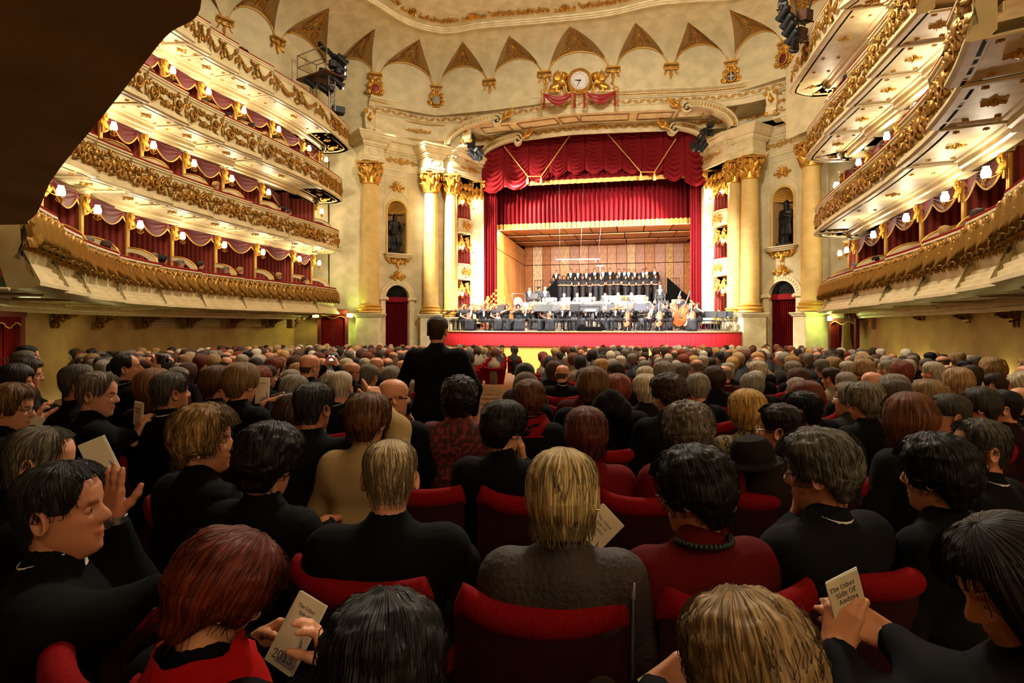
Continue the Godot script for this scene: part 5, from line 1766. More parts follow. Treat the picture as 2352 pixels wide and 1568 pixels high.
# ---------- bodies: smooth union of tapered capsules, meshed as surface nets ----------
# bone: [from, to, radius, radius]
func field(bones: Array, cell: float, k: float) -> MB:
	var lo := Vector3.ONE * 1e9
	var hi := -lo
	for b in bones:
		var r := maxf(b[2], b[3])
		for q in 2:
			lo = lo.min(b[q] - Vector3.ONE * r)
			hi = hi.max(b[q] + Vector3.ONE * r)
	lo -= Vector3.ONE * cell * 2
	hi += Vector3.ONE * cell * 2
	var nx := int((hi.x - lo.x) / cell) + 2
	var ny := int((hi.y - lo.y) / cell) + 2
	var nz := int((hi.z - lo.z) / cell) + 2
	var f := PackedFloat32Array()
	f.resize(nx * ny * nz)
	f.fill(9.0)
	var nxy := nx * ny
	for b in bones:
		var a: Vector3 = b[0]
		var ba: Vector3 = b[1] - a
		var ra: float = b[2]
		var dr: float = b[3] - ra
		var l2 := maxf(ba.length_squared(), 1e-8)
		var rm := maxf(b[2], b[3]) + k * 0.7 + cell
		var e: Vector3 = b[1]
		var i0 := maxi(0, int((minf(a.x, e.x) - rm - lo.x) / cell))
		var i1 := mini(nx - 1, int((maxf(a.x, e.x) + rm - lo.x) / cell) + 1)
		var j0 := maxi(0, int((minf(a.y, e.y) - rm - lo.y) / cell))
		var j1 := mini(ny - 1, int((maxf(a.y, e.y) + rm - lo.y) / cell) + 1)
		var k0 := maxi(0, int((minf(a.z, e.z) - rm - lo.z) / cell))
		var k1 := mini(nz - 1, int((maxf(a.z, e.z) + rm - lo.z) / cell) + 1)
		for z in range(k0, k1 + 1):
			var pz := lo.z + z * cell - a.z
			for y in range(j0, j1 + 1):
				var py := lo.y + y * cell - a.y
				var row := z * nxy + y * nx
				for x in range(i0, i1 + 1):
					var p := Vector3(lo.x + x * cell - a.x, py, pz)
					var h := clampf(p.dot(ba) / l2, 0.0, 1.0)
					var d := (p - ba * h).length() - ra - dr * h
					var o := f[row + x]
					if o < 8.0:
						var t := k - absf(o - d)
						f[row + x] = minf(o, d) - (t * t / k * 0.25 if t > 0.0 else 0.0)
					else:
						f[row + x] = d
	var m := MB.new()
	var id := PackedInt32Array()
	id.resize(nx * ny * nz)
	id.fill(-1)
	var lim := cell * 1.8
	var cx := [0, 1, 0, 1, 0, 1, 0, 1]
	var cy := [0, 0, 1, 1, 0, 0, 1, 1]
	var cz := [0, 0, 0, 0, 1, 1, 1, 1]
	var off := PackedInt32Array()
	for c in 8: off.append(cx[c] + cy[c] * nx + cz[c] * nxy)
	var ea := [0, 2, 4, 6, 0, 1, 4, 5, 0, 1, 2, 3]
	var eb := [1, 3, 5, 7, 2, 3, 6, 7, 4, 5, 6, 7]
	for z in nz - 1:
		for y in ny - 1:
			var row := z * nxy + y * nx
			for x in nx - 1:
				var i := row + x
				var v0 := f[i]
				if v0 > lim or v0 < -lim: continue
				var neg := 0
				for c in 8:
					if f[i + off[c]] < 0.0: neg += 1
				if neg == 0 or neg == 8: continue
				var s := Vector3.ZERO
				var n := 0
				for e in 12:
					var fa := f[i + off[ea[e]]]
					var fb := f[i + off[eb[e]]]
					if (fa < 0.0) != (fb < 0.0):
						var t := fa / (fa - fb)
						var A: int = ea[e]
						var B: int = eb[e]
						s += Vector3(cx[A] + (cx[B] - cx[A]) * t, cy[A] + (cy[B] - cy[A]) * t, cz[A] + (cz[B] - cz[A]) * t)
						n += 1
				s /= n
				id[i] = m.pt(lo + (Vector3(x, y, z) + s) * cell, Vector2.ZERO)
	for z in range(1, nz - 1):
		for y in range(1, ny - 1):
			for x in range(1, nx - 1):
				var i := z * nxy + y * nx + x
				if id[i] < 0: continue
				var a := f[i] < 0.0
				for ax in 3:
					var st := 1 if ax == 0 else (nx if ax == 1 else nxy)
					if (f[i + st] < 0.0) == a: continue
					var u := nx if ax == 0 else (nxy if ax == 1 else 1)
					var w := nxy if ax == 0 else (1 if ax == 1 else nx)
					var q0 := id[i]
					var q1 := id[i - u]
					var q2 := id[i - u - w]
					var q3 := id[i - w]
					if q1 < 0 or q2 < 0 or q3 < 0: continue
					if a:
						m.tri(q0, q2, q1); m.tri(q0, q3, q2)
					else:
						m.tri(q0, q1, q2); m.tri(q0, q2, q3)
	return m
# ---------- floor, lower walls and what hangs on them ----------
func room() -> void:
	var fl := MB.new()
	var g := PackedVector3Array()
	for j in 9:
		for i in 9:
			var z := lerpf(3.0, -28.5, j / 8.0)
			g.append(Vector3(lerpf(-14, 16, i / 8.0), floor_at(z), z))
	fl.grid(g, 9, 9)
	g = PackedVector3Array()
	for j in 2:
		for i in 2: g.append(Vector3(lerpf(-14, 16, i), floor_at(lerpf(3.0, -28.5, j)) - 0.3, lerpf(3.0, -28.5, j)))
	fl.grid(g, 2, 2, false, false, true)
	var flo := struct("floor", fl, M.wood_floor_dark)
	# boards of the aisle near the camera
	var tones := [M.wood_floor, M.wood_floor_pale, M.wood_floor_dark]
	var bd := []
	for k in 3:
		var m := MB.new()
		m.box(Vector3.ZERO, Vector3(0.092, 0.02, 1.196), Basis.IDENTITY, 0.002)
		bd.append(m.mesh())
	var dr := RandomNumberGenerator.new()
	dr.seed = 9
	var tilt := Basis(Vector3.RIGHT, atan(0.02) * -1.0)
	for i in 26:
		for j in 6:
			var x := -3.55 + 0.094 * i
			var z := -0.9 - 1.2 * j + (0.6 if i % 2 else 0.0)
			if z > -0.3 or (x < -2.9 and z > -1.6): continue
			part("plank", bd[i % 3], tones[dr.randi() % 3], flo, Transform3D(Basis(Vector3.UP, 0.12) * tilt, Vector3(x - 0.12 * z * 1.0 - 0.25, floor_at(z) + 0.004 + dr.randf() * 0.001, z)))
	# side walls under the lowest balconies
	var lw := PackedVector3Array([Vector3(-10.9, 0, 3), Vector3(-10.9, 0, -6), Vector3(-11.1, 0, -10), Vector3(-11.5, 0, -13), Vector3(-12.1, 0, -16), Vector3(-12.1, 0, -19), Vector3(-11.5, 0, -22.5), Vector3(-10.25, 0, -26.7)])
	var rw := PackedVector3Array([Vector3(9.2, 0, 3), Vector3(9.2, 0, -7), Vector3(9.8, 0, -9.2), Vector3(10.9, 0, -12), Vector3(11.8, 0, -15), Vector3(12.7, 0, -18), Vector3(13.4, 0, -21.5), Vector3(13.7, 0, -24.8)])
	for k in 2:
		var p := spline([lw, rw][k], 50)
		var o := outs_of(p, 1.0 if k == 0 else -1.0)
		var m := MB.new()
		m.sweep(p, o, [Vector2(-0.35, -0.8), Vector2(0, -0.8), Vector2(0, 2.3), Vector2(-0.35, 2.3)], 0.9)
		struct("wall_left" if k == 0 else "wall_right", m, M.stalls_plaster)
		var bb := MB.new()
		bb.sweep(p, o, [Vector2(0, -0.7), Vector2(0.04, -0.7), Vector2(0.04, -0.32), Vector2(0.02, -0.28), Vector2(0, -0.28)], 0.9)
		struct("baseboard_left" if k == 0 else "baseboard_right", bb, M.dark_wood)
	var dw := MB.new()
	dw.box(Vector3(-8.7, 0.8, -27.35), Vector3(3.4, 3.4, 0.3), Basis(Vector3.UP, 0.15))
	struct("wall_door_left", dw, M.cream_plaster)
	# brackets and grilles under the balconies
	var t: Tier = tiers["L"][0]
	var r: Tier = tiers["R"][0]
	for q in [[t, -1, [118, 222, 330, 432, 532, 620, 690], "left"], [r, 1, [2004, 2062, 2148, 2252, 2358], "right"]]:
		var tr: Tier = q[0]
		for i in q[2].size():
			var s := tr.find(q[2][i], -2.2)
			var a := tr.off(s, -2.35)
			var o := tr.out(s)
			var b := Basis(o, Vector3.UP, o.cross(Vector3.UP))
			var br := thing("balcony_bracket", "carved bracket under lowest %s balcony, %s from the %s" % [q[3], ORD[i], "rear" if q[3] == "left" else "stage"], "bracket", Vector3.ZERO, 0, "brackets under the %s balcony" % q[3])
			var bx := MB.new()
			bx.box(Vector3(a.x, 1.85, a.z) + o * 0.10, Vector3(0.2, 0.62, 0.30), b, 0.02)
			bx.box(Vector3(a.x, 2.08, a.z) + o * 0.50, Vector3(1.0, 0.10, 0.34), b, 0.02)
			part("bracket_body", bx, M.umber_plaster, br)
			var og := MB.new()
			scroll(og, Vector2(0.42, 0.06), 0.16, 1.4, 0.5, 1.0, 0.05)
			scroll(og, Vector2(0.72, 0.14), 0.09, 1.2, 2.0, -1.0, 0.035)
			scroll(og, Vector2(0.28, -0.18), 0.10, 1.2, 1.0, 1.0, 0.035)
			for k in 4: leaf(og, Vector2(0.3 + 0.12 * k, 0.02), -0.9 + 0.7 * k, 0.2, 0.09)
			for z in [-0.08, 0.08]:
				part("bracket_scroll", laid(og, Transform3D(b, Vector3(a.x, 1.86, a.z)), Vector2.ZERO, 1.0, z), M.old_gold, br)
			if i + 1 < q[2].size():
				var s2 := tr.find(q[2][i + 1], -2.2)
				var c := tr.off((s + s2) / 2, -2.38)
				var gr := MB.new()
				var bo := tr.out((s + s2) / 2)
				var bz := Basis(bo, Vector3.UP, bo.cross(Vector3.UP))
				var w := absf(s2 - s) * 0.55
				for k in 18: gr.box(Vector3(c.x, 1.78, c.z) + bo * 0.05 + bz.z * w * (k / 17.0 - 0.5), Vector3(0.02, 0.30, 0.02), bz)
				for k in 4: gr.box(Vector3(c.x, 1.64 + 0.093 * k, c.z) + bo * 0.06, Vector3(0.02, 0.02, w), bz)
				solo("wall_grille", gr, M.ivory_paint, "pale ventilation grille under lowest %s balcony, %s from the %s" % [q[3], ORD[i], "rear" if q[3] == "left" else "stage"], "grille", Transform3D.IDENTITY, "grilles on the %s wall" % q[3])
	# doors with red curtains at the ends of the side walls
	red_door(wf(731, 26.7, 799, 26.9), wide(731, 26.7, 799, 26.9), 2.38, "dark red double door in a red frame below the left balcony", true)
	red_door(wf(1909, 23.2, 1973, 21.4), wide(1909, 23.2, 1973, 21.4), 2.1, "red curtained side door standing open below the right balcony", false)
	red_door(wf(-30, 11.6, 44, 12.6), wide(-30, 11.6, 44, 12.6), 2.0, "dark doorway with a red curtain at the left edge of the stalls", true)
	# emergency lamps
	for q in [[70, 692, 12.2, 0.34, 0.2, "bright emergency light box on the left wall by the dark doorway", Color(0.86, 1.0, 0.55), 2.0], [723, 725, 26.4, 0.34, 0.12, "yellowish emergency lamp over the left red door", Color(1.0, 0.9, 0.45), 0.4], [803, 724, 26.7, 0.26, 0.14, "white emergency lamp beside the left outer column", Color(0.85, 1.0, 0.5), 1.5], [1907, 731, 23.0, 0.2, 0.16, "white emergency lamp by the right red curtained door", Color(0.85, 1.0, 0.5), 1.5],
		[77, 836, 12.3, 0.20, 0.12, "lit step light on the left wall nearest the rear", Color(1, 0.95, 0.6), 0.35], [268, 822, 15.6, 0.22, 0.12, "lit step light low on the left wall, second from the rear", Color(1, 0.95, 0.6), 0.3], [2013, 831, 19.2, 0.12, 0.16, "lit step light low on the right wall nearest the stage", Color(1, 0.95, 0.6), 0.3], [2091, 843, 17.4, 0.26, 0.13, "lit step light low on the right wall, second from the stage", Color(1, 0.95, 0.6), 0.3], [2175, 857, 15.4, 0.12, 0.20, "lit step light low on the right wall, third from the stage", Color(1, 0.95, 0.6), 0.3], [2293, 880, 12.8, 0.16, 0.2, "lit step light low on the right wall nearest the camera", Color(1, 0.95, 0.6), 0.3]]:
		var at := P(q[0], q[1], q[2])
		var inward := Vector3(-signf(at.x) * 0.8, 0, 0.6)
		if q[0] > 600 and q[0] < 1000: inward = Vector3(0, 0, 1)
		var l := thing("emergency_lamp", q[5], "lamp")
		l.transform = frame(at, inward.normalized())
		var hs := MB.new()
		hs.box(Vector3(0, 0, -0.03), Vector3(q[3] + 0.05, q[4] + 0.05, 0.05), Basis.IDENTITY, 0.01)
		part("housing", hs, M.white_cloth, l)
		var df := MB.new()
		df.box(Vector3(0, 0, 0.01), Vector3(q[3], q[4], 0.04), Basis.IDENTITY, 0.012)
		part("diffuser", df, M.emergency_glow if q[7] > 1.0 else M.step_glow, l)
		var om := OmniLight3D.new()
		om.name = "lamp_light"
		om.position = Vector3(0, 0, 0.14)
		om.light_color = q[6]
		om.light_energy = q[7]
		om.light_size = 0.06
		om.omni_range = 40
		om.omni_attenuation = 2
		om.shadow_enabled = true
		l.add_child(om)
	for q in [[322, 690, 15.6, "nearer the rear"], [692, 715, 24.6, "nearer the stage"]]:
		var dl := thing("downlight", "small recessed downlight under the lowest left balcony, %s" % q[3], "lamp", P(q[0], q[1], q[2]))
		var db := MB.new()
		db.lathe([Vector2(0.0, -0.02), Vector2(0.06, -0.02)], 12)
		part("lens", db, M.emergency_glow, dl)
		var dr2 := MB.new()
		dr2.lathe([Vector2(0.06, -0.02), Vector2(0.08, -0.025), Vector2(0.085, 0.02), Vector2(0.06, 0.03)], 12)
		part("ring", dr2, M.steel, dl)
		var sl2 := SpotLight3D.new()
		sl2.name = "downlight_beam"
		sl2.position = Vector3(0, -0.08, 0)
		sl2.rotation.x = -PI / 2
		sl2.light_color = Color(1.0, 0.93, 0.8)
		sl2.light_energy = 5.0
		sl2.spot_angle = 62
		sl2.spot_angle_attenuation = 1.0
		sl2.light_size = 0.06
		sl2.spot_range = 30
		sl2.spot_attenuation = 2
		sl2.shadow_enabled = true
		dl.add_child(sl2)
	# the balcony that overhangs the rear stalls, dark from below
	var oh := thing("rear_balcony", "dark underside of the rear balcony overhanging the stalls at upper left", "balcony")
	var e := spline(PackedVector3Array([Vector3(-0.35, 0, 2.2), Vector3(-0.5, 0, 0.6), Vector3(-0.72, 0, -1.0), Vector3(-1.13, 0, -2.06), Vector3(-1.47, 0, -2.38), Vector3(-2.23, 0, -3.13), Vector3(-3.75, 0, -4.62), Vector3(-5.45, 0, -6.4), Vector3(-6.3, 0, -6.75), Vector3(-10.8, 0, -6.9)]), 80)
	var poly := PackedVector2Array()
	for q in e: poly.append(Vector2(q.x, q.z))
	poly.append(Vector2(-10.8, 2.2))
	var sl := MB.new()
	sl.prism(poly, -0.30, Transform3D(Basis(Vector3.RIGHT, Vector3.BACK, Vector3.DOWN), Vector3(0, 2.85, 0)))
	part("underside", sl, M.stalls_plaster, oh)
	var rim := MB.new()
	var rp := PackedVector3Array()
	for q in e: rp.append(q + Vector3(0, 3.0, 0))
	rim.tube(rp, 0.035, 6)
	part("red_edge", rim, M.swag_red, oh)
	# shell that closes the hall
	var rr := MB.new()
	rr.box(Vector3(1, 7.5, 3.2), Vector3(34, 17, 0.4))
	struct("wall_rear", rr, M.stalls_plaster)
	for s in [[-15.5, "wall_outer_left"], [17.5, "wall_outer_right"]]:
		var m := MB.new()
		m.box(Vector3(s[0], 7.5, -14), Vector3(0.4, 17, 35))
		struct(s[1], m, M.stalls_plaster)
func red_door(t: Transform3D, w: float, top: float, label: String, closed: bool) -> void:
	var d := thing("door_with_curtain", label, "door")
	var f := floor_at(t.origin.z)
	var fr := MB.new()
	for s in [-1.0, 1.0]: fr.box(t * Vector3(s * (w / 2 - 0.06), (f + top) / 2, 0.05), Vector3(0.16, top - f, 0.14), t.basis, 0.02)
	fr.box(t * Vector3(0, top - 0.05, 0.06), Vector3(w + 0.04, 0.22, 0.18), t.basis, 0.02)
	part("door_frame", fr, M.swag_red, d)
	var pe := MB.new()
	var p := PackedVector3Array()
	for j in 4:
		for i in 21:
			var u := i / 20.0
			p.append(t * Vector3((u - 0.5) * w, top - 0.14 - (0.07 + 0.06 * cos(u * TAU) ** 2) * j / 3.0 * 2.0, 0.10 + 0.015 * sin(u * 60.0)))
	pe.grid(p, 21, 4)
	part("pelmet", pe, M.curtain_dark, d)
	var ed := MB.new()
	var q := PackedVector3Array()
	for i in 21: q.append(p[3 * 21 + i])
	ed.tube(q, 0.014, 5)
	part("gilt_edge", ed, M.gold_paint, d)
	if closed:
		for s in [-1.0, 1.0]:
			var lf := MB.new()
			lf.box(t * Vector3(s * (w / 4 - 0.03), (f + top) / 2, -0.03), Vector3(w / 2 - 0.1, top - f - 0.1, 0.05), t.basis, 0.01)
			var l := part("door_leaf", lf, M.curtain_dark, d)
			var hd := MB.new()
			hd.tube(PackedVector3Array([t * Vector3(s * 0.06, f + 0.95, 0.0), t * Vector3(s * 0.06, f + 0.98, 0.05), t * Vector3(s * 0.06, f + 1.18, 0.05), t * Vector3(s * 0.06, f + 1.21, 0.0)]), 0.012, 6)
			part("handle", hd, M.steel, l)
	else:
		for s in [-1.0, 1.0]:
			var c := MB.new()
			var cp := PackedVector3Array()
			for j in 12:
				for i in 17:
					var v := j / 11.0
					var u := i / 16.0
					var ww: float = (0.42 if s < 0 else 0.24) * w * (1.0 - 0.45 * bump(v, 0.62, 0.2) * (1.0 if s > 0 else 0.3))
					cp.append(t * Vector3(s * (w / 2 - ww * u), lerpf(top - 0.1, f + 0.02, v), 0.02 + 0.05 * sin(u * 26.0)))
			c.grid(cp, 17, 12)
			part("curtain_leaf", c, M.curtain_dark, d)
		var bk := MB.new()
		bk.box(t * Vector3(0.18 * w, (f + top) / 2, -0.4), Vector3(w * 0.5, top - f, 0.06), t.basis)
		part("lobby_wall", bk, M.stalls_plaster, d)
# ---------- stage: floor, shell, curtains, orchestra, choir ----------
const SO := Vector3(4.30, 0, -29.6)
const SR := Vector3(0.98, 0, 0.2)
const SN := Vector3(0.2, 0, -0.98)
func SP(a: float, y: float, b: float) -> Vector3:
	return SO + SR * a + SN * b + Vector3(0, y, 0)
# across-stage place that the photograph's column x meets at depth b
func across(x: float, b: float) -> float:
	var k := (x - 1176.0) / LENS
	return (k * (-SO.z + 0.98 * b) - SO.x - 0.2 * b) / (0.98 + 0.2 * k)
func SX(x: float, y: float, b: float) -> Vector3:
	return SP(across(x, b), y, b)
func boards_at(b: float) -> float:
	return 1.36 + 0.03 * (b + 4.0)
func stage_frame(p: Vector3, turn := 0.0) -> Transform3D:   # +z towards the hall
	return Transform3D(Basis(Vector3.UP, -0.201 + turn), p)
func pleated(xa: float, xb: float, y0: float, y1: float, b: float, n: int, deep: float, seed_: int, mat_: Material, called: String, parent: Node3D, cols := 0) -> PackedVector3Array:
	var a0 := across(xa, b)
	var a1 := across(xb, b)
	var g := RandomNumberGenerator.new()
	g.seed = seed_
	var nu := n * 8 + 1
	var p := PackedVector3Array()
	var ph := g.randf() * 6
	for j in 5:
		for i in nu:
			var u := float(i) / (nu - 1)
			var w := u * n * TAU + 0.9 * sin(u * 13 + ph) + 0.5 * sin(u * 31 + ph)
			p.append(SP(lerpf(a0, a1, u), lerpf(y0, y1, j / 4.0), b - deep * (0.5 + 0.5 * sin(w)) * (0.85 + 0.15 * sin(u * 50.0)) * (0.6 + 0.4 * j / 4.0)))
	var m := MB.new()
	m.grid(p, nu, 5)
	part(called, m, mat_, parent)
	return p.slice(4 * nu)
func stage() -> void:
	# floor with its bowed front edge
	var front := spline(PackedVector3Array([SX(1008, 0, -1.6), SX(1024, 0, -2.7), SX(1100, 0, -3.4), SX(1365, 0, -3.9), SX(1620, 0, -3.5), SX(1690, 0, -2.8), SX(1708, 0, -1.6)]), 48)
	var fl := MB.new()
	var g := PackedVector3Array()
	for i in front.size():
		var u := float(i) / (front.size() - 1)
		for j in 7:
			var q := front[i].lerp(SP(lerpf(-8.5, 8.5, u), 0, 11.5), j / 6.0)
			var b := (q - SO).dot(SN)
			g.append(q + Vector3(0, boards_at(b), 0))
	fl.grid(g, 7, front.size(), false, false, true)
	struct("floor_stage", fl, M.stage_boards)
	var ap := thing("stage_skirt", "pleated red cloth hanging round the front edge of the stage", "cloth")
	var sk := PackedVector3Array()
	var n := 360
	var fe := even(front, n)
	var fo := outs_of(fe, 1.0)
	for j in 4:
		for i in n + 1:
			var y: float = [0.0, -0.26, -0.30, -0.66][j]
			var w := 0.02 * sin(i * 1.9 + sin(i * 0.3) * 2.0) * (0.35 if j < 2 else 1.0) + (0.02 if j < 2 else 0.05)
			sk.append(fe[i] + fo[i] * w + Vector3(0, 1.35 + y, 0))
	var sm := MB.new()
	sm.grid(sk, n + 1, 4)
	part("skirt", sm, M.stage_cloth, ap)
	var lip := MB.new()
	lip.sweep(fe, fo, [Vector2(-0.10, 1.36), Vector2(-0.10, 1.40), Vector2(0.05, 1.40), Vector2(0.07, 1.37), Vector2(0.05, 1.33)], 0.9)
	part("stage_lip", lip, M.wood_pale, ap)
	var low := MB.new()
	low.sweep(fe, fo, [Vector2(0.0, 0.76), Vector2(0.0, -0.7)], 0.9)
	part("gold_base", low, M.fringe_gold, ap)
	# acoustic shell: every panel a part
	var sh := thing("acoustic_shell", "wooden acoustic shell of tall panels behind choir and orchestra", "stage shell")
	var tones := [M.wood_amber, M.wood_pale, M.wood_amber, M.wood_honey, M.wood_pale, M.wood_amber, M.wood_rose, M.wood_amber, M.wood_honey, M.wood_honey, M.wood_amber, M.wood_pale, M.wood_amber, M.wood_honey, M.wood_amber, M.wood_pale, M.wood_amber, M.wood_honey]
	var xs := [1205, 1224, 1246, 1265, 1286, 1309, 1331, 1352, 1374, 1395, 1416, 1440, 1460, 1481, 1504, 1528, 1547, 1571, 1594]
	for i in 18:
		var a := across(xs[i], 10.0)
		var c := across(xs[i + 1], 10.0)
		for k in 2:
			var y0: float = [1.6, 5.98][k]
			var y1: float = [5.94, 7.35][k]
			var m := MB.new()
			m.box(Vector3.ZERO, Vector3(c - a - 0.02, y1 - y0, 0.05), Basis.IDENTITY, 0.008)
			part("wall_panel", m, tones[i], sh, stage_frame(SP((a + c) / 2, (y0 + y1) / 2, 10.0), 0.10 if i % 2 else -0.10))
	for s in 2:
		for i in 5:
			var b0 := lerpf(0.9, 9.9, i / 5.0)
			var b1 := lerpf(0.9, 9.9, (i + 1) / 5.0)
			var a0 := lerpf(across(1140, 0.9), across(1205, 10.0), i / 5.0)
			var a1 := lerpf(across(1140, 0.9), across(1205, 10.0), (i + 1) / 5.0)
			if s == 1:
				a0 = lerpf(across(1600, 0.9), across(1594, 10.0), i / 5.0)
				a1 = lerpf(across(1600, 0.9), across(1594, 10.0), (i + 1) / 5.0)
			for k in 2:
				var y0: float = [1.5, 5.98][k]
				var y1: float = [5.94, 7.05][k]
				var p0 := SP(a0, 0, b0)
				var p1 := SP(a1, 0, b1)
				var d := (p1 - p0).normalized()
				var m := MB.new()
				m.box(Vector3.ZERO, Vector3(p0.distance_to(p1) - 0.02, y1 - y0, 0.05), Basis.IDENTITY, 0.008)
				part("side_panel", m, [M.wood_honey, M.wood_amber][i % 2], sh, Transform3D(Basis(d, Vector3.UP, d.cross(Vector3.UP)), (p0 + p1) / 2 + Vector3(0, (y0 + y1) / 2, 0)))
	for rr in 3:
		var b0: float = [1.5, 4.3, 7.0][rr]
		var b1: float = [4.25, 6.95, 9.4][rr]
		var cnt: int = [8, 8, 6][rr]
		for i in cnt:
			var a0 := lerpf(-6.3, 5.6, float(i) / cnt) + (0.4 if rr == 1 else 0.0)
			var a1 := lerpf(-6.3, 5.6, float(i + 1) / cnt) + (0.4 if rr == 1 else 0.0)
			var m := MB.new()
			m.box(Vector3.ZERO, Vector3(a1 - a0 - 0.05, 0.06, b1 - b0), Basis.IDENTITY, 0.01)
			part("ceiling_panel", m, [M.wood_honey, M.wood_amber, M.wood_honey][(rr + i) % 3], sh, Transform3D(stage_frame(Vector3.ZERO).basis * Basis(Vector3.RIGHT, 0.05), SP((a0 + a1) / 2, 7.16 + 0.04 * rr, (b0 + b1) / 2)))
	var bk := MB.new()
	bk.box(SP(0, 6.0, 11.8), Vector3(22, 14, 0.2), stage_frame(Vector3.ZERO).basis)
	for s in [-1.0, 1.0]: bk.box(SP(9.0 * s, 6.0, 6.2), Vector3(0.2, 14, 11), stage_frame(Vector3.ZERO).basis)
	bk.box(SP(0, 12.8, 6.0), Vector3(20, 0.2, 12), stage_frame(Vector3.ZERO).basis)
	struct("wall_stage_house", bk, M.matt_black)
	curtains()
	lamps_over_stage()
	microphones()
	orchestra()
func curtains() -> void:
	# raised house curtain with its gold hem
	var h := thing("house_curtain", "raised dark red house curtain with gold fringed hem above the shell", "curtain")
	var e := pleated(1128, 1606, 10.2, 7.05, 0.95, 46, 0.22, 3, M.curtain_dark, "curtain", h)
	var hm := MB.new()
	var hp := PackedVector3Array()
	for j in 2:
		for q in e: hp.append(q + SN * -0.02 + Vector3(0, 0.22 - 0.30 * j, 0))
	hm.grid(hp, e.size(), 2)
	part("gold_hem", hm, M.fringe_gold, h)
	for s in 2:
		var l := thing("side_curtain", "red pleated side curtain with gold embroidered foot, %s edge of the stage opening" % ["left", "right"][s], "curtain")
		var xa: float = [1104, 1585][s]
		var xb: float = [1142, 1626][s]
		pleated(xa, xb, 9.2, boards_at(0) + 0.02, 0.35, 7, 0.25, 5 + s, M.curtain_red, "curtain", l)
		var em := MB.new()
		for k in 3:
			for i in 5:
				var o := MB.new()
				scroll(o, Vector2(0.13 * i - 0.26, 0.16 * i * (1.0 if s == 0 else -1.0)), 0.07, 1.2, i, 1.0 if i % 2 else -1.0, 0.02)
				em.put(o, stage_frame(SX((xa + xb) / 2 + (6 if s == 0 else -6), 2.35 + 0.28 * k, 0.05)))
		part("gold_embroidery", em, M.gold_leaf, l)
	# festooned valance
	var v := thing("festoon_valance", "deep red festooned valance with gold fringe across the top of the stage", "curtain")
	var xs := [1106, 1158, 1216, 1262, 1303, 1344, 1387, 1430, 1474, 1524, 1572, 1626]
	var bot := [440, 432, 415, 402, 397, 396, 395, 396, 400, 412, 424]
	var b := 0.05
	var nu := 22
	var nv := 64
	var hemp := PackedVector3Array()
	for c in 11:
		var a0 := across(xs[c], b)
		var a1 := across(xs[c + 1], b)
		var d := -SP((a0 + a1) / 2, 0, b).z
		var ytop := 11.9
		var ybot: float = EYE - (bot[c] - HORIZON) * d / LENS
		var p := PackedVector3Array()
		for j in nv:
			for i in nu + 1:
				var q := float(i) / nu * 2 - 1
				var t := float(j) / (nv - 1)
				var sag := (1 - q * q)
				var w := t * 11.0 - 1.25 * sag
				var z := 0.16 * sqrt(maxf(0, 1 - q * q)) + (0.085 * sin(w * TAU) + 0.025 * sin(w * TAU * 2.1 + c)) * sag * smoothstep(0.0, 0.12, t)
				p.append(SP(lerpf(a0, a1, float(i) / nu), lerpf(ytop, ybot, t) - (sag - 0.6) * 0.30 * smoothstep(0.1, 1.0, t), b - z))
		var m := MB.new()
		m.grid(p, nu + 1, nv)
		part("festoon", m, M.curtain_red, v)
	var sk := pleated(1150, 1592, 9.7, 9.28, 0.12, 30, 0.08, 8, M.curtain_dark, "valance_skirt", v)
	var fr := MB.new()
	var fp := PackedVector3Array()
	for j in 2:
		for i in sk.size():
			var u := float(i) / (sk.size() - 1)
			fp.append(sk[i] + SN * -0.03 + Vector3(0, 0.10 - 0.22 * j, 0))
	fr.grid(fp, sk.size(), 2)
	part("gold_fringe", fr, M.fringe_gold, v)
	for q in [[[1158, 336], [1212, 405], [1243, 405], [1311, 308]], [[1394, 305], [1472, 395], [1503, 395], [1553, 318]]]:
		var cd := thing("curtain_cord", "gold rope with two tassels looped across the %s half of the valance" % ("left" if q[0][0] < 1300 else "right"), "cord")
		var p := PackedVector3Array()
		for k in q: p.append(P(k[0], k[1], -SX(k[0], 0, -0.32).z))
		var m := MB.new()
		m.tube(p, 0.028, 6)
		part("rope", m, M.fringe_gold, cd)
		for k in [1, 2]:
			var ts := MB.new()
			ts.lathe([Vector2(0, 0.0), Vector2(0.04, -0.03), Vector2(0.03, -0.10), Vector2(0.06, -0.14), Vector2(0.08, -0.42), Vector2(0, -0.42)], 10, Transform3D(Basis.IDENTITY, p[k]))
			part("tassel", ts, M.fringe_gold, cd)
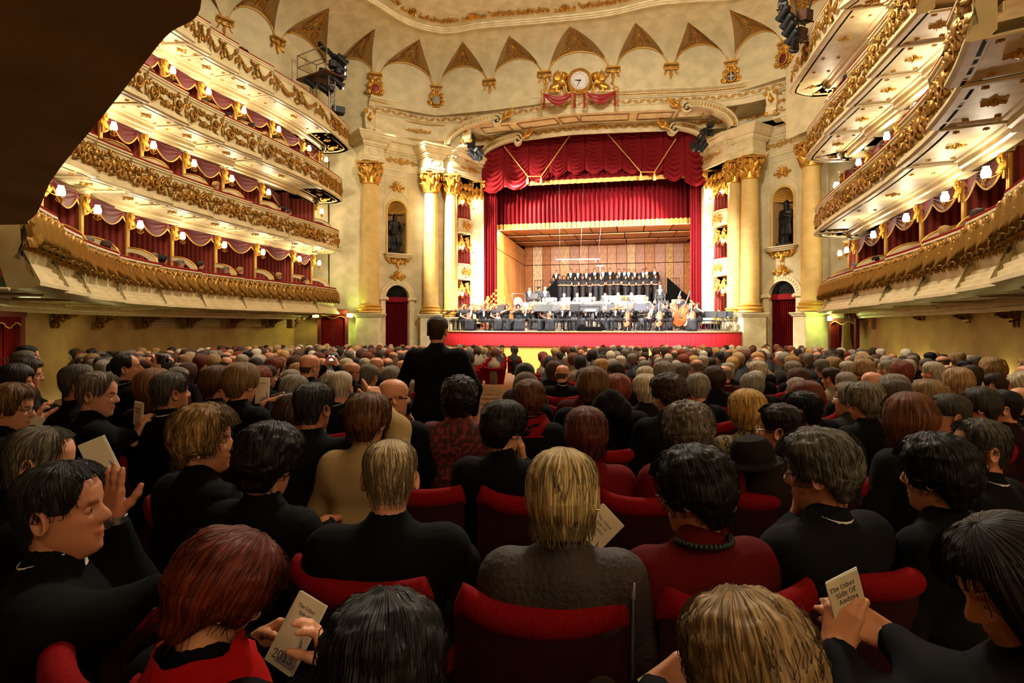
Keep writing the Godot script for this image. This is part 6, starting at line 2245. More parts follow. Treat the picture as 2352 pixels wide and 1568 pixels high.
func stage_lamp(at: Vector3, to: Vector3, label: String, e: float, size := 1.0, c := Color(1.0, 0.97, 0.92), glowmat := "spot_glow") -> Node3D:
	var l := thing("stage_spotlight", label, "spotlight")
	l.transform = frame(at, (to - at).normalized())
	var m := MB.new()
	m.lathe([Vector2(0, -0.34), Vector2(0.09, -0.33), Vector2(0.11, -0.28), Vector2(0.11, -0.02), Vector2(0.13, 0.0), Vector2(0.13, 0.06), Vector2(0.115, 0.06), Vector2(0.10, 0.0)], 14, Transform3D(Basis(Vector3.RIGHT, PI / 2), Vector3.ZERO).scaled_local(Vector3.ONE * size))
	part("housing", m, M.black, l)
	var g := MB.new()
	g.lathe([Vector2(0, 0.0), Vector2(0.105, 0.0)], 14, Transform3D(Basis(Vector3.RIGHT, PI / 2), Vector3(0, 0, 0.02 * size)).scaled_local(Vector3.ONE * size))
	part("lens", g, M[glowmat], l)
	var y := MB.new()
	y.tube(PackedVector3Array([Vector3(-0.14, 0, -0.12) * size, Vector3(-0.14, 0.16, -0.12) * size, Vector3(0.14, 0.16, -0.12) * size, Vector3(0.14, 0, -0.12) * size]), 0.014 * size, 5)
	part("yoke", y, M.black, l)
	if e > 0:
		var s := SpotLight3D.new()
		s.name = "beam"
		s.position = Vector3(0, 0, 0.10)
		s.rotation.y = PI
		s.light_color = c
		s.light_energy = e
		s.spot_angle = 30
		s.spot_angle_attenuation = 0.6
		s.spot_range = 60
		s.spot_attenuation = 2
		s.light_size = 0.10
		s.shadow_enabled = true
		l.add_child(s)
	return l
func lamps_over_stage() -> void:
	# battens of lamps behind the curtains; the audience sees their light and the row of bulbs at the hem
	var k := 0
	for x in [1182, 1218, 1240, 1290, 1340, 1392, 1436, 1480, 1520]:
		stage_lamp(SX(x, 7.12, 1.35), SX(lerpf(x, 1370, 0.3), 1.5, 4.2), "small lit batten lamp under the curtain hem, %s from the left" % ORD[k], STAGE * 0.6, 0.7)
		k += 1
	for s in [-1.0, 1.0]:
		var rig := thing("lighting_cluster", "black cluster of spotlights bracketed in the %s upper corner of the proscenium" % ("left" if s < 0 else "right"), "lighting rig")
		var x0 := 1082.0 if s < 0 else 1616.0
		var d := 29.0 if s < 0 else 26.6
		var bars := MB.new()
		var top := P(x0 + s * 14, 318 if s < 0 else 290, d)
		var botm := P(x0 - s * 22, 362 if s < 0 else 338, d)
		bars.tube(PackedVector3Array([top, botm]), 0.05, 6)
		bars.tube(PackedVector3Array([top + Vector3(0, 0.1, -0.5), botm + Vector3(0, 0.3, -0.4)]), 0.05, 6)
		for i in 4: bars.tube(PackedVector3Array([top.lerp(botm, i / 3.0), top.lerp(botm, i / 3.0) + Vector3(0, 0.2, -0.45)]), 0.03, 5)
		for i in 7: bars.box(top.lerp(botm, i / 6.0) + Vector3(0.1 * sin(i * 2.0), -0.1 + 0.1 * cos(i * 3.0), 0.12), Vector3(0.26, 0.20, 0.34), Basis(Vector3(1, 0.4, 0.2).normalized(), i * 0.7), 0.02)
		part("frame", bars, M.black, rig)
		var tgt := SX(1365 - s * 80, 2.4, 2.0)
		var lamps := [[1090, 362], [1102, 366], [1106, 356]] if s < 0 else [[1606, 335], [1600, 343], [1610, 344]]
		for i in 3: stage_lamp(P(lamps[i][0], lamps[i][1], d - 0.1), tgt, "bright lit spotlight at the foot of the %s proscenium cluster, %s of three" % ["left" if s < 0 else "right", ["upper", "lower", "inner"][i]], STAGE * 2.2, 1.2)
	side_rigs()
func side_rigs() -> void:
	# platform with lamps above the left top balcony
	var r := thing("lighting_platform", "scaffold lighting platform with railing standing on the top left balcony", "lighting rig")
	var d := 24.3
	var m := MB.new()
	var c := P(738, 182, d)
	var bs := Basis(Vector3.UP, -0.55)
	m.box(c, Vector3(1.9, 0.07, 1.1), bs, 0.01)
	part("deck", m, M.dark_wood, r)
	var fr := MB.new()
	for q in [[-0.92, -0.5], [0.92, -0.5], [0.92, 0.5], [-0.92, 0.5]]:
		var base := c + bs * Vector3(q[0], 0, q[1])
		fr.tube(PackedVector3Array([base + Vector3(0, 0.0, 0), base + Vector3(0, 1.05, 0)]), 0.025, 6)
	for h in [0.52, 1.03]:
		var p := PackedVector3Array()
		for q in [[0.92, -0.5], [-0.92, -0.5], [-0.92, 0.5], [0.92, 0.5]]: p.append(c + bs * Vector3(q[0], h, q[1]))
		fr.tube(p, 0.022, 6)
	part("railing", fr, M.steel, r)
	for q in [-0.55, 0.62]:
		var lg := MB.new()
		for k in [[-0.13, -0.1], [0.13, -0.1], [0, 0.12]]: lg.tube(PackedVector3Array([c + bs * Vector3(q + k[0], -1.45, k[1]), c + bs * Vector3(q + k[0], 0, k[1])]), 0.025, 6)
		for i in 8: lg.tube(PackedVector3Array([c + bs * Vector3(q - 0.13, -1.4 + 0.17 * i, -0.1), c + bs * Vector3(q + 0.13, -1.3 + 0.17 * i, -0.1), c + bs * Vector3(q, -1.24 + 0.17 * i, 0.12)]), 0.012, 5)
		part("truss_leg", lg, M.steel, r)
	var bar := MB.new()
	bar.tube(PackedVector3Array([P(731, 105, d), P(760, 122, d), P(792, 150, d)]), 0.035, 6)
	bar.tube(PackedVector3Array([P(731, 115, d), P(790, 205, d)]), 0.03, 6)
	for i in 9: bar.box(P(738 + 6 * i, 106 + 5.2 * i, d) + Vector3(0, 0, 0.1), Vector3(0.16, 0.17, 0.30), Basis(Vector3(0.3, 1, 0).normalized(), i * 0.8), 0.02)
	for q in [[742, 168, 0.34], [764, 148, 0.3], [760, 205, 0.22], [777, 165, 0.24]]: bar.box(P(q[0], q[1], d - 0.3), Vector3(q[2], q[2], 0.35), Basis(Vector3.UP, 0.5), 0.03)
	part("lamp_bar", bar, M.black, r)
	var k := 0
	for q in [[796, 148], [792, 166], [791, 181], [787, 199]]:
		stage_lamp(P(q[0] - 3, q[1] - 2, d - 0.1), SX(1365, 2.0, 1.0), "lit spotlight on the left balcony platform, %s from the top" % ORD[k], STAGE * 1.6, 1.35)
		k += 1
	stage_lamp(P(755, 212, d - 0.2), SX(1500, 2.0, 1.0), "dark unlit spotlight slung under the left balcony platform", 0.0, 1.3, Color.WHITE, "black")
	stage_lamp(P(720, 196, d - 0.1), SX(1500, 2.0, 1.0), "dark unlit spotlight behind the truss leg of the left balcony platform", 0.0, 1.2, Color.WHITE, "black")
	var sp := MB.new()
	sp.box(P(776, 254, 24.6), Vector3(0.55, 0.30, 0.42), Basis(Vector3.UP, 0.5), 0.03)
	solo("loudspeaker", sp, M.black, "black loudspeaker box on the rail of the top left balcony end", "loudspeaker")
	# the right one hangs beside the top balcony
	var r2 := thing("lighting_truss", "lighting truss with brown cabinets beside the top right balcony", "lighting rig")
	var d2 := 17.6
	var t2 := MB.new()
	for q in [[[1806, -10], [1818, 95]], [[1824, -10], [1838, 90]], [[1856, -10], [1862, 40]], [[1800, 45], [1870, 50]], [[1812, 96], [1858, 98]], [[1806, 20], [1850, 60]], [[1868, -10], [1848, 60]]]:
		t2.tube(PackedVector3Array([P(q[0][0], q[0][1], d2), P(q[1][0], q[1][1], d2)]), 0.02, 6)
	for i in 8: t2.box(P(1797 + 1.5 * i, 2 + 8 * i, d2 - 0.1), Vector3(0.15, 0.16, 0.28), Basis(Vector3(0.3, 1, 0.2).normalized(), i * 0.9), 0.02)
	part("truss", t2, M.black, r2)
	for q in [[1848, 38], [1836, 80]]:
		var cb := MB.new()
		cb.box(P(q[0], q[1], d2 + 0.1), Vector3(0.36, 0.36, 0.36), Basis(Vector3(0.2, 1, 0).normalized(), 0.5), 0.02)
		part("cabinet", cb, M.dark_wood, r2)
	k = 0
	for q in [[1793, 44], [1802, 62], [1807, 78], [1814, 97]]:
		stage_lamp(P(q[0], q[1] - 2, d2 - 0.1), SX(1365, 2.0, 1.0), "violet rimmed lit spotlight by the top right balcony, %s from the top" % ORD[k], STAGE * 1.2, 1.15, Color(0.96, 0.93, 1.0), "violet_glow")
		k += 1
	stage_lamp(P(1824, 112, d2 - 0.1), P(1700, 800, 30), "dark unlit spotlight under the right lighting truss", 0.0, 1.15, Color.WHITE, "black")
func microphones() -> void:
	var mb := thing("microphone_bar", "thin white microphone bar hung on three wires above the choir", "microphone")
	var b := 2.5
	var m := MB.new()
	m.tube(PackedVector3Array([P(1277, 596, 32.0), P(1378, 595, 31.6)]), 0.025, 6)
	part("bar", m, M.white_cloth, mb)
	for q in [[1286, 1284, 320], [1333, 1340, 320], [1372, 1392, 320]]:
		var w := MB.new()
		w.tube(PackedVector3Array([P(q[0], 596, 31.8), P(q[1], 420, 30.2)]), 0.007, 5)
		part("wire", w, M.steel, mb)
	for x in [1292, 1330, 1366]:
		var c := MB.new()
		c.tube(PackedVector3Array([P(x, 597, 31.8), P(x + 4, 604, 31.7)]), 0.018, 5)
		part("capsule", c, M.black, mb)
	var s := MB.new()
	s.tube(PackedVector3Array([P(1370, 610, 33.5), P(1387, 610, 33.5)]), 0.03, 6)
	s.tube(PackedVector3Array([P(1379, 610, 33.5), P(1379, 640, 33.5)]), 0.012, 5)
	solo("microphone_pair", s, M.white_cloth, "small white stereo microphone pair on a stand before the choir", "microphone")
# ---------- instruments and furniture, each facing +z (the hall) at its base ----------
func fiddle(s: float) -> MB:   # body length 1 along +y, face +z
	var m := MB.new()
	var o := PackedVector2Array()
	for i in 33:
		var t := TAU * i / 32
		if i == 32: break
		var y := -cos(t) * 0.5
		var w := 0.24 + 0.05 * cos(t * 1.0) - 0.075 * bump(y, 0.06, 0.12)
		o.append(Vector2(sin(t) * w * 1.0 if absf(sin(t)) > 0.01 else 0.0, y))
	m.prism(o, 0.14, Transform3D(Basis.IDENTITY, Vector3(0, 0, -0.07)))
	var r := MB.new()
	for q in m.v: r.v.append(q * s)
	r.uv = m.uv; r.col = m.col; r.ix = m.ix
	return r
func cello(label: String, t: Transform3D, s: float, kind: String) -> void:
	var c := thing(kind, label, kind.replace("_", " "))
	c.transform = t
	part("body", cached("fiddle%.2f" % s, func(): return fiddle(s)), M.varnished_spruce, c)
	var n := MB.new()
	n.box(Vector3(0, 0.72, 0.07) * s, Vector3(0.05, 0.75, 0.03) * s, Basis(Vector3.RIGHT, -0.06), 0.004)
	scroll(n, Vector2(0, 1.10) * s, 0.04 * s, 1.2, 0, 1.0, 0.014 * s)
	part("neck", n, M.black, c)
	var st := MB.new()
	st.box(Vector3(0, -0.08, 0.10) * s, Vector3(0.16, 0.02, 0.06) * s)
	for x in [-0.02, 0.0, 0.02]: st.tube(PackedVector3Array([Vector3(x, -0.38, 0.09) * s, Vector3(x, -0.08, 0.135) * s, Vector3(x * 0.6, 1.05, 0.10) * s]), 0.003 * s, 4)
	part("strings", st, M.steel, c)
	var sp := MB.new()
	sp.tube(PackedVector3Array([Vector3(0, -0.5, 0) * s, Vector3(0, -0.72, 0) * s]), 0.01 * s, 5)
	part("spike", sp, M.steel, c)
var stand_parts := []
func music_stand(t: Transform3D, label: String) -> void:
	if stand_parts.is_empty():
		var d := MB.new()
		d.box(Vector3(0, 1.12, 0), Vector3(0.52, 0.36, 0.015), Basis(Vector3.RIGHT, -0.35), 0.004)
		d.box(Vector3(0, 0.95, 0.03), Vector3(0.52, 0.02, 0.07))
		var p := MB.new()
		p.tube(PackedVector3Array([Vector3(0, 0.05, 0), Vector3(0, 1.05, 0)]), 0.014, 6)
		for i in 3: p.tube(PackedVector3Array([Vector3(0, 0.16, 0), Vector3(cos(TAU * i / 3) * 0.26, 0.01, sin(TAU * i / 3) * 0.26)]), 0.012, 5)
		var s := MB.new()
		for k in [-1.0, 1.0]: s.box(Vector3(0.11 * k, 1.10, -0.012), Vector3(0.21, 0.29, 0.006), Basis(Vector3.RIGHT, -0.35))
		stand_parts = [d.mesh(), p.mesh(), s.mesh()]
	var o := thing("music_stand", label, "music stand", Vector3.ZERO, 0, "orchestra music stands")
	o.transform = t
	part("desk", stand_parts[0], M.black, o)
	part("tripod", stand_parts[1], M.black, o)
	part("sheet_music", stand_parts[2], M.white_cloth, o)
var chair_parts := []
func stack_chair(t: Transform3D, label: String, group := "") -> void:
	if chair_parts.is_empty():
		var s := MB.new()
		s.box(Vector3(0, 0.46, 0), Vector3(0.44, 0.05, 0.42), Basis.IDENTITY, 0.015)
		var b := MB.new()
		b.box(Vector3(0, 0.76, -0.21), Vector3(0.42, 0.32, 0.035), Basis(Vector3.RIGHT, -0.15), 0.012)
		var l := MB.new()
		l.tube(PackedVector3Array([Vector3(0, 0.45, 0), Vector3(0.03, 0, 0.05)]), 0.012, 5)
		chair_parts = [s.mesh(), b.mesh(), l.mesh()]
	var o := thing("orchestra_chair", label, "chair", Vector3.ZERO, 0, group)
	o.transform = t
	part("seat", chair_parts[0], M.black, o)
	part("backrest", chair_parts[1], M.black, o)
	for q in [[-0.19, 0.17, 1.0], [0.19, 0.17, 1.0], [-0.19, -0.19, -1.0], [0.19, -0.19, -1.0]]: part("leg", chair_parts[2], M.steel, o, Transform3D(Basis.from_scale(Vector3(signf(q[0]), 1, q[2])), Vector3(q[0], 0, q[1])))
func harp(t: Transform3D, label: String) -> void:
	var h := thing("harp", label, "harp")
	h.transform = t
	var c := MB.new()
	c.lathe([Vector2(0.09, 0), Vector2(0.10, 0.08), Vector2(0.05, 0.14), Vector2(0.04, 0.3), Vector2(0.035, 1.5), Vector2(0.06, 1.58), Vector2(0.075, 1.74), Vector2(0, 1.78)], 12, Transform3D(Basis.IDENTITY, Vector3(0.36, 0, 0)))
	part("column", c, M.gold_paint, h)
	var n := MB.new()
	var p := PackedVector3Array()
	for i in 12:
		var u := i / 11.0
		p.append(Vector3(0.36 - 0.82 * u, 1.66 - 0.34 * sin(PI * u) * (1 - u * 0.4) - 0.28 * u, 0))
	n.tube(p, 0.045, 6)
	part("neck", n, M.gold_paint, h)
	var b := MB.new()
	b.tube(PackedVector3Array([Vector3(0.30, 0.10, 0), Vector3(-0.46, 1.38, 0)]), PackedFloat32Array([0.16, 0.06]), 8)
	b.box(Vector3(0.22, 0.05, 0), Vector3(0.5, 0.1, 0.36), Basis.IDENTITY, 0.02)
	part("soundbox", b, M.varnished_spruce, h)
	var s := MB.new()
	for i in 20:
		var u := (i + 1) / 21.0
		s.tube(PackedVector3Array([Vector3(0.30 - 0.76 * u, 0.2 + 1.18 * u, 0), p[int(u * 11)]]), 0.004, 3)
	part("strings", s, M.steel, h).set_meta("kind", "stuff")
func violin(t: Transform3D, label: String) -> void:
	var o := thing("violin", label, "violin", Vector3.ZERO, 0, "violins and violas")
	o.transform = t
	part("body", cached("fiddle0.36", func(): return fiddle(0.36)), M.varnished_spruce, o)
	part("neck", cached("fneck", func():
		var n := MB.new()
		n.box(Vector3(0, 0.26, 0.02), Vector3(0.025, 0.26, 0.015))
		return n), M.black, o)
	part("bow", cached("fbow", func():
		var n := MB.new()
		n.tube(PackedVector3Array([Vector3(-0.45, 0.02, 0.06), Vector3(0.3, 0.10, 0.07)]), 0.008, 4)
		return n), M.wood_pale, o)
# ---------- players and singers ----------
func pose_of(k: String) -> Pose:
	var p := Pose.new()
	match k:
		"violin":
			p.lean = 0.10
			p.le = Vector3(-0.30, 0.86, -0.12); p.lw = Vector3(-0.30, 1.03, -0.36); p.lh = "grip"; p.ld = Vector3(0.3, 0.9, 0.0); p.lp = Vector3(1, 0, 0)
			p.re = Vector3(0.33, 0.86, -0.10); p.rw = Vector3(0.12, 1.02, -0.30); p.rh = "grip"; p.rd = Vector3(-0.8, 0, -0.5)
		"wait":
			p.lean = 0.02
			p.lw = Vector3(-0.14, 0.60, -0.30); p.rw = Vector3(0.12, 0.62, -0.30)
		"cello":
			p.lean = 0.18
			p.le = Vector3(-0.34, 0.86, -0.10); p.lw = Vector3(-0.14, 1.05, -0.30); p.lh = "grip"; p.ld = Vector3(0.5, 0.4, -0.3); p.lp = Vector3(0, 0, 1)
			p.re = Vector3(0.36, 0.78, -0.10); p.rw = Vector3(0.22, 0.64, -0.42); p.rh = "grip"; p.rd = Vector3(-0.7, -0.3, -0.4)
		"wind":
			p.lean = 0.05
			p.le = Vector3(-0.30, 0.76, -0.12); p.lw = Vector3(-0.06, 0.95, -0.32); p.lh = "grip"; p.ld = Vector3(0.7, 0.2, -0.3)
			p.re = Vector3(0.30, 0.74, -0.12); p.rw = Vector3(0.06, 0.86, -0.34); p.rh = "grip"; p.rd = Vector3(-0.7, 0.2, -0.3)
		"sing":
			p.sit = false
			p.le = Vector3(-0.27, 1.14, 0.02); p.lw = Vector3(-0.06, 1.06, -0.22); p.ld = Vector3(0.8, 0.1, -0.3); p.lp = Vector3(0, 0, 1)
			p.re = Vector3(0.27, 1.14, 0.02); p.rw = Vector3(0.06, 1.05, -0.24); p.rd = Vector3(-0.8, 0.1, -0.3); p.rp = Vector3(0, 0, 1)
		"stand":
			p.sit = false
			p.le = Vector3(-0.28, 1.12, 0.06); p.lw = Vector3(-0.28, 0.88, -0.02); p.ld = Vector3(0, -1, -0.15); p.lp = Vector3(1, 0, 0)
			p.re = Vector3(0.28, 1.12, 0.06); p.rw = Vector3(0.28, 0.88, -0.02); p.rd = Vector3(0, -1, -0.15); p.rp = Vector3(-1, 0, 0)
	return p
const HAIRS := [["dark brown", Color(0.16, 0.09, 0.05)], ["black", Color(0.05, 0.04, 0.035)], ["grey", Color(0.48, 0.45, 0.40)], ["auburn", Color(0.36, 0.14, 0.06)], ["blond", Color(0.72, 0.55, 0.30)], ["chestnut", Color(0.28, 0.15, 0.08)]]
# a musician or singer; t faces +z towards the hall
func performer(key: String, woman: bool, t: Transform3D, hc: int, turn: float, label: String, category: String, group: String) -> Node3D:
	var p := pose_of(key)
	p.wide = 0.86 if woman else 1.0
	p.bare = woman
	p.robe = woman
	var look := {"hair": ("bob" if hc % 2 == 0 else "long") if woman else ("short" if hc != 2 else "receding"), "hair_color": HAIRS[hc][1], "top": M.dress_black if woman else M.tailcoat, "top_name": "dress" if woman else "tailcoat", "legs": M.tailcoat, "skin": hc}
	var hf := head_frame(p, turn, 0.12)
	var o := person("pf_%s_%s" % [key, woman], p, hf, 0 if category == "singer" else 0, look, label, category, group)
	o.transform = t * Transform3D(Basis(Vector3.UP, PI), Vector3.ZERO)
	if not woman:
		part("shirt_front", cached("shirtfront_%s" % p.sit, func():
			var m := MB.new()
			var y := p.up()
			var g := PackedVector3Array()
			for j in 5:
				for i in 5:
					var v := j / 4.0
					var u := i / 4.0 * 2 - 1
					g.append(Vector3(u * (0.03 + 0.075 * v), 0.70 + 0.34 * v + y, -0.085 - 0.012 * (1 - u * u) - 0.02 * sin(PI * v) + 0.055 * v * v - p.lean * (0.2 + 0.34 * v)))
			m.grid(g, 5, 5)
			m.box(Vector3(0, 1.05 + y, -0.055 - p.lean * 0.55), Vector3(0.09, 0.035, 0.02), Basis.IDENTITY, 0.008)
			return m), M.white_cloth, o)
	return o
func orchestra() -> void:
	mat("dress_black", Color(0.03, 0.03, 0.035), 0.7)
	mat("tailcoat", Color(0.035, 0.035, 0.04), 0.75)
	# stepped dark risers
	var ris := thing("stage_risers", "black stepped risers carrying winds, percussion and choir", "riser")
	var steps := [[1.4, 1185, 1600, 0.20], [2.9, 1195, 1600, 0.45], [4.4, 1205, 1585, 0.75], [5.9, 1215, 1575, 1.05], [7.6, 1245, 1545, 1.55], [8.6, 1247, 1540, 2.05]]
	for s in steps:
		var a0 := across(s[1], s[0])
		var a1 := across(s[2], s[0])
		var y0 := boards_at(s[0]) - 0.1
		var y1 := boards_at(s[0]) + float(s[3])
		var m := MB.new()
		m.box(SP((a0 + a1) / 2, (y0 + y1) / 2, s[0] + 0.85), Vector3(a1 - a0, y1 - y0, 1.75), stage_frame(Vector3.ZERO).basis, 0.02)
		part("riser_step", m, M.stage_boards if s[0] < 7 else M.matt_black, ris)
	for s in [-1.0, 1.0]:
		var x := 1250.0 if s < 0 else 1538.0
		var b0 := SX(x - s * -4, 0, 6.6)
		var pn := MB.new()
		pn.prism(PackedVector2Array([Vector2(0, 0), Vector2(1.5, 0), Vector2(1.5, 1.9), Vector2(0, 0.5)]) if s < 0 else PackedVector2Array([Vector2(0, 0), Vector2(1.5, 0), Vector2(1.5, 0.5), Vector2(0, 1.9)]), 0.06, Transform3D(stage_frame(Vector3.ZERO).basis, SX(x - (22 if s < 0 else 6), boards_at(7) + 1.1, 6.8)))
		part("stair_side", pn, M.matt_black, ris)
		var rl := MB.new()
		for h in [0.5, 0.95]: rl.tube(PackedVector3Array([SX(x + s * 2, boards_at(9) + 2.05 + h, 8.0), SX(x + s * 22, boards_at(9) + 2.05 + h, 8.6)]), 0.02, 5)
		for k in 4: rl.tube(PackedVector3Array([SX(x + s * (2 + 6.6 * k), boards_at(9) + 2.05, 8.0), SX(x + s * (2 + 6.6 * k), boards_at(9) + 3.0, 8.0)]), 0.02, 5)
		part("railing", rl, M.dark_wood, ris)
	var floor_of := func(b: float, r: bool) -> float:
		var y := boards_at(b)
		if r:
			for s in steps:
				if b >= s[0] and b < s[0] + 1.75: y = boards_at(s[0]) + float(s[3])
		return y
	var g := RandomNumberGenerator.new()
	g.seed = 77
	# choir
	var back := [1277.6, 1311, 1327.5, 1347, 1366, 1385, 1401.6, 1422, 1434, 1444, 1457.6, 1477, 1485, 1503.5]
	var front := [1271, 1286, 1295, 1305, 1321, 1338, 1355, 1368, 1381, 1401, 1418, 1437, 1453, 1468, 1487, 1506]
	for i in back.size():
		var b := 9.1
		var t := stage_frame(SX(back[i], boards_at(8.6) + 2.05, b), g.randf_range(-0.1, 0.1)).scaled_local(Vector3.ONE * g.randf_range(0.97, 1.05))
		performer("stand", false, t, g.randi() % 6, g.randf_range(-0.3, 0.3), "choir man in tailcoat and white shirt, back row, %s from left" % ORD[i], "singer", "choir men in the back row")
	for i in front.size():
		var b := 8.05
		var t := stage_frame(SX(front[i], boards_at(7.6) + 1.55, b), g.randf_range(-0.1, 0.1)).scaled_local(Vector3.ONE * g.randf_range(0.96, 1.03))
		performer("sing", true, t, g.randi() % 6, g.randf_range(-0.3, 0.3), "choir woman in black dress with clasped hands, front row, %s from the left" % ORD[i], "singer", "choir women in the front row")
	# orchestra rows: [x, depth, player, woman, turn, hair]
	var rows := [
		[1036, -1.9, "violin", 0, 0.9, 0], [1060, -2.0, "violin", 0, 0.9, 0], [1068, -2.5, "wait", 1, 0.8, 4], [1079, -1.6, "violin", 0, 0.7, 1], [1108, -2.4, "violin", 0, 0.9, 2], [1138, -2.3, "wait", 1, 0.6, 4], [1162, -2.4, "violin", 1, 0.7, 3], [1190, -2.5, "violin", 1, 0.3, 0], [1230, -2.5, "violin", 1, 0.9, 4], [1250, -2.6, "wait", 1, 0.8, 4], [1288, -2.3, "violin", 0, 0.8, 2], [1305, -2.0, "violin", 0, 0.8, 2],
		[1126, -1.0, "violin", 0, 0.6, 0], [1155, -1.0, "violin", 1, 0.5, 3], [1205, -1.0, "violin", 0, 0.4, 2], [1226, -0.8, "violin", 1, 0.4, 4], [1262, -0.9, "violin", 0, 0.5, 2], [1330, -1.2, "violin", 1, 0.3, 0], [1372, -1.3, "violin", 0, -0.3, 0], [1398, -1.1, "violin", 1, -0.4, 4], [1418, -2.2, "violin", 0, -0.8, 4], [1434, -1.3, "violin", 0, -0.6, 2],
		[1455, -2.4, "cello", 0, -0.7, 2], [1485, -1.2, "violin", 1, -0.6, 3], [1500, -2.0, "wait", 0, -0.7, 1], [1528, -2.3, "cello", 0, -0.7, 0], [1545, -1.0, "cello", 1, -0.6, 4], [1604, -2.3, "cello", 1, -0.8, 3], [1588, -1.2, "cello", 0, -0.7, 2], [1578, 0.1, "wait", 0, -0.5, 0], [1598, 0.2, "wait", 0, -0.5, 2], [1520, -0.4, "violin", 0, -0.4, 2], [1470, -0.4, "violin", 0, -0.4, 4], [1445, -0.2, "violin", 1, -0.3, 5],
		[1190, 0.6, "violin", 0, 0.5, 2], [1222, 0.5, "violin", 1, 0.4, 4], [1250, 0.4, "violin", 0, 0.4, 2], [1282, 0.3, "violin", 0, 0.3, 0], [1312, 0.2, "violin", 1, 0.2, 5], [1345, 0.1, "violin", 0, 0.1, 2], [1380, 0.2, "violin", 0, -0.1, 1], [1412, 0.2, "violin", 1, -0.2, 4], [1496, 0.9, "violin", 0, -0.4, 0], [1530, 0.9, "wait", 0, -0.4, 2],
		[1238, 2.1, "wind", 0, 0.3, 2], [1262, 2.1, "wind", 1, 0.3, 0], [1290, 2.1, "wind", 0, 0.2, 2], [1318, 2.1, "wind", 0, 0.1, 5], [1350, 2.1, "wind", 0, 0.0, 2], [1384, 2.1, "wind", 1, -0.1, 4], [1414, 2.1, "wind", 0, -0.2, 2], [1446, 2.1, "wind", 0, -0.2, 0], [1474, 2.1, "wind", 1, -0.3, 3], [1504, 2.1, "wind", 0, -0.3, 2],
		[1248, 3.6, "wind", 0, 0.2, 0], [1276, 3.6, "wind", 0, 0.2, 2], [1304, 3.6, "wind", 0, 0.1, 2], [1334, 3.6, "wind", 0, 0.1, 5], [1364, 3.6, "wind", 1, 0.0, 4], [1394, 3.6, "wind", 0, -0.1, 2], [1424, 3.6, "wind", 0, -0.1, 2], [1456, 3.6, "wind", 0, -0.2, 0], [1486, 3.6, "wind", 0, -0.2, 2],
		[1216, 5.2, "stand", 0, 0.1, 0], [1238, 5.2, "stand", 0, 2.6, 1], [1252, 5.1, "stand", 0, 0.1, 2], [1296, 5.2, "wind", 0, 0.1, 2], [1326, 5.2, "wind", 0, 0.1, 2], [1356, 5.2, "wind", 0, 0.0, 2], [1390, 5.2, "wind", 0, 0.0, 0], [1420, 5.2, "wind", 0, -0.1, 2], [1450, 5.2, "wind", 0, -0.1, 2], [1516, 4.8, "stand", 0, -0.2, 2],
	]
	var where := [["front row of strings", -3.0, -1.55], ["second row of strings", -1.55, 0.0], ["third row of strings", 0.0, 1.2], ["first row of winds", 1.2, 3.0], ["second row of winds", 3.0, 4.5], ["back row before the choir", 4.5, 7.0]]
	for w in where:
		var k := 0
		var inrow := rows.filter(func(q): return q[1] >= w[1] and q[1] < w[2])
		inrow.sort_custom(func(a, b): return a[0] < b[0])
		for q in inrow:
			var b: float = q[1]
			var t := stage_frame(SX(q[0], floor_of.call(b, b > 1.3), b), q[4])
			var woman: bool = q[3] == 1
			var what: String = {"violin": "playing violin", "wait": "waiting with instrument in lap", "cello": "bent over a cello", "wind": "playing a wind instrument", "stand": "standing"}[q[2]]
			performer(q[2], woman, t, q[5], g.randf_range(-0.25, 0.25), "musician in black %s %s, %s from left, %s" % ["dress" if woman else "tailcoat", what, ORD[k], w[0]], "musician", "orchestra musicians")
			if q[2] != "stand": stack_chair(t.translated_local(Vector3(0, 0.0, -0.04)), "black chair under the musician %s from the left, %s" % [ORD[k], w[0]], "chairs under the players")
			if q[2] == "violin": violin(t * Transform3D(Basis(Vector3(0.2, 0.3, 1).normalized(), -0.9) * Basis(Vector3.RIGHT, -0.9), Vector3(0.16, 1.06, 0.24)), "violin held up by the player %s from the left, %s" % [ORD[k], w[0]])
			elif q[2] == "wait": violin(t * Transform3D(Basis(Vector3.RIGHT, -0.3), Vector3(0.0, 0.72, 0.30)), "violin upright in the lap of the player %s from the left, %s" % [ORD[k], w[0]])
			elif q[2] == "cello": cello("cello held between the knees, %s from the left, %s" % [ORD[k], w[0]], t * Transform3D(Basis(Vector3.BACK, 0.18) * Basis(Vector3.RIGHT, -0.28), Vector3(-0.05, 0.56, 0.36)), 0.80, "cello")
			elif q[2] == "wind":
				var m := MB.new()
				m.tube(PackedVector3Array([Vector3(0, 1.10, 0.20), Vector3(0.0, 0.78, 0.48)]), PackedFloat32Array([0.012, 0.022]), 6)
				m.lathe([Vector2(0.02, 0), Vector2(0.045, 0.07)], 10, Transform3D(Basis(Vector3.RIGHT, 2.3), Vector3(0, 0.78, 0.48)))
				solo("clarinet", m, M.black if k % 3 else M.gold_leaf, "%s wind instrument played %s from the left, %s" % ["dark" if k % 3 else "brass", ORD[k], w[0]], "wind instrument", t, "wind instruments")
			k += 1
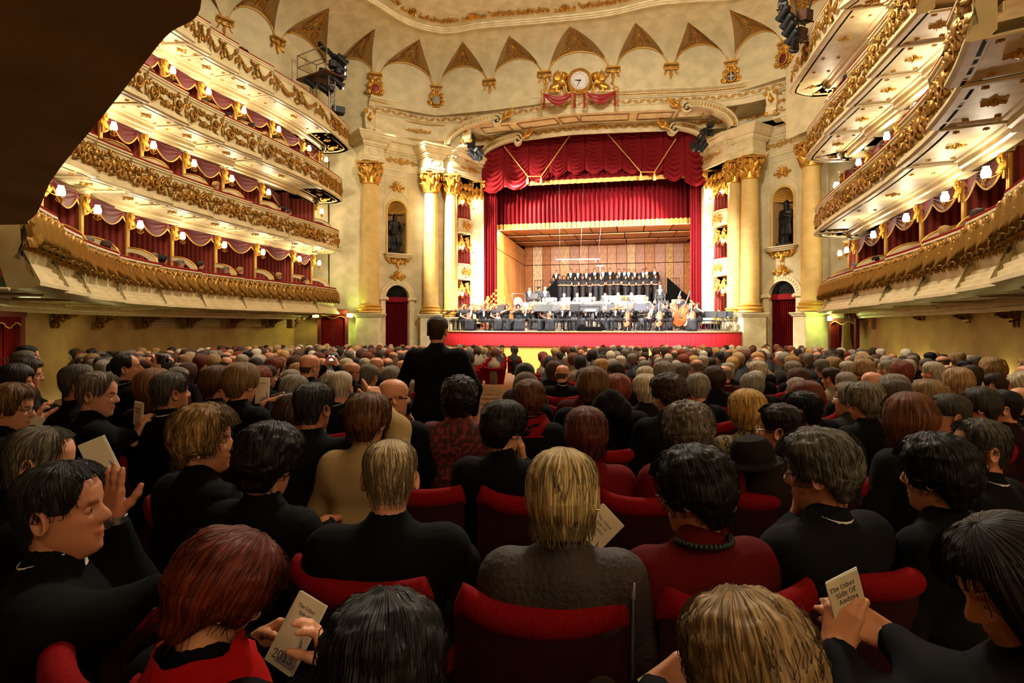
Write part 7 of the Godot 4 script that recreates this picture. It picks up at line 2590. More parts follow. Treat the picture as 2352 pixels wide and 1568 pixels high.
	# stands between the desks
	var st := [[1321, -3.1], [1237, -2.9], [1275, -1.6], [1316, -1.7], [1343, -1.7], [1372, -1.8], [1406, -1.8], [1478, -1.7], [1509, -1.9], [1568, -1.8], [1265, -0.2], [1324, -0.4], [1360, -0.5], [1410, -0.4], [1451, -0.6], [1490, -0.1], [1223, 1.5], [1318, 1.5], [1376, 1.4], [1474, 1.5], [1526, 1.6], [1290, 1.5], [1346, 3.0], [1437, 1.5], [1262, 3.0], [1300, 3.0], [1410, 3.0], [1470, 3.0], [1226, 4.5], [1560, -0.6], [1256, -3.1], [1470, -3.1], [1190, -1.7], [1150, -1.7]]
	st.sort_custom(func(a, b): return a[0] < b[0])
	for i in st.size():
		music_stand(stage_frame(SX(st[i][0], floor_of.call(st[i][1], st[i][1] > 1.3), st[i][1]), (1365 - st[i][0]) * -0.002), "black music stand on stage, %s counted from the left" % ORD[i])
	# podium with rail, percussion, harps, basses, empty chairs
	var po := thing("conductor_podium", "black conductor podium with rail and desk at the stage front", "podium")
	var f := SX(1355, boards_at(-3.2), -3.15)
	var pb := MB.new()
	pb.box(Vector3(0, 0.11, 0), Vector3(1.12, 0.22, 0.9), Basis.IDENTITY, 0.015)
	part("platform", pb, M.matt_black, po, stage_frame(f))
	for x in [-0.48, 0.48]:
		var r := MB.new()
		r.tube(PackedVector3Array([Vector3(x, 0.22, 0.40), Vector3(x, 1.15, 0.40)]), 0.02, 6)
		part("rail_post", r, M.black, po, stage_frame(f))
	var rl := MB.new()
	rl.tube(PackedVector3Array([Vector3(-0.48, 1.15, 0.40), Vector3(0.48, 1.15, 0.40)]), 0.02, 6)
	part("rail", rl, M.black, po, stage_frame(f))
	var dk := MB.new()
	dk.box(Vector3(0, 0.98, -0.5), Vector3(0.62, 0.03, 0.45), Basis(Vector3.RIGHT, 0.3), 0.01)
	dk.tube(PackedVector3Array([Vector3(0, 0.2, -0.5), Vector3(0, 0.97, -0.5)]), 0.025, 6)
	part("score_desk", dk, M.black, po, stage_frame(f))
	var sc := MB.new()
	sc.box(Vector3(0, 1.01, -0.5), Vector3(0.52, 0.02, 0.34), Basis(Vector3.RIGHT, 0.3))
	solo("score", sc, M.white_cloth, "open white score lying on the conductor desk", "sheet music", stage_frame(f))
	var tm := thing("bass_drum", "large red bass drum standing at the left of the percussion", "drum")
	tm.transform = stage_frame(SX(1203, floor_of.call(3.4, true) + 0.55, 3.4), 0.5)
	var dr := MB.new()
	dr.lathe([Vector2(0.46, -0.28), Vector2(0.48, -0.24), Vector2(0.46, -0.22), Vector2(0.46, 0.22), Vector2(0.48, 0.24), Vector2(0.46, 0.28)], 24, Transform3D(Basis(Vector3.RIGHT, PI / 2), Vector3.ZERO))
	part("shell", dr, M.red_drum, tm)
	var hd := MB.new()
	hd.lathe([Vector2(0, 0.285), Vector2(0.46, 0.28)], 24, Transform3D(Basis(Vector3.RIGHT, PI / 2), Vector3.ZERO))
	part("drum_head", hd, M.white_cloth, tm)
	var fe := MB.new()
	for x in [-0.4, 0.4]: fe.tube(PackedVector3Array([Vector3(x, -0.3, 0), Vector3(x * 1.2, -0.55, 0.2)]), 0.02, 5)
	part("drum_foot", fe, M.steel, tm)
	var tt := thing("tam_tam", "pale round tam-tam in a square tubular frame beside the bass drum", "gong")
	tt.transform = stage_frame(SX(1191, floor_of.call(3.2, true), 3.3), 0.9)
	var tf := MB.new()
	tf.tube(PackedVector3Array([Vector3(-0.5, 0, 0), Vector3(-0.5, 1.55, 0), Vector3(0.5, 1.55, 0), Vector3(0.5, 0, 0)]), 0.025, 6)
	part("frame", tf, M.steel, tt)
	var td := MB.new()
	td.lathe([Vector2(0, 0.03), Vector2(0.36, 0.02), Vector2(0.40, -0.03)], 24, Transform3D(Basis(Vector3.RIGHT, PI / 2), Vector3(0, 0.95, 0)))
	part("disc", td, M.steel, tt)
	var kt := [[1395, 5.9], [1420, 5.9], [1447, 5.9], [1470, 5.9]]
	for i in 4:
		var k := thing("timpani", "copper kettledrum with pale skin before the choir, %s from the left" % ORD[i], "drum", Vector3.ZERO, 0, "timpani")
		k.transform = stage_frame(SX(kt[i][0], floor_of.call(5.95, true), 5.95))
		var kb := MB.new()
		kb.lathe([Vector2(0.02, 0.25), Vector2(0.22, 0.32), Vector2(0.34, 0.55), Vector2(0.36, 0.78)], 18)
		part("kettle", kb, M.gold_paint, k)
		var ks := MB.new()
		ks.lathe([Vector2(0.37, 0.76), Vector2(0.38, 0.80), Vector2(0.36, 0.81), Vector2(0, 0.82)], 18)
		part("drum_skin", ks, M.white_cloth, k)
		var kl := MB.new()
		for j in 3: kl.tube(PackedVector3Array([Vector3(cos(TAU * j / 3) * 0.36, 0.7, sin(TAU * j / 3) * 0.36), Vector3(cos(TAU * j / 3) * 0.3, 0, sin(TAU * j / 3) * 0.3)]), 0.018, 5)
		part("drum_leg", kl, M.steel, k)
	harp(stage_frame(SX(1105, boards_at(-0.6), -0.6), 0.3), "gilt harp with curved neck behind the violins, nearer the column")
	harp(stage_frame(SX(1143, boards_at(0.4), 0.4), 0.3), "gilt harp with curved neck behind the violins, nearer the shell")
	for q in [[1547, -1.2, 0.25], [1566, -2.0, 0.3]]:
		cello("orange varnished double bass leaning among the cellos, %s" % ("behind the music stand" if q[0] < 1550 else "in front beside the last cello"), stage_frame(SX(q[0], boards_at(q[1]) + 0.72, q[1]), -0.4) * Transform3D(Basis(Vector3.BACK, -q[2]) * Basis(Vector3.RIGHT, -0.2), Vector3.ZERO), 1.12, "double_bass")
	for q in [[1560, 0.9], [1620, 0.6]]:
		performer("stand", false, stage_frame(SX(q[0], boards_at(q[1]), q[1]), -0.6), 2, 0.0, "bass player in black standing %s the double basses" % ("behind" if q[0] < 1600 else "right of"), "musician", "orchestra musicians")
	var ec := [[1625, -1.3, "nearest the side curtain"], [1640, -1.6, "second of four by the right columns"], [1655, -2.0, "third of four by the right columns"], [1670, -2.1, "last of four by the right columns"]]
	for q in ec: stack_chair(stage_frame(SX(q[0], boards_at(q[1]), q[1]), -0.5), "empty black stacking chair on stage, %s" % q[2], "empty chairs at stage right")
	var key := MB.new()
	key.box(Vector3(0, 0.85, 0), Vector3(1.2, 0.14, 0.5), Basis.IDENTITY, 0.02)
	for x in [-0.5, 0.5]: key.box(Vector3(x, 0.4, 0), Vector3(0.06, 0.8, 0.4))
	solo("celesta", key, M.wood_rose, "small pale wooden keyboard instrument behind the violins", "keyboard", stage_frame(SX(1172, boards_at(0.8), 0.9), 0.3))
	var pb2 := MB.new()
	pb2.box(Vector3(0, 0.62, 0), Vector3(0.62, 1.24, 0.5), Basis.IDENTITY, 0.02)
	solo("loudspeaker_case", pb2, M.wood_rose, "pale flight case standing at the right end of the risers", "case", stage_frame(SX(1558, boards_at(2.2) + 0.3, 2.4), -0.3))
# ---------- heads, hands, hair ----------
# height (0 chin, 1 crown), half width, front, back
const HEAD := [[-0.06, 0.030, 0.052, 0.030], [0.0, 0.036, 0.080, 0.030], [0.08, 0.047, 0.086, 0.046], [0.17, 0.057, 0.088, 0.062], [0.28, 0.063, 0.088, 0.076], [0.40, 0.068, 0.087, 0.090], [0.52, 0.071, 0.083, 0.099], [0.64, 0.075, 0.088, 0.104], [0.76, 0.076, 0.084, 0.103], [0.86, 0.069, 0.070, 0.092], [0.94, 0.050, 0.048, 0.066], [0.985, 0.024, 0.022, 0.032], [1.0, 0.003, 0.002, 0.003]]
const HH := 0.235
func ring(t: float, a: float) -> Vector3:
	var k := 0
	while k < HEAD.size() - 2 and HEAD[k + 1][0] < t: k += 1
	var f := clampf((t - HEAD[k][0]) / (HEAD[k + 1][0] - HEAD[k][0]), 0, 1)
	var w := lerpf(HEAD[k][1], HEAD[k + 1][1], f)
	var c := cos(a)
	var d := lerpf(HEAD[k][2], HEAD[k + 1][2], f) if c > 0 else lerpf(HEAD[k][3], HEAD[k + 1][3], f)
	var s := sin(a)
	return Vector3(w * signf(s) * pow(absf(s), 0.92), (t - 0.5) * HH, -d * signf(c) * pow(absf(c), 0.92))
func bump(x: float, m: float, s: float) -> float:
	return exp(-((x - m) / s) ** 2)
func head(m: MB, t: Transform3D, nu: int, nv: int, face := true, old := false) -> void:
	m.tinted = true
	m.tint = Color.WHITE
	var b := m.v.size()
	for j in nv:
		var tt := lerpf(-0.06, 1.0, pow(float(j) / (nv - 1), 0.9))
		for i in nu:
			# columns crowd towards the face
			var u := float(i) / nu * 2.0 - 1.0
			var a := PI * (0.62 * u + 0.38 * u * u * u) if face else PI * u
			var p := ring(tt, a)
			var tint := Color.WHITE
			if p.z < 0.0 and face:
				var y := tt
				var x := absf(p.x)
				var n := bump(x, 0, 0.0125) * (smoothstep(0.335, 0.375, y) * (1.0 - smoothstep(0.40, 0.60, y)) * 0.026 + bump(y, 0.50, 0.08) * 0.006)
				n += bump(x, 0.012, 0.007) * bump(y, 0.365, 0.03) * 0.007
				n -= bump(x, 0.031, 0.016) * bump(y, 0.515, 0.045) * 0.013
				n += bump(x, 0.028, 0.024) * bump(y, 0.595, 0.03) * 0.005
				n += bump(x, 0.0, 0.022) * (bump(y, 0.235, 0.022) + bump(y, 0.185, 0.022)) * 0.006
				n -= bump(x, 0.0, 0.026) * bump(y, 0.21, 0.012) * 0.004
				n += bump(x, 0.0, 0.022) * bump(y, 0.05, 0.05) * 0.006
				n += bump(x, 0.045, 0.018) * bump(y, 0.40, 0.07) * 0.004
				if old: n -= bump(x, 0.034, 0.012) * bump(y, 0.27, 0.10) * 0.004
				p.z -= n
				if absf(y - 0.21) < 0.04 and x < 0.024: tint = Color(0.86, 0.60, 0.58)
				if absf(y - 0.60) < 0.022 and x > 0.012 and x < 0.046: tint = Color(0.52, 0.42, 0.36)
			m.v.append(t * p)
			m.uv.append(Vector2(float(i) / nu, tt))
			m.col.append(tint)
	for j in nv - 1:
		for i in nu:
			var i2 := (i + 1) % nu
			var q := b + j * nu
			m.tri(q + i, q + nu + i2, q + i2)
			m.tri(q + i, q + nu + i, q + nu + i2)
	for s in [-1.0, 1.0]:
		# ears: a rim round a hollow
		var e := MB.new()
		var n := 10 if face else 6
		var rs := []
		for k in [[1.0, 0.0, 0.0], [1.12, 0.012, 0.0], [0.98, 0.019, 0.0], [0.72, 0.012, 0.0], [0.35, 0.005, 0.0], [0.05, 0.004, 0.0]]:
			var r := PackedVector3Array()
			for i in n:
				var a := TAU * i / n
				r.append(Vector3(s * (0.004 + k[1] * (1.0 if k[0] > 0.8 else 0.8)), sin(a) * 0.031 * k[0] * (1.0 if sin(a) > 0 else 0.9), cos(a) * 0.019 * k[0] + 0.004 * sin(a)))
			rs.append(r)
		e.rings(rs, true, s > 0, -1.0)
		m.put(e, t * Transform3D(Basis(Vector3.UP, s * -0.35), Vector3(s * 0.069, -0.008, 0.012)))
		if face:
			m.tint = Color(0.95, 1.15, 1.3)
			m.ball(t * Vector3(s * 0.031, 0.004, -0.068), Vector3.ONE * 0.0118, 8, 6)
			m.tint = Color(0.08, 0.07, 0.06)
			m.ball(t * Vector3(s * 0.031, 0.004, -0.0765), Vector3(0.0055, 0.0055, 0.0045), 6, 4)
			m.tint = Color.WHITE
func neck(m: MB, t: Transform3D, base: Vector3, seg := 10) -> void:
	var top := t * Vector3(0, -0.055, 0.022)
	var p := PackedVector3Array()
	for i in 5: p.append(base.lerp(top, i / 4.0))
	m.tube(p, PackedFloat32Array([0.075, 0.060, 0.054, 0.055, 0.058]), seg, 1.0, Vector3.BACK, false)
# style keys: top side back (thickness), front edge, side edge, back edge (0 chin .. 1 crown), curl, freq, groove, open (ring of hair below this height)
const HAIR := {
	"short": [0.020, 0.012, 0.014, 0.90, 0.54, 0.19, 0.005, 45.0, 0.0034, 0.35],
	"cropped": [0.010, 0.008, 0.009, 0.90, 0.55, 0.20, 0.003, 70.0, 0.0020, 0.35],
	"receding": [0.010, 0.011, 0.012, 0.96, 0.52, 0.19, 0.003, 60.0, 0.0025],
	"bob": [0.030, 0.030, 0.030, 0.74, 0.14, 0.04, 0.004, 25.0, 0.0060],
	"bob_short": [0.030, 0.026, 0.028, 0.79, 0.40, 0.13, 0.006, 30.0, 0.0055],
	"layered": [0.034, 0.028, 0.032, 0.80, 0.34, 0.08, 0.012, 26.0, 0.0070],
	"long": [0.028, 0.034, 0.036, 0.78, -0.30, -0.75, 0.006, 16.0, 0.0050],
	"curly": [0.038, 0.036, 0.038, 0.82, 0.28, 0.06, 0.016, 42.0, 0.002],
	"wavy": [0.036, 0.026, 0.030, 0.80, 0.44, 0.14, 0.012, 30.0, 0.003],
	"bouffant": [0.042, 0.034, 0.038, 0.78, 0.32, 0.02, 0.010, 22.0, 0.0040],
	"bun": [0.018, 0.014, 0.016, 0.80, 0.46, 0.16, 0.002, 40.0, 0.0025],
}
var curl_noise := FastNoiseLite.new()
func hair_shape(style: String, nu: int, nv: int, open := 0.0, seed_ := 0) -> MB:
	var h: Array = HAIR[style]
	var m := MB.new()
	var p := PackedVector3Array()
	curl_noise.noise_type = FastNoiseLite.TYPE_SIMPLEX_SMOOTH
	curl_noise.frequency = 1.0
	curl_noise.seed = seed_
	for j in nv + 2:
		var v := minf(float(j) / (nv - 1), 1.0)
		for i in nu:
			var a := TAU * i / nu
			var d := absf(wrapf(a, -PI, PI))
			var yb := lerpf(lerpf(h[3], h[4], smoothstep(h[9] if h.size() > 9 else 0.75, 1.25, d)), h[5], smoothstep(1.7, 2.4, d))
			if style == "receding": yb = lerpf(lerpf(h[3] - 0.06 * bump(d, 0.0, 0.3), h[4], smoothstep(0.9, 1.3, d)), h[5], smoothstep(1.7, 2.4, d))
			var top := open if open > 0.0 else 1.0
			if open > 0.0 and d < 1.25: yb = minf(yb, top)
			if open > 0.0: yb = lerpf(top, yb, smoothstep(0.85, 1.4, d))
			var t := yb + (top - yb) * cos(v * PI / 2)
			var q := ring(clampf(t, 0.26, 1.0), a)
			if t < 0.26: q.y = (t - 0.5) * HH
			var n := (q - Vector3(0, 0.02 if t > 0.5 else q.y, 0.01)).normalized()
			var th: float = lerpf(lerpf(h[1], h[2], smoothstep(1.4, 2.4, d)), h[0], smoothstep(0.55, 0.95, t))
			if open > 0.0: th *= sin(PI * clampf(v * 0.9 + 0.1, 0, 1)) * 0.7 + 0.3
			if h[5] < 0.15: th += 0.014 * bump(t, 0.40, 0.24) * smoothstep(0.6, 1.2, d)
			th *= 1.0 - pow(v, 7.0) * 0.6
			if t < 0.3: th += 0.010 * (0.3 - t)
			var c: float = curl_noise.get_noise_3dv(q * h[7] + Vector3(seed_, 0, 0)) * h[6]
			var g: float = (curl_noise.get_noise_2d(a * 9.0 + v * 1.5 + seed_, v * 1.2) * h[8] + curl_noise.get_noise_2d(a * 26.0 + v * 2.0, v * 2.0 + 9.0) * h[8] * 0.5) * (0.35 + v)
			if j >= nv:   # tuck the edge in
				th = 0.002 if j == nv + 1 else th * 0.5
				c = 0.0
				q.y += 0.004
			p.append(q + n * (th + c + g))
	m.grid(p, nu, nv + 2, true, false, false, 5.0, 1.0)
	if style == "bun":
		m.ball(Vector3(0, -0.03, 0.135), Vector3(0.045, 0.045, 0.04), 12, 8)
	return m
# loose strands that break the outline of a head seen close
func strands(style: String, count: int, seed_: int, len := 0.07) -> MB:
	var h: Array = HAIR[style]
	var g := RandomNumberGenerator.new()
	g.seed = seed_
	var m := MB.new()
	for k in count:
		var a := g.randf_range(-PI, PI)
		var d := absf(a)
		var yb := lerpf(lerpf(h[3], h[4], smoothstep(0.75, 1.25, d)), h[5], smoothstep(1.7, 2.4, d))
		var t0 := lerpf(1.0, yb, g.randf_range(0.05, 0.9))
		var p := PackedVector3Array()
		var w := g.randf_range(-0.25, 0.25)
		var lift := g.randf_range(0.001, 0.007)
		for j in 6:
			var f := j / 5.0
			var t := maxf(t0 - f * len / HH, yb - 0.06)
			var q := ring(clampf(t, 0.26, 0.999), a + w * f)
			if t < 0.26: q.y = (t - 0.5) * HH
			var n := (q - Vector3(0, 0.02 if t > 0.5 else q.y, 0.01)).normalized()
			var th: float = lerpf(lerpf(h[1], h[2], smoothstep(1.4, 2.4, d)), h[0], smoothstep(0.55, 0.95, t))
			p.append(q + n * (th + lift * sin(PI * (0.2 + 0.8 * f)) + h[6] * 0.6 * sin(f * 7.0 + k)))
		m.tube(p, PackedFloat32Array([0.0006, 0.0011, 0.0012, 0.0011, 0.0009, 0.0004]), 3, 1.0, Vector3.UP, false)
	return m
# wrist at the origin, fingers along +y, palm towards -z, thumb on the side of `side`
func hand(curl: Array, spread: float, thumb: Array, side: float, cell := 0.0048) -> MB:
	var b := []
	var fx := [0.029, 0.010, -0.010, -0.029]
	var fl := [0.068, 0.077, 0.071, 0.055]
	for i in 4:
		var base := Vector3(fx[i] * side, 0.088 - absf(fx[i] - 0.006) * 0.25, 0)
		b.append([Vector3(fx[i] * 0.55 * side, 0.005, 0), base, 0.016, 0.0125])
		var d := Vector3(fx[i] * side * spread * 12.0, 1, 0).normalized()
		var ax := d.cross(Vector3(0, 0, -1)).normalized()
		var p := base
		var k: float = curl[i]
		for j in 3:
			d = d.rotated(ax, k * [0.8, 1.1, 0.7][j])
			var q: Vector3 = p + d * fl[i] * [0.46, 0.31, 0.23][j]
			b.append([p, q, 0.0092 - 0.0008 * j, 0.0086 - 0.0009 * j])
			p = q
	var t0 := Vector3(0.020 * side, 0.022, -0.004)
	var td := Vector3(thumb[0] * side, thumb[1], thumb[2]).normalized()
	var t1 := t0 + td * 0.040
	var t2: Vector3 = t1 + (td + Vector3(0, 0.35, thumb[2] * 0.6)).normalized() * 0.034
	var t3: Vector3 = t2 + (td * 0.6 + Vector3(0, 0.6, thumb[2])).normalized() * 0.026
	b.append([t0, t1, 0.016, 0.0125])
	b.append([t1, t2, 0.0115, 0.0105])
	b.append([t2, t3, 0.0105, 0.0085])
	b.append([Vector3(0, -0.045, 0), Vector3(0, 0.01, 0), 0.026, 0.023])
	return field(b, cell, 0.010)
var hands := {}
const HANDS := {"rest": [[0.35, 0.4, 0.45, 0.5], 0.10, [0.7, 0.6, -0.4]], "grip": [[0.75, 0.8, 0.85, 0.9], 0.06, [0.45, 0.7, -0.8]], "hold": [[0.55, 0.5, 0.5, 0.55], 0.10, [0.3, 0.85, -0.75]], "open": [[0.08, 0.05, 0.08, 0.12], 0.32, [0.8, 0.6, -0.1]], "point": [[0.02, 1.0, 1.15, 1.2], 0.05, [0.3, 0.7, -0.7]], "fist": [[1.0, 1.05, 1.1, 1.1], 0.04, [0.35, 0.6, -0.85]], "cheek": [[0.28, 0.25, 0.3, 0.4], 0.06, [0.5, 0.8, -0.2]]}
func hand_of(kind: String, side: float, fine := true) -> MB:
	var k := kind + str(side) + str(fine)
	if not hands.has(k): hands[k] = hand(HANDS[kind][0], HANDS[kind][1], HANDS[kind][2], side, 0.0048 if fine else 0.0075)
	return hands[k]
func along(at: Vector3, y: Vector3, palm: Vector3) -> Transform3D:   # hand frame: fingers along y, palm facing `palm`
	y = y.normalized()
	var z := -(palm - y * palm.dot(y)).normalized()
	return Transform3D(Basis(y.cross(z), y, z), at)
func glasses_shape() -> MB:
	var m := MB.new()
	for s in [-1.0, 1.0]:
		var p := PackedVector3Array()
		for i in 13: p.append(Vector3(s * 0.033 + cos(TAU * i / 12) * 0.024, 0.002 + sin(TAU * i / 12) * 0.018, -0.098))
		m.tube(p, 0.0016, 5, 1.0, Vector3.BACK, false)
		m.tube(PackedVector3Array([Vector3(s * 0.057, 0.008, -0.098), Vector3(s * 0.078, 0.010, -0.04), Vector3(s * 0.079, 0.006, 0.02), Vector3(s * 0.074, -0.012, 0.035)]), 0.0018, 5)
	m.tube(PackedVector3Array([Vector3(-0.010, 0.006, -0.098), Vector3(0, 0.009, -0.101), Vector3(0.010, 0.006, -0.098)]), 0.0016, 5)
	return m

# ---------- sitting and standing figures ----------
# the person faces -z; the origin is the floor under the hips
class Pose:
	var lean := 0.0        # forward lean of the trunk
	var wide := 1.0
	var sit := true
	var le := Vector3(-0.25, 0.74, 0.02)
	var lw := Vector3(-0.13, 0.62, -0.24)
	var re := Vector3(0.25, 0.74, 0.02)
	var rw := Vector3(0.13, 0.62, -0.24)
	var lh := "rest"
	var rh := "rest"
	var ld := Vector3(0.35, -0.2, -1)
	var rd := Vector3(-0.35, -0.2, -1)
	var lp := Vector3.DOWN
	var rp := Vector3.DOWN
	var bare := false      # bare arms
	var robe := false      # long skirt
	func up() -> float: return 0.0 if sit else 0.42
func trunk(p: Pose) -> Array:
	var w := p.wide
	var u := Vector3(0, p.up(), 0)
	var L := func(y: float) -> Vector3: return Vector3(0, 0, 0.05 - p.lean * (y - 0.5)) + u
	var b := [
		[L.call(0.5) + Vector3(-0.09 * w, 0.52, 0), L.call(0.5) + Vector3(0.09 * w, 0.52, 0), 0.125, 0.125],
		[L.call(0.7) + Vector3(-0.07 * w, 0.70, 0), L.call(0.7) + Vector3(0.07 * w, 0.70, 0), 0.122, 0.122],
		[L.call(0.9) + Vector3(-0.09 * w, 0.88, 0), L.call(0.9) + Vector3(0.09 * w, 0.88, 0), 0.122, 0.122],
		[L.call(1.0) + Vector3(-0.15 * w, 0.965, 0.015), L.call(1.0) + Vector3(0.15 * w, 0.965, 0.015), 0.075, 0.075],
		[L.call(1.0) + Vector3(0, 0.97, 0.02), L.call(1.05) + Vector3(0, 1.055, 0.01), 0.092, 0.066],
	]
	return b
func shoulder(p: Pose, s: float) -> Vector3:
	return Vector3(s * 0.185 * p.wide, 0.965 + p.up(), 0.065 - p.lean * 0.46)
func neck_base(p: Pose) -> Vector3:
	return Vector3(0, 1.03 + p.up(), 0.06 - p.lean * 0.53)
func top_shape(p: Pose, cell: float) -> MB:
	var b := trunk(p)
	for s in [-1.0, 1.0]:
		var e := p.le if s < 0 else p.re
		var w := p.lw if s < 0 else p.rw
		var sh := shoulder(p, s)
		if p.bare:
			b.append([sh, sh.lerp(e, 0.25), 0.066, 0.055])
			continue
		b.append([sh, e, 0.068, 0.054])
		b.append([e, e.lerp(w, 0.93), 0.054, 0.038])
	if p.robe:
		if p.sit:
			b.append([Vector3(-0.10, 0.50, 0), Vector3(-0.14, 0.50, -0.42), 0.11, 0.09])
			b.append([Vector3(0.10, 0.50, 0), Vector3(0.14, 0.50, -0.42), 0.11, 0.09])
			b.append([Vector3(-0.14, 0.46, -0.43), Vector3(-0.17, 0.08, -0.45), 0.10, 0.12])
			b.append([Vector3(0.14, 0.46, -0.43), Vector3(0.17, 0.08, -0.45), 0.10, 0.12])
			b.append([Vector3(0, 0.44, -0.4), Vector3(0, 0.10, -0.42), 0.12, 0.14])
		else:
			b.append([Vector3(0, 0.95, 0.05), Vector3(0, 0.10, 0.04), 0.15, 0.19])
	return field(b, cell, 0.06)
func leg_shape(p: Pose, cell: float) -> MB:
	var b := []
	for s in [-1.0, 1.0]:
		if p.sit:
			b.append([Vector3(s * 0.09, 0.50, 0.02), Vector3(s * 0.13, 0.50, -0.42), 0.095, 0.066])
			b.append([Vector3(s * 0.13, 0.50, -0.42), Vector3(s * 0.13, 0.09, -0.40), 0.064, 0.045])
		else:
			b.append([Vector3(s * 0.09, 0.92, 0.05), Vector3(s * 0.10, 0.50, 0.03), 0.105, 0.070])
			b.append([Vector3(s * 0.10, 0.50, 0.03), Vector3(s * 0.11, 0.08, 0.06), 0.068, 0.048])
	return field(b, cell, 0.05)
func shoe_shape(p: Pose) -> MB:
	var m := MB.new()
	for s in [-1.0, 1.0]:
		var z := -0.42 if p.sit else 0.03
		m.ball(Vector3(s * 0.13, 0.045, z - 0.06), Vector3(0.045, 0.045, 0.13), 10, 6)
		m.ball(Vector3(s * 0.13, 0.055, z + 0.03), Vector3(0.04, 0.055, 0.05), 8, 6)
	return m
# head frame from turn (yaw, left +), nod (down +) and tilt
func head_frame(p: Pose, yaw: float, nod: float, tilt := 0.0) -> Transform3D:
	var nb := neck_base(p)
	return Transform3D(Basis(Vector3.UP, yaw) * Basis(Vector3.RIGHT, -nod) * Basis(Vector3.BACK, tilt), nb + Vector3(sin(tilt) * -0.06, 0.155, -0.025 - 0.05 * nod))
func skin_shape(p: Pose, hf: Transform3D, lod: int, old := false) -> MB:
	var m := MB.new()
	head(m, hf, [14, 26, 44][lod], [10, 20, 34][lod], lod > 0, old)
	neck(m, hf, neck_base(p) + Vector3(0, -0.02, 0), 8 if lod == 0 else 14)
	for s in [-1.0, 1.0]:
		var e := p.le if s < 0 else p.re
		var w := p.lw if s < 0 else p.rw
		if p.bare:
			var sh := shoulder(p, s)
			var q := PackedVector3Array([sh.lerp(e, 0.1), sh.lerp(e, 0.5), e, e.lerp(w, 0.4), w])
			m.tube(q, PackedFloat32Array([0.052, 0.046, 0.040, 0.038, 0.027]), 8 if lod < 2 else 12)
		var h := hand_of(p.lh if s < 0 else p.rh, s * -1.0, lod == 2) if lod > 0 else null
		var t := along(w, p.ld if s < 0 else p.rd, p.lp if s < 0 else p.rp)
		if h: m.put(h, t)
		else: m.ball(t * Vector3(0, 0.06, 0), Vector3(0.042, 0.07, 0.03), 6, 4, t.basis)
	return m
var cache := {}
func cached(key: String, make: Callable) -> ArrayMesh:
	if not cache.has(key): cache[key] = make.call().mesh()
	return cache[key]
var skins := [Color(0.78, 0.52, 0.38), Color(0.82, 0.57, 0.42), Color(0.72, 0.47, 0.34), Color(0.80, 0.56, 0.44), Color(0.76, 0.52, 0.40)]
func skin_mat(i: int) -> StandardMaterial3D:
	var k := "skin_%d" % (i % skins.size())
	if not M.has(k):
		var m := mat(k, skins[i % skins.size()], 0.5)
		m.vertex_color_use_as_albedo = true
		m.subsurf_scatter_enabled = true
		m.subsurf_scatter_strength = 0.08
	return M[k]
# assemble: key names the pose so that meshes are shared
func person(key: String, p: Pose, hf: Transform3D, lod: int, look: Dictionary, label: String, category := "person", group := "", seated_legs := true) -> Node3D:
	var o := thing("person", label, category, Vector3.ZERO, 0, group)
	var cell: float = [0.040, 0.028, 0.019][lod]
	var old: bool = look.get("old", false)
	var hk := "%s_%.2f_%.2f_%.2f" % [key, hf.basis.get_euler().y, hf.basis.get_euler().x, hf.basis.get_euler().z]
	part("body", cached("skin%d_%s_%s" % [lod, hk, old], func(): return skin_shape(p, hf, lod, old)), skin_mat(look.get("skin", 0)), o)
	var top := part(look.get("top_name", "jacket"), cached("top%d_%s" % [lod, key], func(): return top_shape(p, cell)), look.top, o)
	if not p.robe and seated_legs:
		part("trousers", cached("leg%d_%s" % [mini(lod, 1), "sit" if p.sit else "stand"], func(): return leg_shape(p, 0.035)), look.get("legs", M.matt_black), o)
		part("shoes", cached("shoe_%s" % p.sit, func(): return shoe_shape(p)), M.black, o)
	var st: String = look.hair
	var open: float = look.get("open", 0.0)
	var res: Array = [[18, 8], [36, 16], [84, 40]][lod]
	part("hair", cached("hair%d_%s_%.2f_%d" % [lod, st, open, look.get("curl", 0)], func(): return hair_shape(st, res[0], res[1], open, look.get("curl", 0))), hair_mat(look.hair_color), o, hf)
	if look.get("glasses", false): part("glasses", cached("glasses", func(): return glasses_shape()), M.black if look.get("dark_rims", false) else M.steel, o, hf)
	if look.get("collar", false):
		part("shirt_collar", cached("collar%.2f" % p.lean, func():
			var m := MB.new()
			var nb := neck_base(p)
			m.lathe([Vector2(0.076, -0.015), Vector2(0.070, 0.03), Vector2(0.066, 0.045), Vector2(0.062, 0.03)], 18, Transform3D(Basis(Vector3.RIGHT, 0.25), nb))
			return m), M.white_cloth, o)
	return o
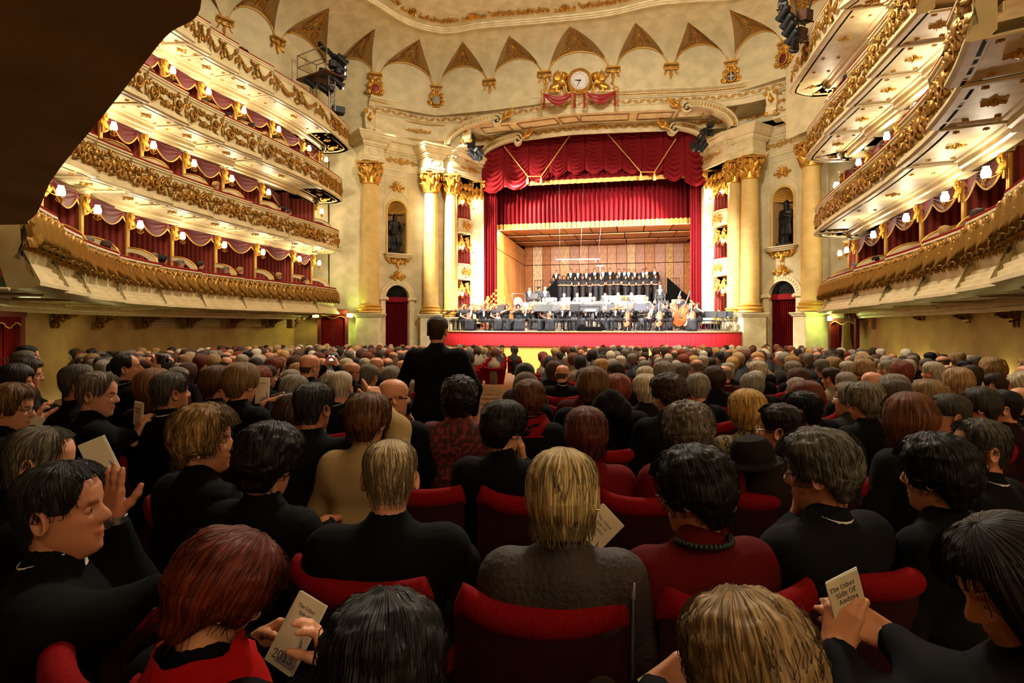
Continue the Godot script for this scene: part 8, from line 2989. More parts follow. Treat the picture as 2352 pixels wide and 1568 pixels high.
# ---------- seats ----------
var seat_parts := {}
func make_seat_meshes() -> void:
	var top := MB.new()
	var n := 21
	var rs := []
	for i in n:
		var u := i / (n - 1.0) * 2 - 1
		var e := maxf(0.0, absf(u) - 0.9) / 0.1
		var y := 0.875 + 0.030 * (absf(u) ** 2.0) + 0.012 * bump(u, -0.85, 0.15) - 0.035 * e * e
		var z := 0.225 - 0.060 * u * u
		var r := PackedVector3Array()
		var s := 1.0 - 0.55 * e * e
		for k in 14:
			var a := TAU * k / 14
			r.append(Vector3(u * 0.252, y + sin(a) * 0.045 * s, z + cos(a) * 0.038 * s))
		rs.append(r)
	top.rings(rs, true, false, -1.0)
	top.fan(rs[0], true)
	top.fan(rs[n - 1], false)
	var g := PackedVector3Array()
	for j in 8:
		for i in 9:
			var u := i / 8.0 * 2 - 1
			var v := j / 7.0
			g.append(Vector3(u * 0.235, lerpf(0.50, 0.87, v), 0.13 + 0.075 * v - 0.055 * u * u - 0.03 * sin(PI * v) * (1 - u * u)))
	top.grid(g, 9, 8)
	seat_parts.backrest = top.mesh()
	var back := MB.new()
	g = PackedVector3Array()
	for j in 8:
		for i in 9:
			var u := i / 8.0 * 2 - 1
			var v := j / 7.0
			g.append(Vector3(u * 0.248, lerpf(0.16, 0.875, v), 0.175 + 0.075 * v - 0.06 * u * u + 0.02 * sin(PI * v)))
	back.grid(g, 9, 8, false, false, true)
	for s in [-1.0, 1.0]:
		var e := PackedVector3Array()
		for j in 8:
			var v := j / 7.0
			e.append(Vector3(s * 0.248, lerpf(0.16, 0.875, v), 0.115 + 0.075 * v + 0.02 * sin(PI * v)))
			e.append(Vector3(s * 0.238, lerpf(0.16, 0.875, v), 0.07 + 0.08 * v))
		back.grid(e, 2, 8, false, false, s < 0)
	seat_parts.back_panel = back.mesh()
	var cu := MB.new()
	cu.box(Vector3(0, 0.44, -0.07), Vector3(0.47, 0.11, 0.45), Basis.IDENTITY, 0.035)
	seat_parts.seat_cushion = cu.mesh()
	var ar := MB.new()
	ar.box(Vector3(0, 0.635, -0.08), Vector3(0.06, 0.05, 0.36), Basis(Vector3.RIGHT, 0.05), 0.02)
	seat_parts.armrest = ar.mesh()
	var pn := MB.new()
	var o := PackedVector2Array([Vector2(0.20, 0.03), Vector2(0.20, 0.62), Vector2(-0.22, 0.61), Vector2(-0.24, 0.50), Vector2(-0.12, 0.30), Vector2(-0.16, 0.03)])
	pn.prism(o, 0.035, Transform3D(Basis(Vector3.BACK, Vector3.UP, Vector3.LEFT), Vector3(0.0175, 0, 0)))
	seat_parts.side_panel = pn.mesh()
func seat(t: Transform3D, label: String, group: String, both := false) -> Node3D:
	var o := thing("theatre_seat", label, "seat", Vector3.ZERO, 0, group)
	o.transform = t
	part("backrest", seat_parts.backrest, M.red_velvet, o)
	part("back_panel", seat_parts.back_panel, M.seat_shell, o)
	part("seat_cushion", seat_parts.seat_cushion, M.red_velvet, o)
	for s in ([-1.0, 1.0] if both else [1.0]):
		var at := Transform3D(Basis.IDENTITY, Vector3(0.262 * s, 0, 0))
		part("armrest", seat_parts.armrest, M.red_velvet, o, at)
		part("side_panel", seat_parts.side_panel, M.seat_shell, o, at)
	return o
# ---------- rows: arcs that bend towards the stage at both ends ----------
const ROWS := [0.55, 1.56, 2.62, 3.72, 4.80, 5.90, 7.0, 8.1, 9.2, 10.3, 11.4, 12.5, 13.6, 14.7, 15.8, 16.9, 18.0, 19.1, 20.2, 21.3]
func row_depth(k: int, x: float) -> float:
	return sqrt(ROWS[k] * ROWS[k] + 1.13 * x * x) - 0.18 * x
func row_place(k: int, x: float) -> Transform3D:
	var d := row_depth(k, x)
	var s := (row_depth(k, x + 0.05) - row_depth(k, x - 0.05)) / 0.1
	d += 0.22
	return Transform3D(Basis(Vector3.UP, atan(s) * 0.75), Vector3(x, floor_at(-d), -d))
const TOPS := [["black", Color(0.022, 0.021, 0.022)], ["charcoal", Color(0.05, 0.05, 0.055)], ["dark blue", Color(0.025, 0.03, 0.055)], ["dark brown", Color(0.07, 0.045, 0.03)], ["grey", Color(0.16, 0.155, 0.15)], ["dark red", Color(0.22, 0.02, 0.03)], ["beige", Color(0.50, 0.43, 0.33)]]
const MEN := [["white-haired", "short", Color(0.78, 0.73, 0.64), 0.0], ["grey-haired", "short", Color(0.42, 0.39, 0.35), 0.0], ["dark-haired", "short", Color(0.09, 0.065, 0.05), 0.0], ["balding", "cropped", Color(0.50, 0.46, 0.40), 0.70], ["bald", "cropped", Color(0.36, 0.30, 0.25), 0.52], ["silver-haired", "receding", Color(0.62, 0.58, 0.52), 0.0], ["brown-haired", "short", Color(0.20, 0.13, 0.08), 0.0]]
const WOMEN := [["blond", "bob_short", Color(0.72, 0.54, 0.30), 0.0], ["auburn", "bob_short", Color(0.40, 0.17, 0.07), 0.0], ["brown-haired", "layered", Color(0.24, 0.14, 0.08), 0.0], ["white-haired", "layered", Color(0.80, 0.75, 0.64), 0.0], ["curly-haired", "curly", Color(0.30, 0.18, 0.10), 0.0], ["black-haired", "bob", Color(0.05, 0.038, 0.032), 0.0], ["long-haired", "long", Color(0.30, 0.17, 0.09), 0.0], ["fair curly-haired", "curly", Color(0.66, 0.52, 0.34), 0.0], ["red-haired", "wavy", Color(0.48, 0.19, 0.06), 0.0], ["grey-haired", "bob_short", Color(0.52, 0.48, 0.43), 0.0]]
func seat_pose(k: int, woman: bool) -> Pose:
	var p := Pose.new()
	p.wide = 0.88 if woman else 1.05
	p.lean = [0.0, 0.08, 0.16][k % 3]
	if k == 2:
		p.re = Vector3(0.27, 0.72, -0.12); p.rw = Vector3(0.10, 1.02, -0.22); p.rh = "cheek"; p.rd = Vector3(-0.2, 1, 0.1); p.rp = Vector3(-0.3, 0, 0.9)
	return p
var placed := []
func near_any(v: Vector3, r: float) -> bool:
	for q in placed:
		if Vector2(q.x - v.x, q.z - v.z).length() < r: return true
	return false
# someone whose head the photograph shows at (x, y), at depth d
func sitter(called_key: String, x: float, y: float, d: float, turn: float, look_turn: float, nod: float, look: Dictionary, label: String, opt := {}) -> Node3D:
	var p := Pose.new()
	p.wide = opt.get("wide", 0.9 if opt.get("woman", false) else 1.06)
	p.lean = opt.get("lean", 0.04)
	var s: float = opt.get("size", 1.0)
	var head_at := P(x, y, d)
	var b := Basis(Vector3.UP, turn) * Basis.from_scale(Vector3.ONE * s)
	var hf := head_frame(p, look_turn, nod, opt.get("tilt", 0.0))
	var t := Transform3D(b, head_at - b * hf.origin)
	var inv := t.affine_inverse()
	for k in ["le", "lw", "re", "rw"]:
		if opt.has(k): p.set(k, inv * P(opt[k][0], opt[k][1], opt[k][2]))
	for k in ["lh", "rh"]:
		if opt.has(k): p.set(k, opt[k])
	for k in ["ld", "lp", "rd", "rp"]:
		if opt.has(k): p.set(k, (b.inverse() * opt[k]).normalized())
	var o := person("near_" + called_key, p, hf, opt.get("lod", 2), look, label)
	o.transform = t
	placed.append(Vector3(head_at.x, 0, head_at.z))
	if opt.get("lod", 2) == 2 and opt.get("strands", 260) > 0:
		var st := part("loose_hair", strands(look.hair, opt.get("strands", 260), int(x)), hair_mat(look.hair_color), o, hf)
		st.set_meta("kind", "stuff")
	o.set_meta("frame", hf)
	return o
func leaflet(at: Vector3, up: Vector3, face: Vector3, s: float, label: String, words: Array) -> void:
	var o := thing("programme_leaflet", label, "leaflet")
	o.transform = Transform3D(Basis(up.cross(face).normalized(), up.normalized(), up.cross(face).normalized().cross(up.normalized())), at)
	var m := MB.new()
	m.box(Vector3(0, 0, 0), Vector3(0.105, 0.205, 0.003) * s, Basis.IDENTITY)
	part("cover", m, M.paper, o)
	var i2 := MB.new()
	i2.box(Vector3(0.004, 0.002, -0.004) * s, Vector3(0.105, 0.205, 0.003) * s, Basis(Vector3.UP, 0.04))
	part("inner_leaf", i2, M.white_cloth, o)
	var pr := MB.new()
	pr.prism(PackedVector2Array([Vector2(-0.02, -0.09), Vector2(0.05, -0.09), Vector2(0.05, -0.03), Vector2(0.03, 0.0), Vector2(0.035, -0.04), Vector2(0.0, -0.05)]), 0.0006, Transform3D(Basis.from_scale(Vector3.ONE * s), Vector3(0, 0, 0.0016 * s)))
	part("printed_shape", pr, M.print_grey, o)
	for w in words:
		var t := TextMesh.new()
		t.text = w[0]
		t.font = serif()
		t.font_size = 32
		t.pixel_size = w[3] * s / 32.0
		t.depth = 0.0006
		part("lettering", t, M.ink, o, Transform3D(Basis(Vector3.BACK, w[4] if w.size() > 4 else 0.0), Vector3(w[1], w[2], 0.002) * s))
func audience() -> void:
	mat("print_grey", Color(0.55, 0.50, 0.52), 0.8)
	make_seat_meshes()
	near_people()
	# the seats and everyone else, row by row
	var g := RandomNumberGenerator.new()
	g.seed = 4242
	var n_seat := 0
	var n_person := 0
	var rest_seats := []
	var rest := MB.new()
	rest.tinted = true
	var proto := {}
	for k in ROWS.size():
		var total := 0
		var x := -0.30 if k > 0 else -0.55
		var xs := []
		for dir in [1.0, -1.0]:
			x = 0.10 if dir > 0 else 0.10
			var lim := 30
			while lim > 0 and absf(x) < 10.5:
				if dir < 0 or x > 0.11 or true:
					if not (dir < 0 and x > 0.05): xs.append(x)
				var t := row_place(k, x)
				x += dir * 0.525 * maxf(0.45, cos(atan((row_depth(k, x + 0.05) - row_depth(k, x - 0.05)) / 0.1)))
				lim -= 1
		xs.sort()
		var seats_in := []
		for q in xs:
			var d := row_depth(k, q)
			var aisle := -0.70 + 0.11 * (d - 5.0)
			if k >= 4 and absf(q - aisle) < 0.62: continue
			var la := -1.95 - 0.62 * (k - 1)
			if k >= 1 and k < 6 and absf(q - la) < 0.34: continue
			if k == 0 and (q > -0.45 and q < 0.2): continue
			if k == 0 and (q < -1.75 or q > 1.35): continue
			if d > 23.6: continue
			# stay inside the side walls, an aisle's width away
			var wl := -9.6 + maxf(0, 12.0 - d) * 0.25
			var wr := 8.0 + clampf((d - 8.0) * 0.22, 0, 3.2)
			if q < wl or q > wr: continue
			if k == 1 and q < -3.6: continue
			seats_in.append(q)
		for i in seats_in.size():
			var q: float = seats_in[i]
			var t := row_place(k, q)
			var first: bool = i == 0 or seats_in[i] - seats_in[i - 1] > 0.7
			var rname := "row %s" % ["closest to the camera", "two, counted from the camera", "three, counted from the camera", "four, counted from the camera", "five, counted from the camera", "six, counted from the camera"][mini(k, 5)] if k < 6 else "%s row before the stage" % ORD[ROWS.size() - 1 - k]
			var on_screen := absf(1176.0 + LENS * t.origin.x / -t.origin.z - 1176.0) < 1300.0
			if not on_screen: continue
			if n_seat < 300:
				seat(t, "red velvet seat with dark back, %s from the left, %s" % [ORD[mini(i, 41)], rname], "red stalls seats", first)
				n_seat += 1
			else:
				rest_seats.append(t)
			var at := t * Vector3(0, 0, 0.0)
			if near_any(at, 0.42 if k < 4 else 0.36): continue
			if k == 0: continue
			if k == 1 and q > -2.0: continue
			if k in [2, 3] and q > -1.3 and q < 1.9 and g.randf() < 0.75: continue
			if g.randf() < 0.07: continue
			var woman := g.randf() < 0.5
			var hs: Array = WOMEN[g.randi() % WOMEN.size()] if woman else MEN[g.randi() % MEN.size()]
			var tp: Array = TOPS[[0, 0, 0, 1, 1, 2, 3, 4, 5, 6][g.randi() % 10]]
			var pk: int = [0, 0, 1, 1, 2][g.randi() % 5]
			var p := seat_pose(pk, woman)
			var yaw: float = [-0.7, -0.35, -0.12, 0.0, 0.12, 0.35, 0.7][g.randi() % 7]
			var hf := head_frame(p, yaw, [0.0, 0.15, 0.3][g.randi() % 3])
			var tt := t.translated_local(Vector3(g.randf_range(-0.04, 0.04), g.randf_range(-0.05, 0.07), g.randf_range(-0.03, 0.02)))
			tt.basis = tt.basis * Basis(Vector3.UP, g.randf_range(-0.15, 0.15))
			if n_person < 200:
				var lod := 1 if -t.origin.z < 8.5 else 0
				var look := {"hair": hs[1], "hair_color": hs[2], "open": hs[3], "top": cloth(tp[1]), "skin": g.randi() % 5, "glasses": lod == 1 and g.randf() < 0.25, "collar": not woman and g.randf() < 0.6, "top_name": "top" if woman else "jacket", "old": hs[0].contains("white") or hs[0].contains("grey")}
				var o := person("aud%d_%s" % [pk, woman], p, hf, lod, look, "%s %s in %s, %s from the left, %s" % [hs[0], "woman" if woman else "man", tp[0], ORD[mini(i, 41)], rname], "person", "seated audience")
				o.transform = tt
				n_person += 1
			else:
				var key := "%s_%.2f" % [hs[1], hs[3]]
				if not proto.has(key): proto[key] = hair_shape(hs[1], 12, 6, hs[3])
				if not proto.has("head"):
					var hm := MB.new()
					head(hm, Transform3D.IDENTITY, 10, 8, false)
					proto["head"] = hm
					var bm := MB.new()
					bm.tube(PackedVector3Array([Vector3(0, 0.45, 0.02), Vector3(0, 0.70, 0.03), Vector3(0, 0.88, 0.05), Vector3(0, 0.97, 0.06), Vector3(0, 1.02, 0.06), Vector3(0, 1.12, 0.04)]), PackedFloat32Array([0.22, 0.22, 0.24, 0.22, 0.12, 0.06]), 10, 0.6, Vector3.RIGHT)
					proto["torso"] = bm
				for z in [["head", skins[g.randi() % 5], tt * hf], [key, hs[2], tt * hf], ["torso", tp[1], tt]]:
					var src: MB = proto[z[0]]
					var c: Color = (z[1] as Color).srgb_to_linear()
					var n0 := rest.v.size()
					rest.put(src, z[2])
					for v in range(n0, rest.v.size()): rest.col[v] = c
	var cm := mat("crowd_cloth", Color.WHITE, 0.75)
	cm.vertex_color_use_as_albedo = true
	var cr := solo("audience_crowd", rest, cm, "seated crowd of small heads filling the front rows before the stage", "crowd")
	cr.set_meta("kind", "stuff")
	var mm := MultiMesh.new()
	mm.transform_format = MultiMesh.TRANSFORM_3D
	mm.mesh = seat_parts.backrest
	mm.instance_count = rest_seats.size()
	for i in rest_seats.size(): mm.set_instance_transform(i, rest_seats[i])
	var mi := MultiMeshInstance3D.new()
	mi.multimesh = mm
	mi.material_override = M.red_velvet
	mi.name = "front_row_seats"
	add_child(mi)
	tag(mi, "red seat tops of the front rows between the crowd", "seats")
	mi.set_meta("kind", "stuff")
	print("seats ", n_seat, " rest ", rest_seats.size(), " people ", n_person)
# ---------- the people close to the camera ----------
func L(hair: String, hc: Color, top: Color, more := {}) -> Dictionary:
	var d := {"hair": hair, "hair_color": hc, "top": cloth(top)}
	d.merge(more, true)
	return d
func near_people() -> void:
	var blk := Color(0.018, 0.018, 0.020)
	var drk := Color(0.035, 0.034, 0.038)
	var grey := Color(0.42, 0.385, 0.34)
	var wht := Color(0.80, 0.72, 0.56)
	# textures of two patterned tops
	var pat := Image.create(64, 64, false, Image.FORMAT_RGB8)
	for y in 64:
		for x in 64:
			var w := 0.5 + 0.22 * sin(TAU * y / 32.0)
			var u := fmod(x / 32.0, 1.0)
			var on := absf(u - w) < 0.10 or absf(u - (1.0 - w)) < 0.10
			pat.set_pixel(x, y, Color(0.09, 0.07, 0.05) if on else Color(0.46, 0.39, 0.26))
	tri_tex(mat("cable_knit", Color.WHITE, 0.9), tex(pat), Vector3.ONE * 9.0)
	var spots := ramp_img(noise_img(96, 96, 0.06, 2, 31), Color(0.16, 0.035, 0.04), Color(0.42, 0.10, 0.08), 0.45, 0.58)
	tri_tex(mat("burgundy_pattern", Color.WHITE, 0.9), tex(spots), Vector3.ONE * 4.0)
	var emb := mat("brown_brocade", Color(0.155, 0.095, 0.075), 0.75)
	var ni := noise_img(128, 128, 0.05, 2, 33)
	ni.bump_map_to_normal_map(3.0)
	emb.normal_enabled = true
	emb.normal_texture = tex(ni)
	emb.uv1_triplanar = true
	emb.uv1_scale = Vector3.ONE * 7.0
	# --- nearest row
	var o := sitter("redhead", 512, 1365, 1.30, -0.55, -0.35, 0.55, L("bouffant", Color(0.40, 0.13, 0.05), blk, {"skin": 1}), "red-haired woman in a red scarf reading a leaflet, bottom left", {"woman": true, "lean": 0.10, "size": 0.94, "le": [470, 1600, 1.55], "lw": [590, 1470, 1.60], "lh": "hold", "ld": Vector3(0.8, 0.3, -0.1), "lp": Vector3(0.1, -0.3, 0.9), "re": [690, 1640, 1.28], "rw": [745, 1525, 1.36], "rh": "hold", "rd": Vector3(-0.15, 0.95, 0.1), "rp": Vector3(-0.8, 0.0, 0.4)})
	var sc := MB.new()
	var sp := PackedVector3Array()
	for j in 9:
		for i in 25:
			var a := TAU * i / 24
			var v := j / 8.0
			var r := 0.085 + 0.07 * v + 0.008 * sin(a * 5 + v * 9)
			sp.append(Vector3(sin(a) * r * 1.15, 1.10 - 0.12 * v - 0.02 * cos(a) + 0.012 * sin(v * 14 + a * 2), 0.02 + cos(a) * r * 0.95))
	sc.grid(sp, 25, 9)
	part("scarf", sc, cloth(Color(0.62, 0.035, 0.02)), o)
	leaflet(P(678, 1452, 1.47), Vector3(0.40, 0.85, -0.3), Vector3(-0.25, 0.4, 0.88), 0.86, "open programme leaflet with handwritten 2013 held by the red-haired woman", [["The Other", 0.0, 0.07, 0.014], ["Side Of", 0.004, 0.052, 0.014], ["Andrea", 0.008, 0.034, 0.014], ["2013", 0.0, -0.07, 0.034, 0.12]])
	o = sitter("leftman", 148, 1172, 1.54, -1.05, -0.30, -0.02, L("short", Color(0.20, 0.185, 0.165), blk, {"collar": true, "skin": 2, "old": true}), "grey-haired man in suit and ochre tie, in profile at left, one hand raised", {"le": [312, 1345, 1.78], "lw": [262, 1190, 1.72], "lh": "open", "ld": Vector3(-0.06, 1, 0.05), "lp": Vector3(0.1, 0.1, -1), "re": [250, 1420, 1.45], "rw": [365, 1345, 1.52], "rh": "rest", "rd": Vector3(0.9, 0.15, -0.2), "rp": Vector3(0, -1, 0.1)})
	var tie := MB.new()
	tie.prism(PackedVector2Array([Vector2(-0.018, 1.04), Vector2(0.018, 1.04), Vector2(0.035, 0.70), Vector2(0.0, 0.64), Vector2(-0.035, 0.70)]), -0.015, Transform3D(Basis(Vector3.RIGHT, 0.16), Vector3(0, 0.0, 0.06)))
	part("tie", tie, cloth(Color(0.42, 0.22, 0.04)), o)
	var sf := MB.new()
	sf.prism(PackedVector2Array([Vector2(-0.055, 1.05), Vector2(0.055, 1.05), Vector2(0.0, 0.74)]), -0.012, Transform3D(Basis(Vector3.RIGHT, 0.16), Vector3(0, 0.0, 0.066)))
	part("shirt_front", sf, M.white_cloth, o)
	var wt := MB.new()
	wt.lathe([Vector2(0.030, -0.012), Vector2(0.034, -0.010), Vector2(0.034, 0.010), Vector2(0.030, 0.012)], 16)
	wt.lathe([Vector2(0.0, 0.006), Vector2(0.019, 0.006), Vector2(0.020, -0.004)], 14, Transform3D(Basis(Vector3.RIGHT, PI / 2), Vector3(0, 0, 0.036)))
	solo("wrist_watch", wt, M.steel, "steel wrist watch on the raised arm of the grey-haired man", "watch", Transform3D(Basis.IDENTITY, P(263, 1192, 1.715)))
	leaflet(P(232, 1062, 1.74), Vector3(-0.36, 0.9, 0.1), Vector3(0.1, 0.15, 1.0), 0.72, "cream leaflet held up in a raised hand at the left edge", [])
	sitter("leftbald", 95, 1062, 1.98, -0.9, -0.2, 0.25, L("receding", Color(0.46, 0.42, 0.35), blk, {"skin": 3, "old": true}), "older man with receding white hair behind the raised hand at left", {})
	sitter("bottomdark", 880, 1568, 0.98, 0.1, 0.0, 0.25, L("layered", Color(0.055, 0.035, 0.028), blk), "dark-haired woman cut off by the bottom edge, only her hair showing", {"woman": true})
	o = sitter("bottomblond", 1726, 1562, 0.99, 0.15, 0.1, 0.35, L("layered", Color(0.62, 0.50, 0.33), blk), "blond-haired woman with tousled hair at the bottom edge holding a leaflet", {"woman": true, "strands": 420, "le": [1530, 1680, 1.1], "lw": [1500, 1585, 1.2], "lh": "hold", "ld": Vector3(0.8, 0.3, -0.2), "lp": Vector3(0.2, -0.3, -0.8)})
	leaflet(P(1552, 1556, 1.22), Vector3(0.85, 0.4, -0.25), Vector3(-0.1, 0.6, 0.75), 0.72, "leaflet with grey print held low by the tousled blond woman", [])
	o = sitter("bottomright", 2330, 1345, 1.16, 0.95, 0.45, 0.5, L("long", Color(0.085, 0.045, 0.03), Color(0.06, 0.06, 0.075), {"skin": 1}), "woman with long dark hair bent over a leaflet at lower right", {"woman": true, "lean": 0.2, "le": [2010, 1640, 1.15], "lw": [1918, 1490, 1.28], "lh": "hold", "ld": Vector3(0.35, 0.85, -0.2), "lp": Vector3(0.6, 0.1, -0.6), "re": [2190, 1590, 1.12], "rw": [2040, 1460, 1.28], "rh": "hold", "rd": Vector3(-0.85, 0.4, -0.15), "rp": Vector3(-0.2, -0.2, -0.8)})
	leaflet(P(1952, 1400, 1.30), Vector3(-0.28, 0.9, 0.1), Vector3(0.1, 0.25, 0.95), 0.83, "white programme leaflet with dark lettering held between red-nailed fingers", [["The Other", -0.006, 0.075, 0.017], ["Side Of", 0.0, 0.054, 0.019], ["Andrea", 0.004, 0.033, 0.018]])
	# --- first full row
	sitter("whiteman", 896, 1098, 1.86, 0.05, 0.05, 0.12, L("cropped", Color(0.80, 0.70, 0.52), blk, {"skin": 3, "old": true}), "white-haired man in black jacket seen from behind, left of the pale bob", {"strands": 500, "re": [1060, 1290, 2.0], "rw": [1000, 1225, 2.3]})
	o = sitter("whitebob", 1292, 1142, 1.68, -0.05, -0.08, 0.15, L("bob", Color(0.80, 0.69, 0.47), blk, {"top": M.brown_brocade}), "pale blond bobbed woman in brown brocade jacket, nearest in the middle", {"woman": true, "strands": 700, "wide": 0.94})
	var pin := MB.new()
	for i in 3: pin.tube(PackedVector3Array([Vector3.ZERO, Vector3(cos(i * 2.1), sin(i * 2.1), 0.2) * 0.013]), 0.0015, 4)
	part("hair_pin", pin, M.gold_leaf, o, Transform3D(Basis.IDENTITY, Vector3(0.085, 1.19, 0.13)))
	leaflet(P(1362, 1226, 2.05), Vector3(0.72, 0.62, -0.2), Vector3(-0.1, 0.35, 0.9), 1.0, "programme leaflet beside the chin of the pale bobbed woman", [["The Other", 0.0, 0.06, 0.014], ["Side Of", 0.0, 0.042, 0.014], ["Andrea", 0.0, 0.024, 0.014]])
	o = sitter("redjacket", 1592, 1132, 1.76, 0.22, 0.70, 0.2, L("layered", Color(0.075, 0.05, 0.042), Color(0.30, 0.012, 0.02), {"glasses": true, "skin": 2}), "dark-haired woman in red jacket and glasses turned to the left", {"woman": true, "wide": 1.0, "strands": 420})
	var nk := MB.new()
	for i in 20:
		var a := PI * (i / 19.0) - PI / 2
		nk.ball(Vector3(sin(a) * 0.085, 1.065 + 0.0 * i, 0.06 + cos(a) * 0.075), Vector3.ONE * 0.011, 6, 4)
	part("bead_necklace", nk, M.black, o)
	sitter("handcheek", 1880, 1086, 1.88, 0.42, 0.45, 0.15, L("wavy", Color(0.36, 0.34, 0.30), Color(0.045, 0.045, 0.047), {"glasses": true, "dark_rims": true, "skin": 2, "old": true, "collar": true}), "grey wavy-haired man with glasses resting his cheek on his hand", {"strands": 420, "le": [1790, 1260, 1.95], "lw": [1828, 1190, 1.98], "lh": "cheek", "ld": Vector3(0.15, 0.95, -0.15), "lp": Vector3(0.85, 0, 0.4)})
	sitter("darkright", 2150, 1092, 1.96, 0.5, 0.1, 0.1, L("layered", Color(0.04, 0.022, 0.018), blk), "woman with very dark hair in black, in front of the right profile man", {"woman": true})
	sitter("rightprofile", 2248, 1032, 2.45, 0.55, 0.75, 0.05, L("short", Color(0.33, 0.31, 0.28), blk, {"glasses": true, "collar": true, "skin": 2, "old": true}), "grey-haired man with glasses in profile near the right edge", {"size": 1.0})
	o = sitter("blondprofile", 472, 1012, 2.24, -0.55, -0.75, 0.05, L("layered", Color(0.62, 0.48, 0.27), blk, {"skin": 1}), "blond woman in black coat and pearl earring in profile, left", {"woman": true, "strands": 600})
	var ear := MB.new()
	ear.ball(Vector3.ZERO, Vector3.ONE * 0.006, 8, 6)
	part("pearl_earring", ear, M.white_cloth, o, (o.get_meta("frame") as Transform3D) * Transform3D(Basis.IDENTITY, Vector3(0.088, -0.045, 0.0)))
	sitter("maroon", 618, 1062, 2.06, -0.3, 0.0, 0.2, L("layered", Color(0.085, 0.03, 0.028), blk), "woman with dark maroon hair in black beside the blond profile", {"woman": true, "rw": [752, 1195, 2.4]})
	# --- second row
	sitter("greyman", 722, 938, 2.92, -0.12, -0.15, 0.05, L("short", Color(0.24, 0.225, 0.205), drk, {"skin": 2, "old": true}), "man with thick dark grey hair in dark jacket before the red side panel", {"strands": 300})
	o = sitter("pointing", 846, 968, 2.78, -0.15, -0.15, 0.1, L("bob_short", Color(0.40, 0.25, 0.12), Color(0.60, 0.50, 0.33), {"skin": 1}), "woman in cream top raising her arm and pointing ahead", {"woman": true, "strands": 420, "re": [915, 985, 2.85], "rw": [872, 925, 2.98], "rh": "point", "rd": Vector3(-0.45, 0.75, -0.2), "rp": Vector3(-0.7, -0.3, -0.5)})
	sitter("cheekwoman", 1158, 985, 2.80, -0.28, -0.45, 0.12, L("bob_short", Color(0.085, 0.055, 0.04), blk, {"glasses": true, "skin": 1}), "dark-haired woman with glasses, cheek in her red-nailed hand", {"woman": true, "wide": 1.0, "strands": 300, "re": [1240, 1110, 2.85], "rw": [1200, 1058, 2.9], "rh": "cheek", "rd": Vector3(-0.12, 0.95, 0.0), "rp": Vector3(-0.9, 0, 0.3)})
	sitter("auburnred", 1346, 1000, 2.80, 0.02, 0.0, 0.1, L("bob", Color(0.36, 0.15, 0.055), Color(0.36, 0.012, 0.02)), "auburn bobbed woman in bright red jacket in the middle", {"woman": true, "strands": 300})
	o = sitter("curlygrey", 1580, 992, 2.74, 0.1, 0.1, 0.1, L("curly", Color(0.42, 0.37, 0.30), Color(0.36, 0.015, 0.025)), "curly grey-haired woman in red with a cream hood", {"woman": true, "wide": 1.02, "strands": 300})
	var hd := MB.new()
	var hp := PackedVector3Array()
	for j in 8:
		for i in 21:
			var a := PI * 1.5 * (i / 20.0) - PI * 0.75
			var v := j / 7.0
			hp.append(Vector3(sin(a) * (0.10 + 0.11 * v), 1.06 - 0.20 * v + 0.02 * sin(v * 9.0 + a * 3.0), 0.05 + cos(a) * (0.09 + 0.085 * v)))
	hd.grid(hp, 21, 8)
	part("hood", hd, cloth(Color(0.62, 0.52, 0.36)), o)
	sitter("brownman", 1790, 988, 2.84, 0.35, 0.55, 0.05, L("short", Color(0.15, 0.095, 0.06), Color(0.13, 0.075, 0.055), {"glasses": true, "skin": 0}), "brown-haired man with glasses and brown jacket in profile", {"strands": 260})
	sitter("longblond", 2086, 962, 2.94, 0.3, 0.05, 0.05, L("long", Color(0.44, 0.25, 0.11), Color(0.06, 0.06, 0.055)), "woman with long reddish blond wavy hair in dark grey", {"woman": true, "strands": 500})
	sitter("rightglasses", 2178, 956, 3.30, 0.45, 0.8, 0.05, L("short", Color(0.24, 0.225, 0.20), blk, {"glasses": true, "collar": true, "skin": 2}), "dark grey-haired man with gold glasses in profile behind the long blond hair", {"lod": 1})
	# --- third row
	sitter("baldright", 905, 912, 3.62, -0.35, -0.7, 0.1, L("cropped", Color(0.20, 0.14, 0.10), blk, {"open": 0.50, "skin": 0}), "bald man in black turned to the right, by the pointing hand", {"strands": 0})
	sitter("curlybrown", 1055, 916, 3.62, 0.0, 0.0, 0.05, L("curly", Color(0.12, 0.065, 0.04), blk, {"top": M.burgundy_pattern, "top_name": "top"}), "woman with bushy brown curls in burgundy patterned top", {"woman": true, "wide": 1.0, "strands": 300})
	o = sitter("scarfbob", 1216, 920, 3.72, 0.0, 0.0, 0.05, L("bob_short", Color(0.38, 0.20, 0.09), blk), "light auburn bobbed woman in black with red scarf", {"woman": true, "lod": 2, "strands": 200})
	var s2 := MB.new()
	s2.put(sc, Transform3D.IDENTITY)
	part("scarf", s2, cloth(Color(0.42, 0.02, 0.03)), o)
	sitter("highlights", 1362, 888, 3.95, -0.05, -0.1, 0.05, L("bob", Color(0.42, 0.28, 0.14), blk), "woman with wide streaked brown bob in black coat", {"woman": true, "wide": 1.08, "strands": 200})
	var fh := MB.new()
	for i in 40:
		var u := i / 39.0
		fh.ball(P(lerpf(1372, 1428, u), 948 - 26 * sin(PI * u), 3.72) + Vector3(0, 0.02 * sin(i * 2.4), 0.03 * cos(i * 1.7)), Vector3.ONE * (0.06 + 0.012 * sin(i * 3.1)), 8, 6)
	solo("fur_hood", fh, cloth(Color(0.07, 0.065, 0.065)), "dark grey fluffy hood of a coat over a seat back, middle", "coat")
	sitter("ginger", 1418, 900, 4.35, 0.0, 0.0, 0.05, L("bob_short", Color(0.48, 0.19, 0.05), blk), "ginger bobbed woman beside the streaked bob", {"woman": true, "lod": 1})
